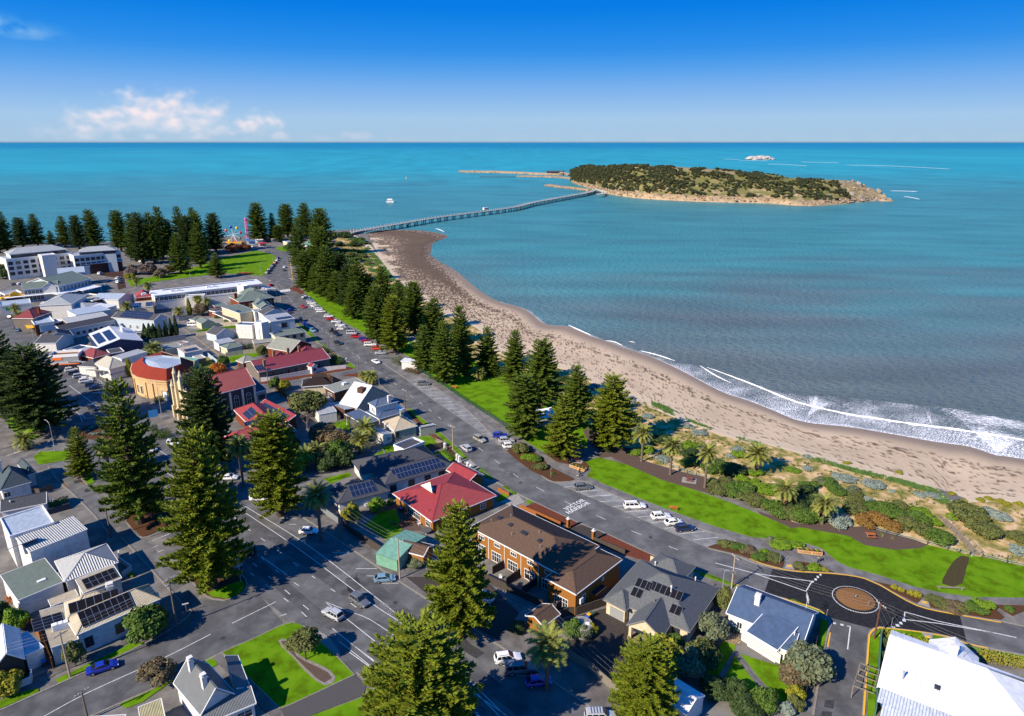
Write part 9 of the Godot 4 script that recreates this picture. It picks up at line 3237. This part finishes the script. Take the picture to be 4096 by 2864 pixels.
func island(near_:Array,ridge:Array):
	var n:=240
	var rp:=PackedVector2Array()
	var rh:=[]
	for k in range(0,ridge.size(),3):
		rp.append(V2(ridge[k],ridge[k+2]))
		rh.append(ridge[k+1])
	var near:=resample(smooth_line(pv(near_),4.0),n)
	nz.seed=21
	nz.fractal_octaves=5
	nz.frequency=1.0
	var v:=PackedVector3Array()
	var c:=PackedColorArray()
	var rows:=56
	var shrubs:=[]
	var rocks:=[]
	rng.seed=44
	for j in rows:
		var t:=1.45*j/(rows-1)
		for i in n:
			var f:=float(i)/(n-1)
			var q:=near[i]
			var rz:=rp[0].y
			var hh:float=rh[0]
			for k in rp.size()-1:
				if(q.x-rp[k].x)*(q.x-rp[k+1].x)<=.0 and absf(rp[k+1].x-rp[k].x)>.01:
					var e:=(q.x-rp[k].x)/(rp[k+1].x-rp[k].x)
					rz=lerpf(rp[k].y,rp[k+1].y,e)
					hh=lerpf(rh[k],rh[k+1],e)
				elif q.x>rp[-1].x:
					rz=rp[-1].y
					hh=rh[-1]
			var p:=V2(q.x,lerpf(q.y,rz,t))
			var x:=nz.get_noise_2d(p.x*.02,p.y*.02)
			var fine:=nz.get_noise_2d(p.x*.09,p.y*.09)
			var y:=-3.0
			if t<=1.0:y=lerpf(-2.8,hh,pow(t,.72))+(x*4.0+fine*2.2)*sin(PI*minf(t,1.0))
			else:y=lerpf(hh,-3.0,(t-1.0)/.45)
			v.append(V(p.x,y,p.y))
			var grass:=Color(.115,.135,.04).lerp(Color(.19,.16,.07),smoothstep(-.2,.3,fine))
			var rock:=Color(.34,.25,.16)*(1.0+.5*fine)
			var col:=grass.lerp(rock,smoothstep(.12,.3,nz.get_noise_2d(p.x*.05+300.0,p.y*.05))*smoothstep(.6,.1,t))
			col=col.lerp(rock,smoothstep(.13,.05,t+.04*fine))
			if f>.86:col=col.lerp(rock,.6*smoothstep(.86,.93,f))
			if t>.85 and f>.3 and f<.75:col=col.lerp(Color(.27,.21,.14),.7)
			c.append(col)
			if t>.09 and t<1.08 and f<.9 and rng.randf()<.75*smoothstep(-.2,.16,x+.4*fine+(.4 if t>.3 and t<.97 and f<.62 else .0)):shrubs.append(V(p.x,y-.3,p.y)+V(rn(),0,rn()))
			if t<.12 and rng.randf()<.5:rocks.append(V(p.x,y,p.y)+V(rn(),0,rn()))
			elif t<.7 and col.r>.3 and rng.randf()<.1:rocks.append(V(p.x,y,p.y))
	var o:=part("island",grid_mesh(v,c,n,rows),M.vertex_ground)
	tag(o,"low granite island covered in scrub and grass","","","structure")
	scatter("island_scrub",crown_mesh(61,5,240,.34,.8,.2),M.scrub_leaf,shrubs,2.2,4.6,.75,"dark green and brown scrub covering the island","scrub")
	scatter("shore_rocks",boulder_mesh(9),M.granite_tan,rocks,.7,2.4,.6,"tumbled orange granite rocks along the island shore","rocks")
func scatter(called,m:Mesh,material:Material,at:Array,lo:float,hi:float,squash:float,label,category):
	var mm:=MultiMesh.new()
	mm.transform_format=MultiMesh.TRANSFORM_3D
	mm.use_colors=true
	mm.mesh=m
	mm.instance_count=at.size()
	for i in at.size():
		var s:=rr(lo,hi)
		mm.set_instance_transform(i,Transform3D(Basis(UP,rng.randf()*TAU)*Basis.from_scale(V(s,s*squash,s)),at[i]))
		mm.set_instance_color(i,tone(.6,1.4,.25))
	var o:=MultiMeshInstance3D.new()
	o.multimesh=mm
	o.material_override=material
	o.name=numbered(called)
	add_child(o)
	tag(o,label,category,"","stuff")
func deck_path(o:Node3D,p:PackedVector2Array,w:float,y:float,material,post_step:float):
	var org:=V2(o.position.x,o.position.z)
	var q:=PackedVector2Array()
	for e in p:q.append(e-org)
	part("deck",ribbon_geo(q,w,y,.5).mesh(),M[material],o)
	var posts:=G.new()
	var rails:=G.new()
	var acc:=.0
	for i in q.size()-1:
		var tg:=(q[i+1]-q[i]).normalized()
		var nn:=V2(-tg.y,tg.x)*w*.47
		acc+=q[i].distance_to(q[i+1])
		for s in[-1.0,1.0]:
			var a:Vector2=q[i]+nn*s
			var b:Vector2=q[i+1]+nn*s
			for h in[.55,1.05]:rails.bar(V(a.x,y+h,a.y),V(b.x,y+h,b.y),.08,.1)
			if acc>=post_step:posts.box(V(a.x,y+.65,a.y),V(.34,1.3,.34))
		if acc>=post_step:acc=.0
	if posts.v:tag(part("railing_posts",posts.mesh(),M.wt,o),"","","","stuff")
	part("railing",rails.mesh(),M.galvanised,o)
func causeway(a:Array):
	var p:=smooth_line(pv(a),2.0)
	var o:=thing("causeway",p[0].x,p[0].y,.0,"long railed causeway on dark piles running out to the island","causeway")
	deck_path(o,p,6.4,2.2,"pale_concrete",4.2)
	var acc:=.0
	for i in range(1,p.size()-1):
		acc+=p[i].distance_to(p[i-1])
		if acc<13.0 or i<40:continue
		acc=.0
		var tg:=(p[i+1]-p[i-1]).normalized()
		var nn:=V2(-tg.y,tg.x)
		var g:=G.new()
		for s in[-2.2,.0,2.2]:
			var q:Vector2=p[i]+nn*s
			g.tube(V(q.x,-5,q.y),V(q.x,1.2,q.y),.45,.45,8)
		g.bar(V(p[i].x-nn.x*3.1,1.35,p[i].y-nn.y*3.1),V(p[i].x+nn.x*3.1,1.35,p[i].y+nn.y*3.1),.9,.7)
		part("pile_bent",g.mesh(),M.dark_timber,o,T3(-o.position))
func landing(a:Array):
	var p:=smooth_line(pv(a),1.5)
	var o:=thing("landing_loop",p[0].x,p[0].y,.0,"curved railed landing loop where the causeway meets the island","walkway")
	deck_path(o,p,4.5,2.2,"pale_concrete",3.0)
func old_ramp(a:Array):
	var p:=smooth_line(pv(a),1.5)
	var o:=thing("lower_ramp",p[0].x,p[0].y,.0,"lower railed ramp beside the start of the causeway","walkway")
	deck_path(o,p,5.0,1.0,"pale_concrete",2.2)
func old_piles(a:Array):
	var p:=smooth_line(pv(a),6.5)
	for i in p.size():
		for s in[-1.5,1.5]:
			var g:=G.new()
			g.tube(Vector3.ZERO,V(0,3.4+sin(i*3.0+s)*.5,0),.28,.25,7)
			tag(part("old_pile",g.mesh(),M.dark_timber,null,T3(V(p[i].x,-3.6,p[i].y+s))),"weathered timber pile of the old pier beside the causeway","pile","old pier piles")
func breakwater(a:Array,w:float,h:float,label):
	var p:=smooth_line(pv(a),3.0)
	rng.seed=int(absf(a[0]*.1))
	var o:=thing("breakwater",p[0].x,p[0].y,.0,label,"breakwater")
	var g:=G.new()
	var org:=p[0]
	for i in p.size()-1:
		var a0:=p[i]-org
		var b0:=p[i+1]-org
		var tg:=(b0-a0).normalized()
		var nn:=V2(-tg.y,tg.x)
		for s in[-1.0,1.0]:
			var u:Vector2=nn*s*w*.5
			var k:Vector2=nn*s*w*.2
			g.quad(V(a0.x+u.x,-4,a0.y+u.y),V(b0.x+u.x,-4,b0.y+u.y),V(b0.x+k.x,h-2.5,b0.y+k.y),V(a0.x+k.x,h-2.5,a0.y+k.y))
		g.quad(V(a0.x-nn.x*w*.2,h-2.5,a0.y-nn.y*w*.2),V(b0.x-nn.x*w*.2,h-2.5,b0.y-nn.y*w*.2),V(b0.x+nn.x*w*.2,h-2.5,b0.y+nn.y*w*.2),V(a0.x+nn.x*w*.2,h-2.5,a0.y+nn.y*w*.2))
	part("bank",g.mesh(),M.granite_tan,o)
	if not cache.has("boulder9"):cache["boulder9"]=boulder_mesh(9)
	var r:=G.new()
	var src:Array=(cache["boulder9"]as ArrayMesh).surface_get_arrays(0)
	var sv:PackedVector3Array=src[Mesh.ARRAY_VERTEX]
	var si:PackedInt32Array=src[Mesh.ARRAY_INDEX]
	for i in p.size():
		for q in 3:
			var s:=rr(-.5,.5)
			var b:=p[mini(i+1,p.size()-1)]-p[maxi(i-1,0)]
			var nn:=V2(-b.y,b.x).normalized()
			var at:=p[i]-org+nn*s*w+V2(rn(),rn())
			var xf:=Transform3D(Basis(UP,rng.randf()*TAU).scaled(Vector3.ONE*rr(.8,1.9)),V(at.x,lerpf(h-2.4,-2.3,absf(s)*2.0),at.y))
			for k in range(0,si.size(),3):r.t3(xf*sv[si[k]],xf*sv[si[k+1]],xf*sv[si[k+2]])
	tag(part("armour_rocks",r.mesh(),M.granite_tan,o),"","","","stuff")
func jetty(a:Array):
	var p:=pv(a)
	var o:=thing("timber_jetty",p[0].x,p[0].y,.0,"short dark timber jetty on piles inside the breakwater","jetty")
	deck_path(o,smooth_line(p,3.0),7.0,-.3,"dark_timber",99.0)
	var q:=p[1]-p[0]
	for k in 9:
		var g:=G.new()
		for s in[-2.6,2.6]:g.tube(V(q.x*k/8,-5,q.y*k/8+s),V(q.x*k/8,.4,q.y*k/8+s),.4,.4,7)
		part("pile",g.mesh(),M.dark_timber,o)
func island_shed(x:float,z:float):
	var o:=thing("boat_shed",x,z,.05,"long dark roofed shed at the root of the breakwater","shed","",-2.0)
	block(o,"wall",V(0,3.0,0),V(50,4.0,9),"dark_wall")
	var g:=G.new()
	g.quad(V(-26,5,6),V(26,5,6),V(26,8,0),V(-26,8,0))
	g.quad(V(26,5,-6),V(-26,5,-6),V(-26,8,0),V(26,8,0))
	part("roof",g.mesh(),M.slate_roof,o)
func islet(x:float,z:float):
	rng.seed=77
	var o:=thing("rock_islet",x,z,.0,"pale bare rock islet far beyond the island","islet","",-2.5)
	for k in 16:
		if not cache.has("boulder%d"%(k%4)):cache["boulder%d"%(k%4)]=boulder_mesh(k%4+3)
		var s:=rr(14,34)
		part("rock",cache["boulder%d"%(k%4)],M.granite_pale,o,Transform3D(Basis(UP,rng.randf()*TAU)*Basis.from_scale(V(s,s*.42,s)),V(rn()*45,3,rn()*14)))
func boat(x:float,z:float):
	var o:=thing("tour_boat",x,z,.1,"white cruise boat alone on the bay left of the causeway","boat","",-2.5)
	var h:=G.new()
	for s in[1.0,-1.0]:
		h.quad(V(-7,0,2.2*s),V(4,0,2.2*s),V(4.5,1.6,2.5*s),V(-7.2,1.4,2.5*s))
		h.quad(V(4,0,2.2*s),V(7,.2,0),V(8,2.0,0),V(4.5,1.6,2.5*s))
		h.tri(V(4.5,1.6,2.5*s),V(8,2.0,0),V(4.5,1.6,0))
	h.quad(V(-7.2,1.4,2.5),V(4.5,1.6,2.5),V(4.5,1.6,-2.5),V(-7.2,1.4,-2.5))
	h.quad(V(-7,0,2.2),V(-7,0,-2.2),V(-7.2,1.4,-2.5),V(-7.2,1.4,2.5))
	part("hull",h.mesh(),paint("white"),o)
	block(o,"cabin",V(-1.2,2.6,0),V(10,2.0,4.2),"wt")
	block(o,"window_band",V(-1.2,2.8,0),V(10.1,.8,4.3),"pane")
	block(o,"upper_deck",V(-1.6,4.4,0),V(7,1.3,3.4),"wt")
	block(o,"canopy",V(-1.6,5.4,0),V(7.6,.15,3.8),"wt")
func buoy(x:float,z:float):
	var o:=thing("channel_buoy",x,z,.0,"yellow channel buoy far out on the bay","buoy","",-2.5)
	var g:=G.new()
	g.lathe([V2(1.6,-.5),V2(1.8,.6),V2(.5,1.4),V2(.4,4.6),V2(0,4.8)],10)
	part("float",g.mesh(),M.yellow_awning,o)
	block(o,"top_mark",V(0,5.4,0),V(1.2,1.0,1.2),"yellow_awning")
func tram(x:float,z:float,yaw:float):
	var o:=thing("horse_tram",x,z,yaw,"pale double deck tram crossing the causeway","tram","",2.25)
	block(o,"lower_deck",V(0,1.5,0),V(9,2.0,2.3),"cream_trim")
	block(o,"window_band",V(0,1.8,0),V(8.6,.8,2.36),"pane")
	block(o,"upper_rail",V(0,3.0,0),V(9.4,.9,2.3),"wt")
	for s in[-1.0,1.0]:
		var g:=G.new()
		for t in[-1.0,1.0]:g.tube(V(s*2.0,.4,t*.9),V(s*2.0,.4,t*1.05),.4,.4,10)
		part("wheel",g.mesh(),M.black_paint,o)
func dune_tufts(a:Array,count:int,called,mt,lo:float,hi:float,label):
	var p:=pv(a)
	var box_:=Rect2(p[0],Vector2.ZERO)
	for q in p:box_=box_.expand(q)
	rng.seed=count
	nz.seed=3
	nz.frequency=1.0
	var at:=[]
	var tries:=0
	while at.size()<count and tries<count*30:
		tries+=1
		var q:=box_.position+V2(rng.randf(),rng.randf())*box_.size
		if not Geometry2D.is_point_in_polygon(q,p):continue
		if nz.get_noise_2d(q.x*.06,q.y*.06)<rr(-.35,.35):continue
		at.append(V(q.x,.02,q.y))
	var g:=G.new()
	for k in 14:
		g.tint=tone(.6,1.35)
		spike(g,V(rn()*.25,0,rn()*.25),V(rn()*.5,1,rn()*.5),.7,.06)
	scatter(called,g.mesh(),M[mt],at,lo,hi,1.0,label,"grass")
const UP:=Vector3.UP
static func V(x:float,y:float,z:float)->Vector3:return Vector3(x,y,z)
static func V2(x:float,y:float)->Vector2:return Vector2(x,y)
static func T3(p:Vector3)->Transform3D:return Transform3D(Basis.IDENTITY,p)
func rr(a:float,b:float)->float:return rng.randf_range(a,b)
func rn()->float:return rng.randfn()
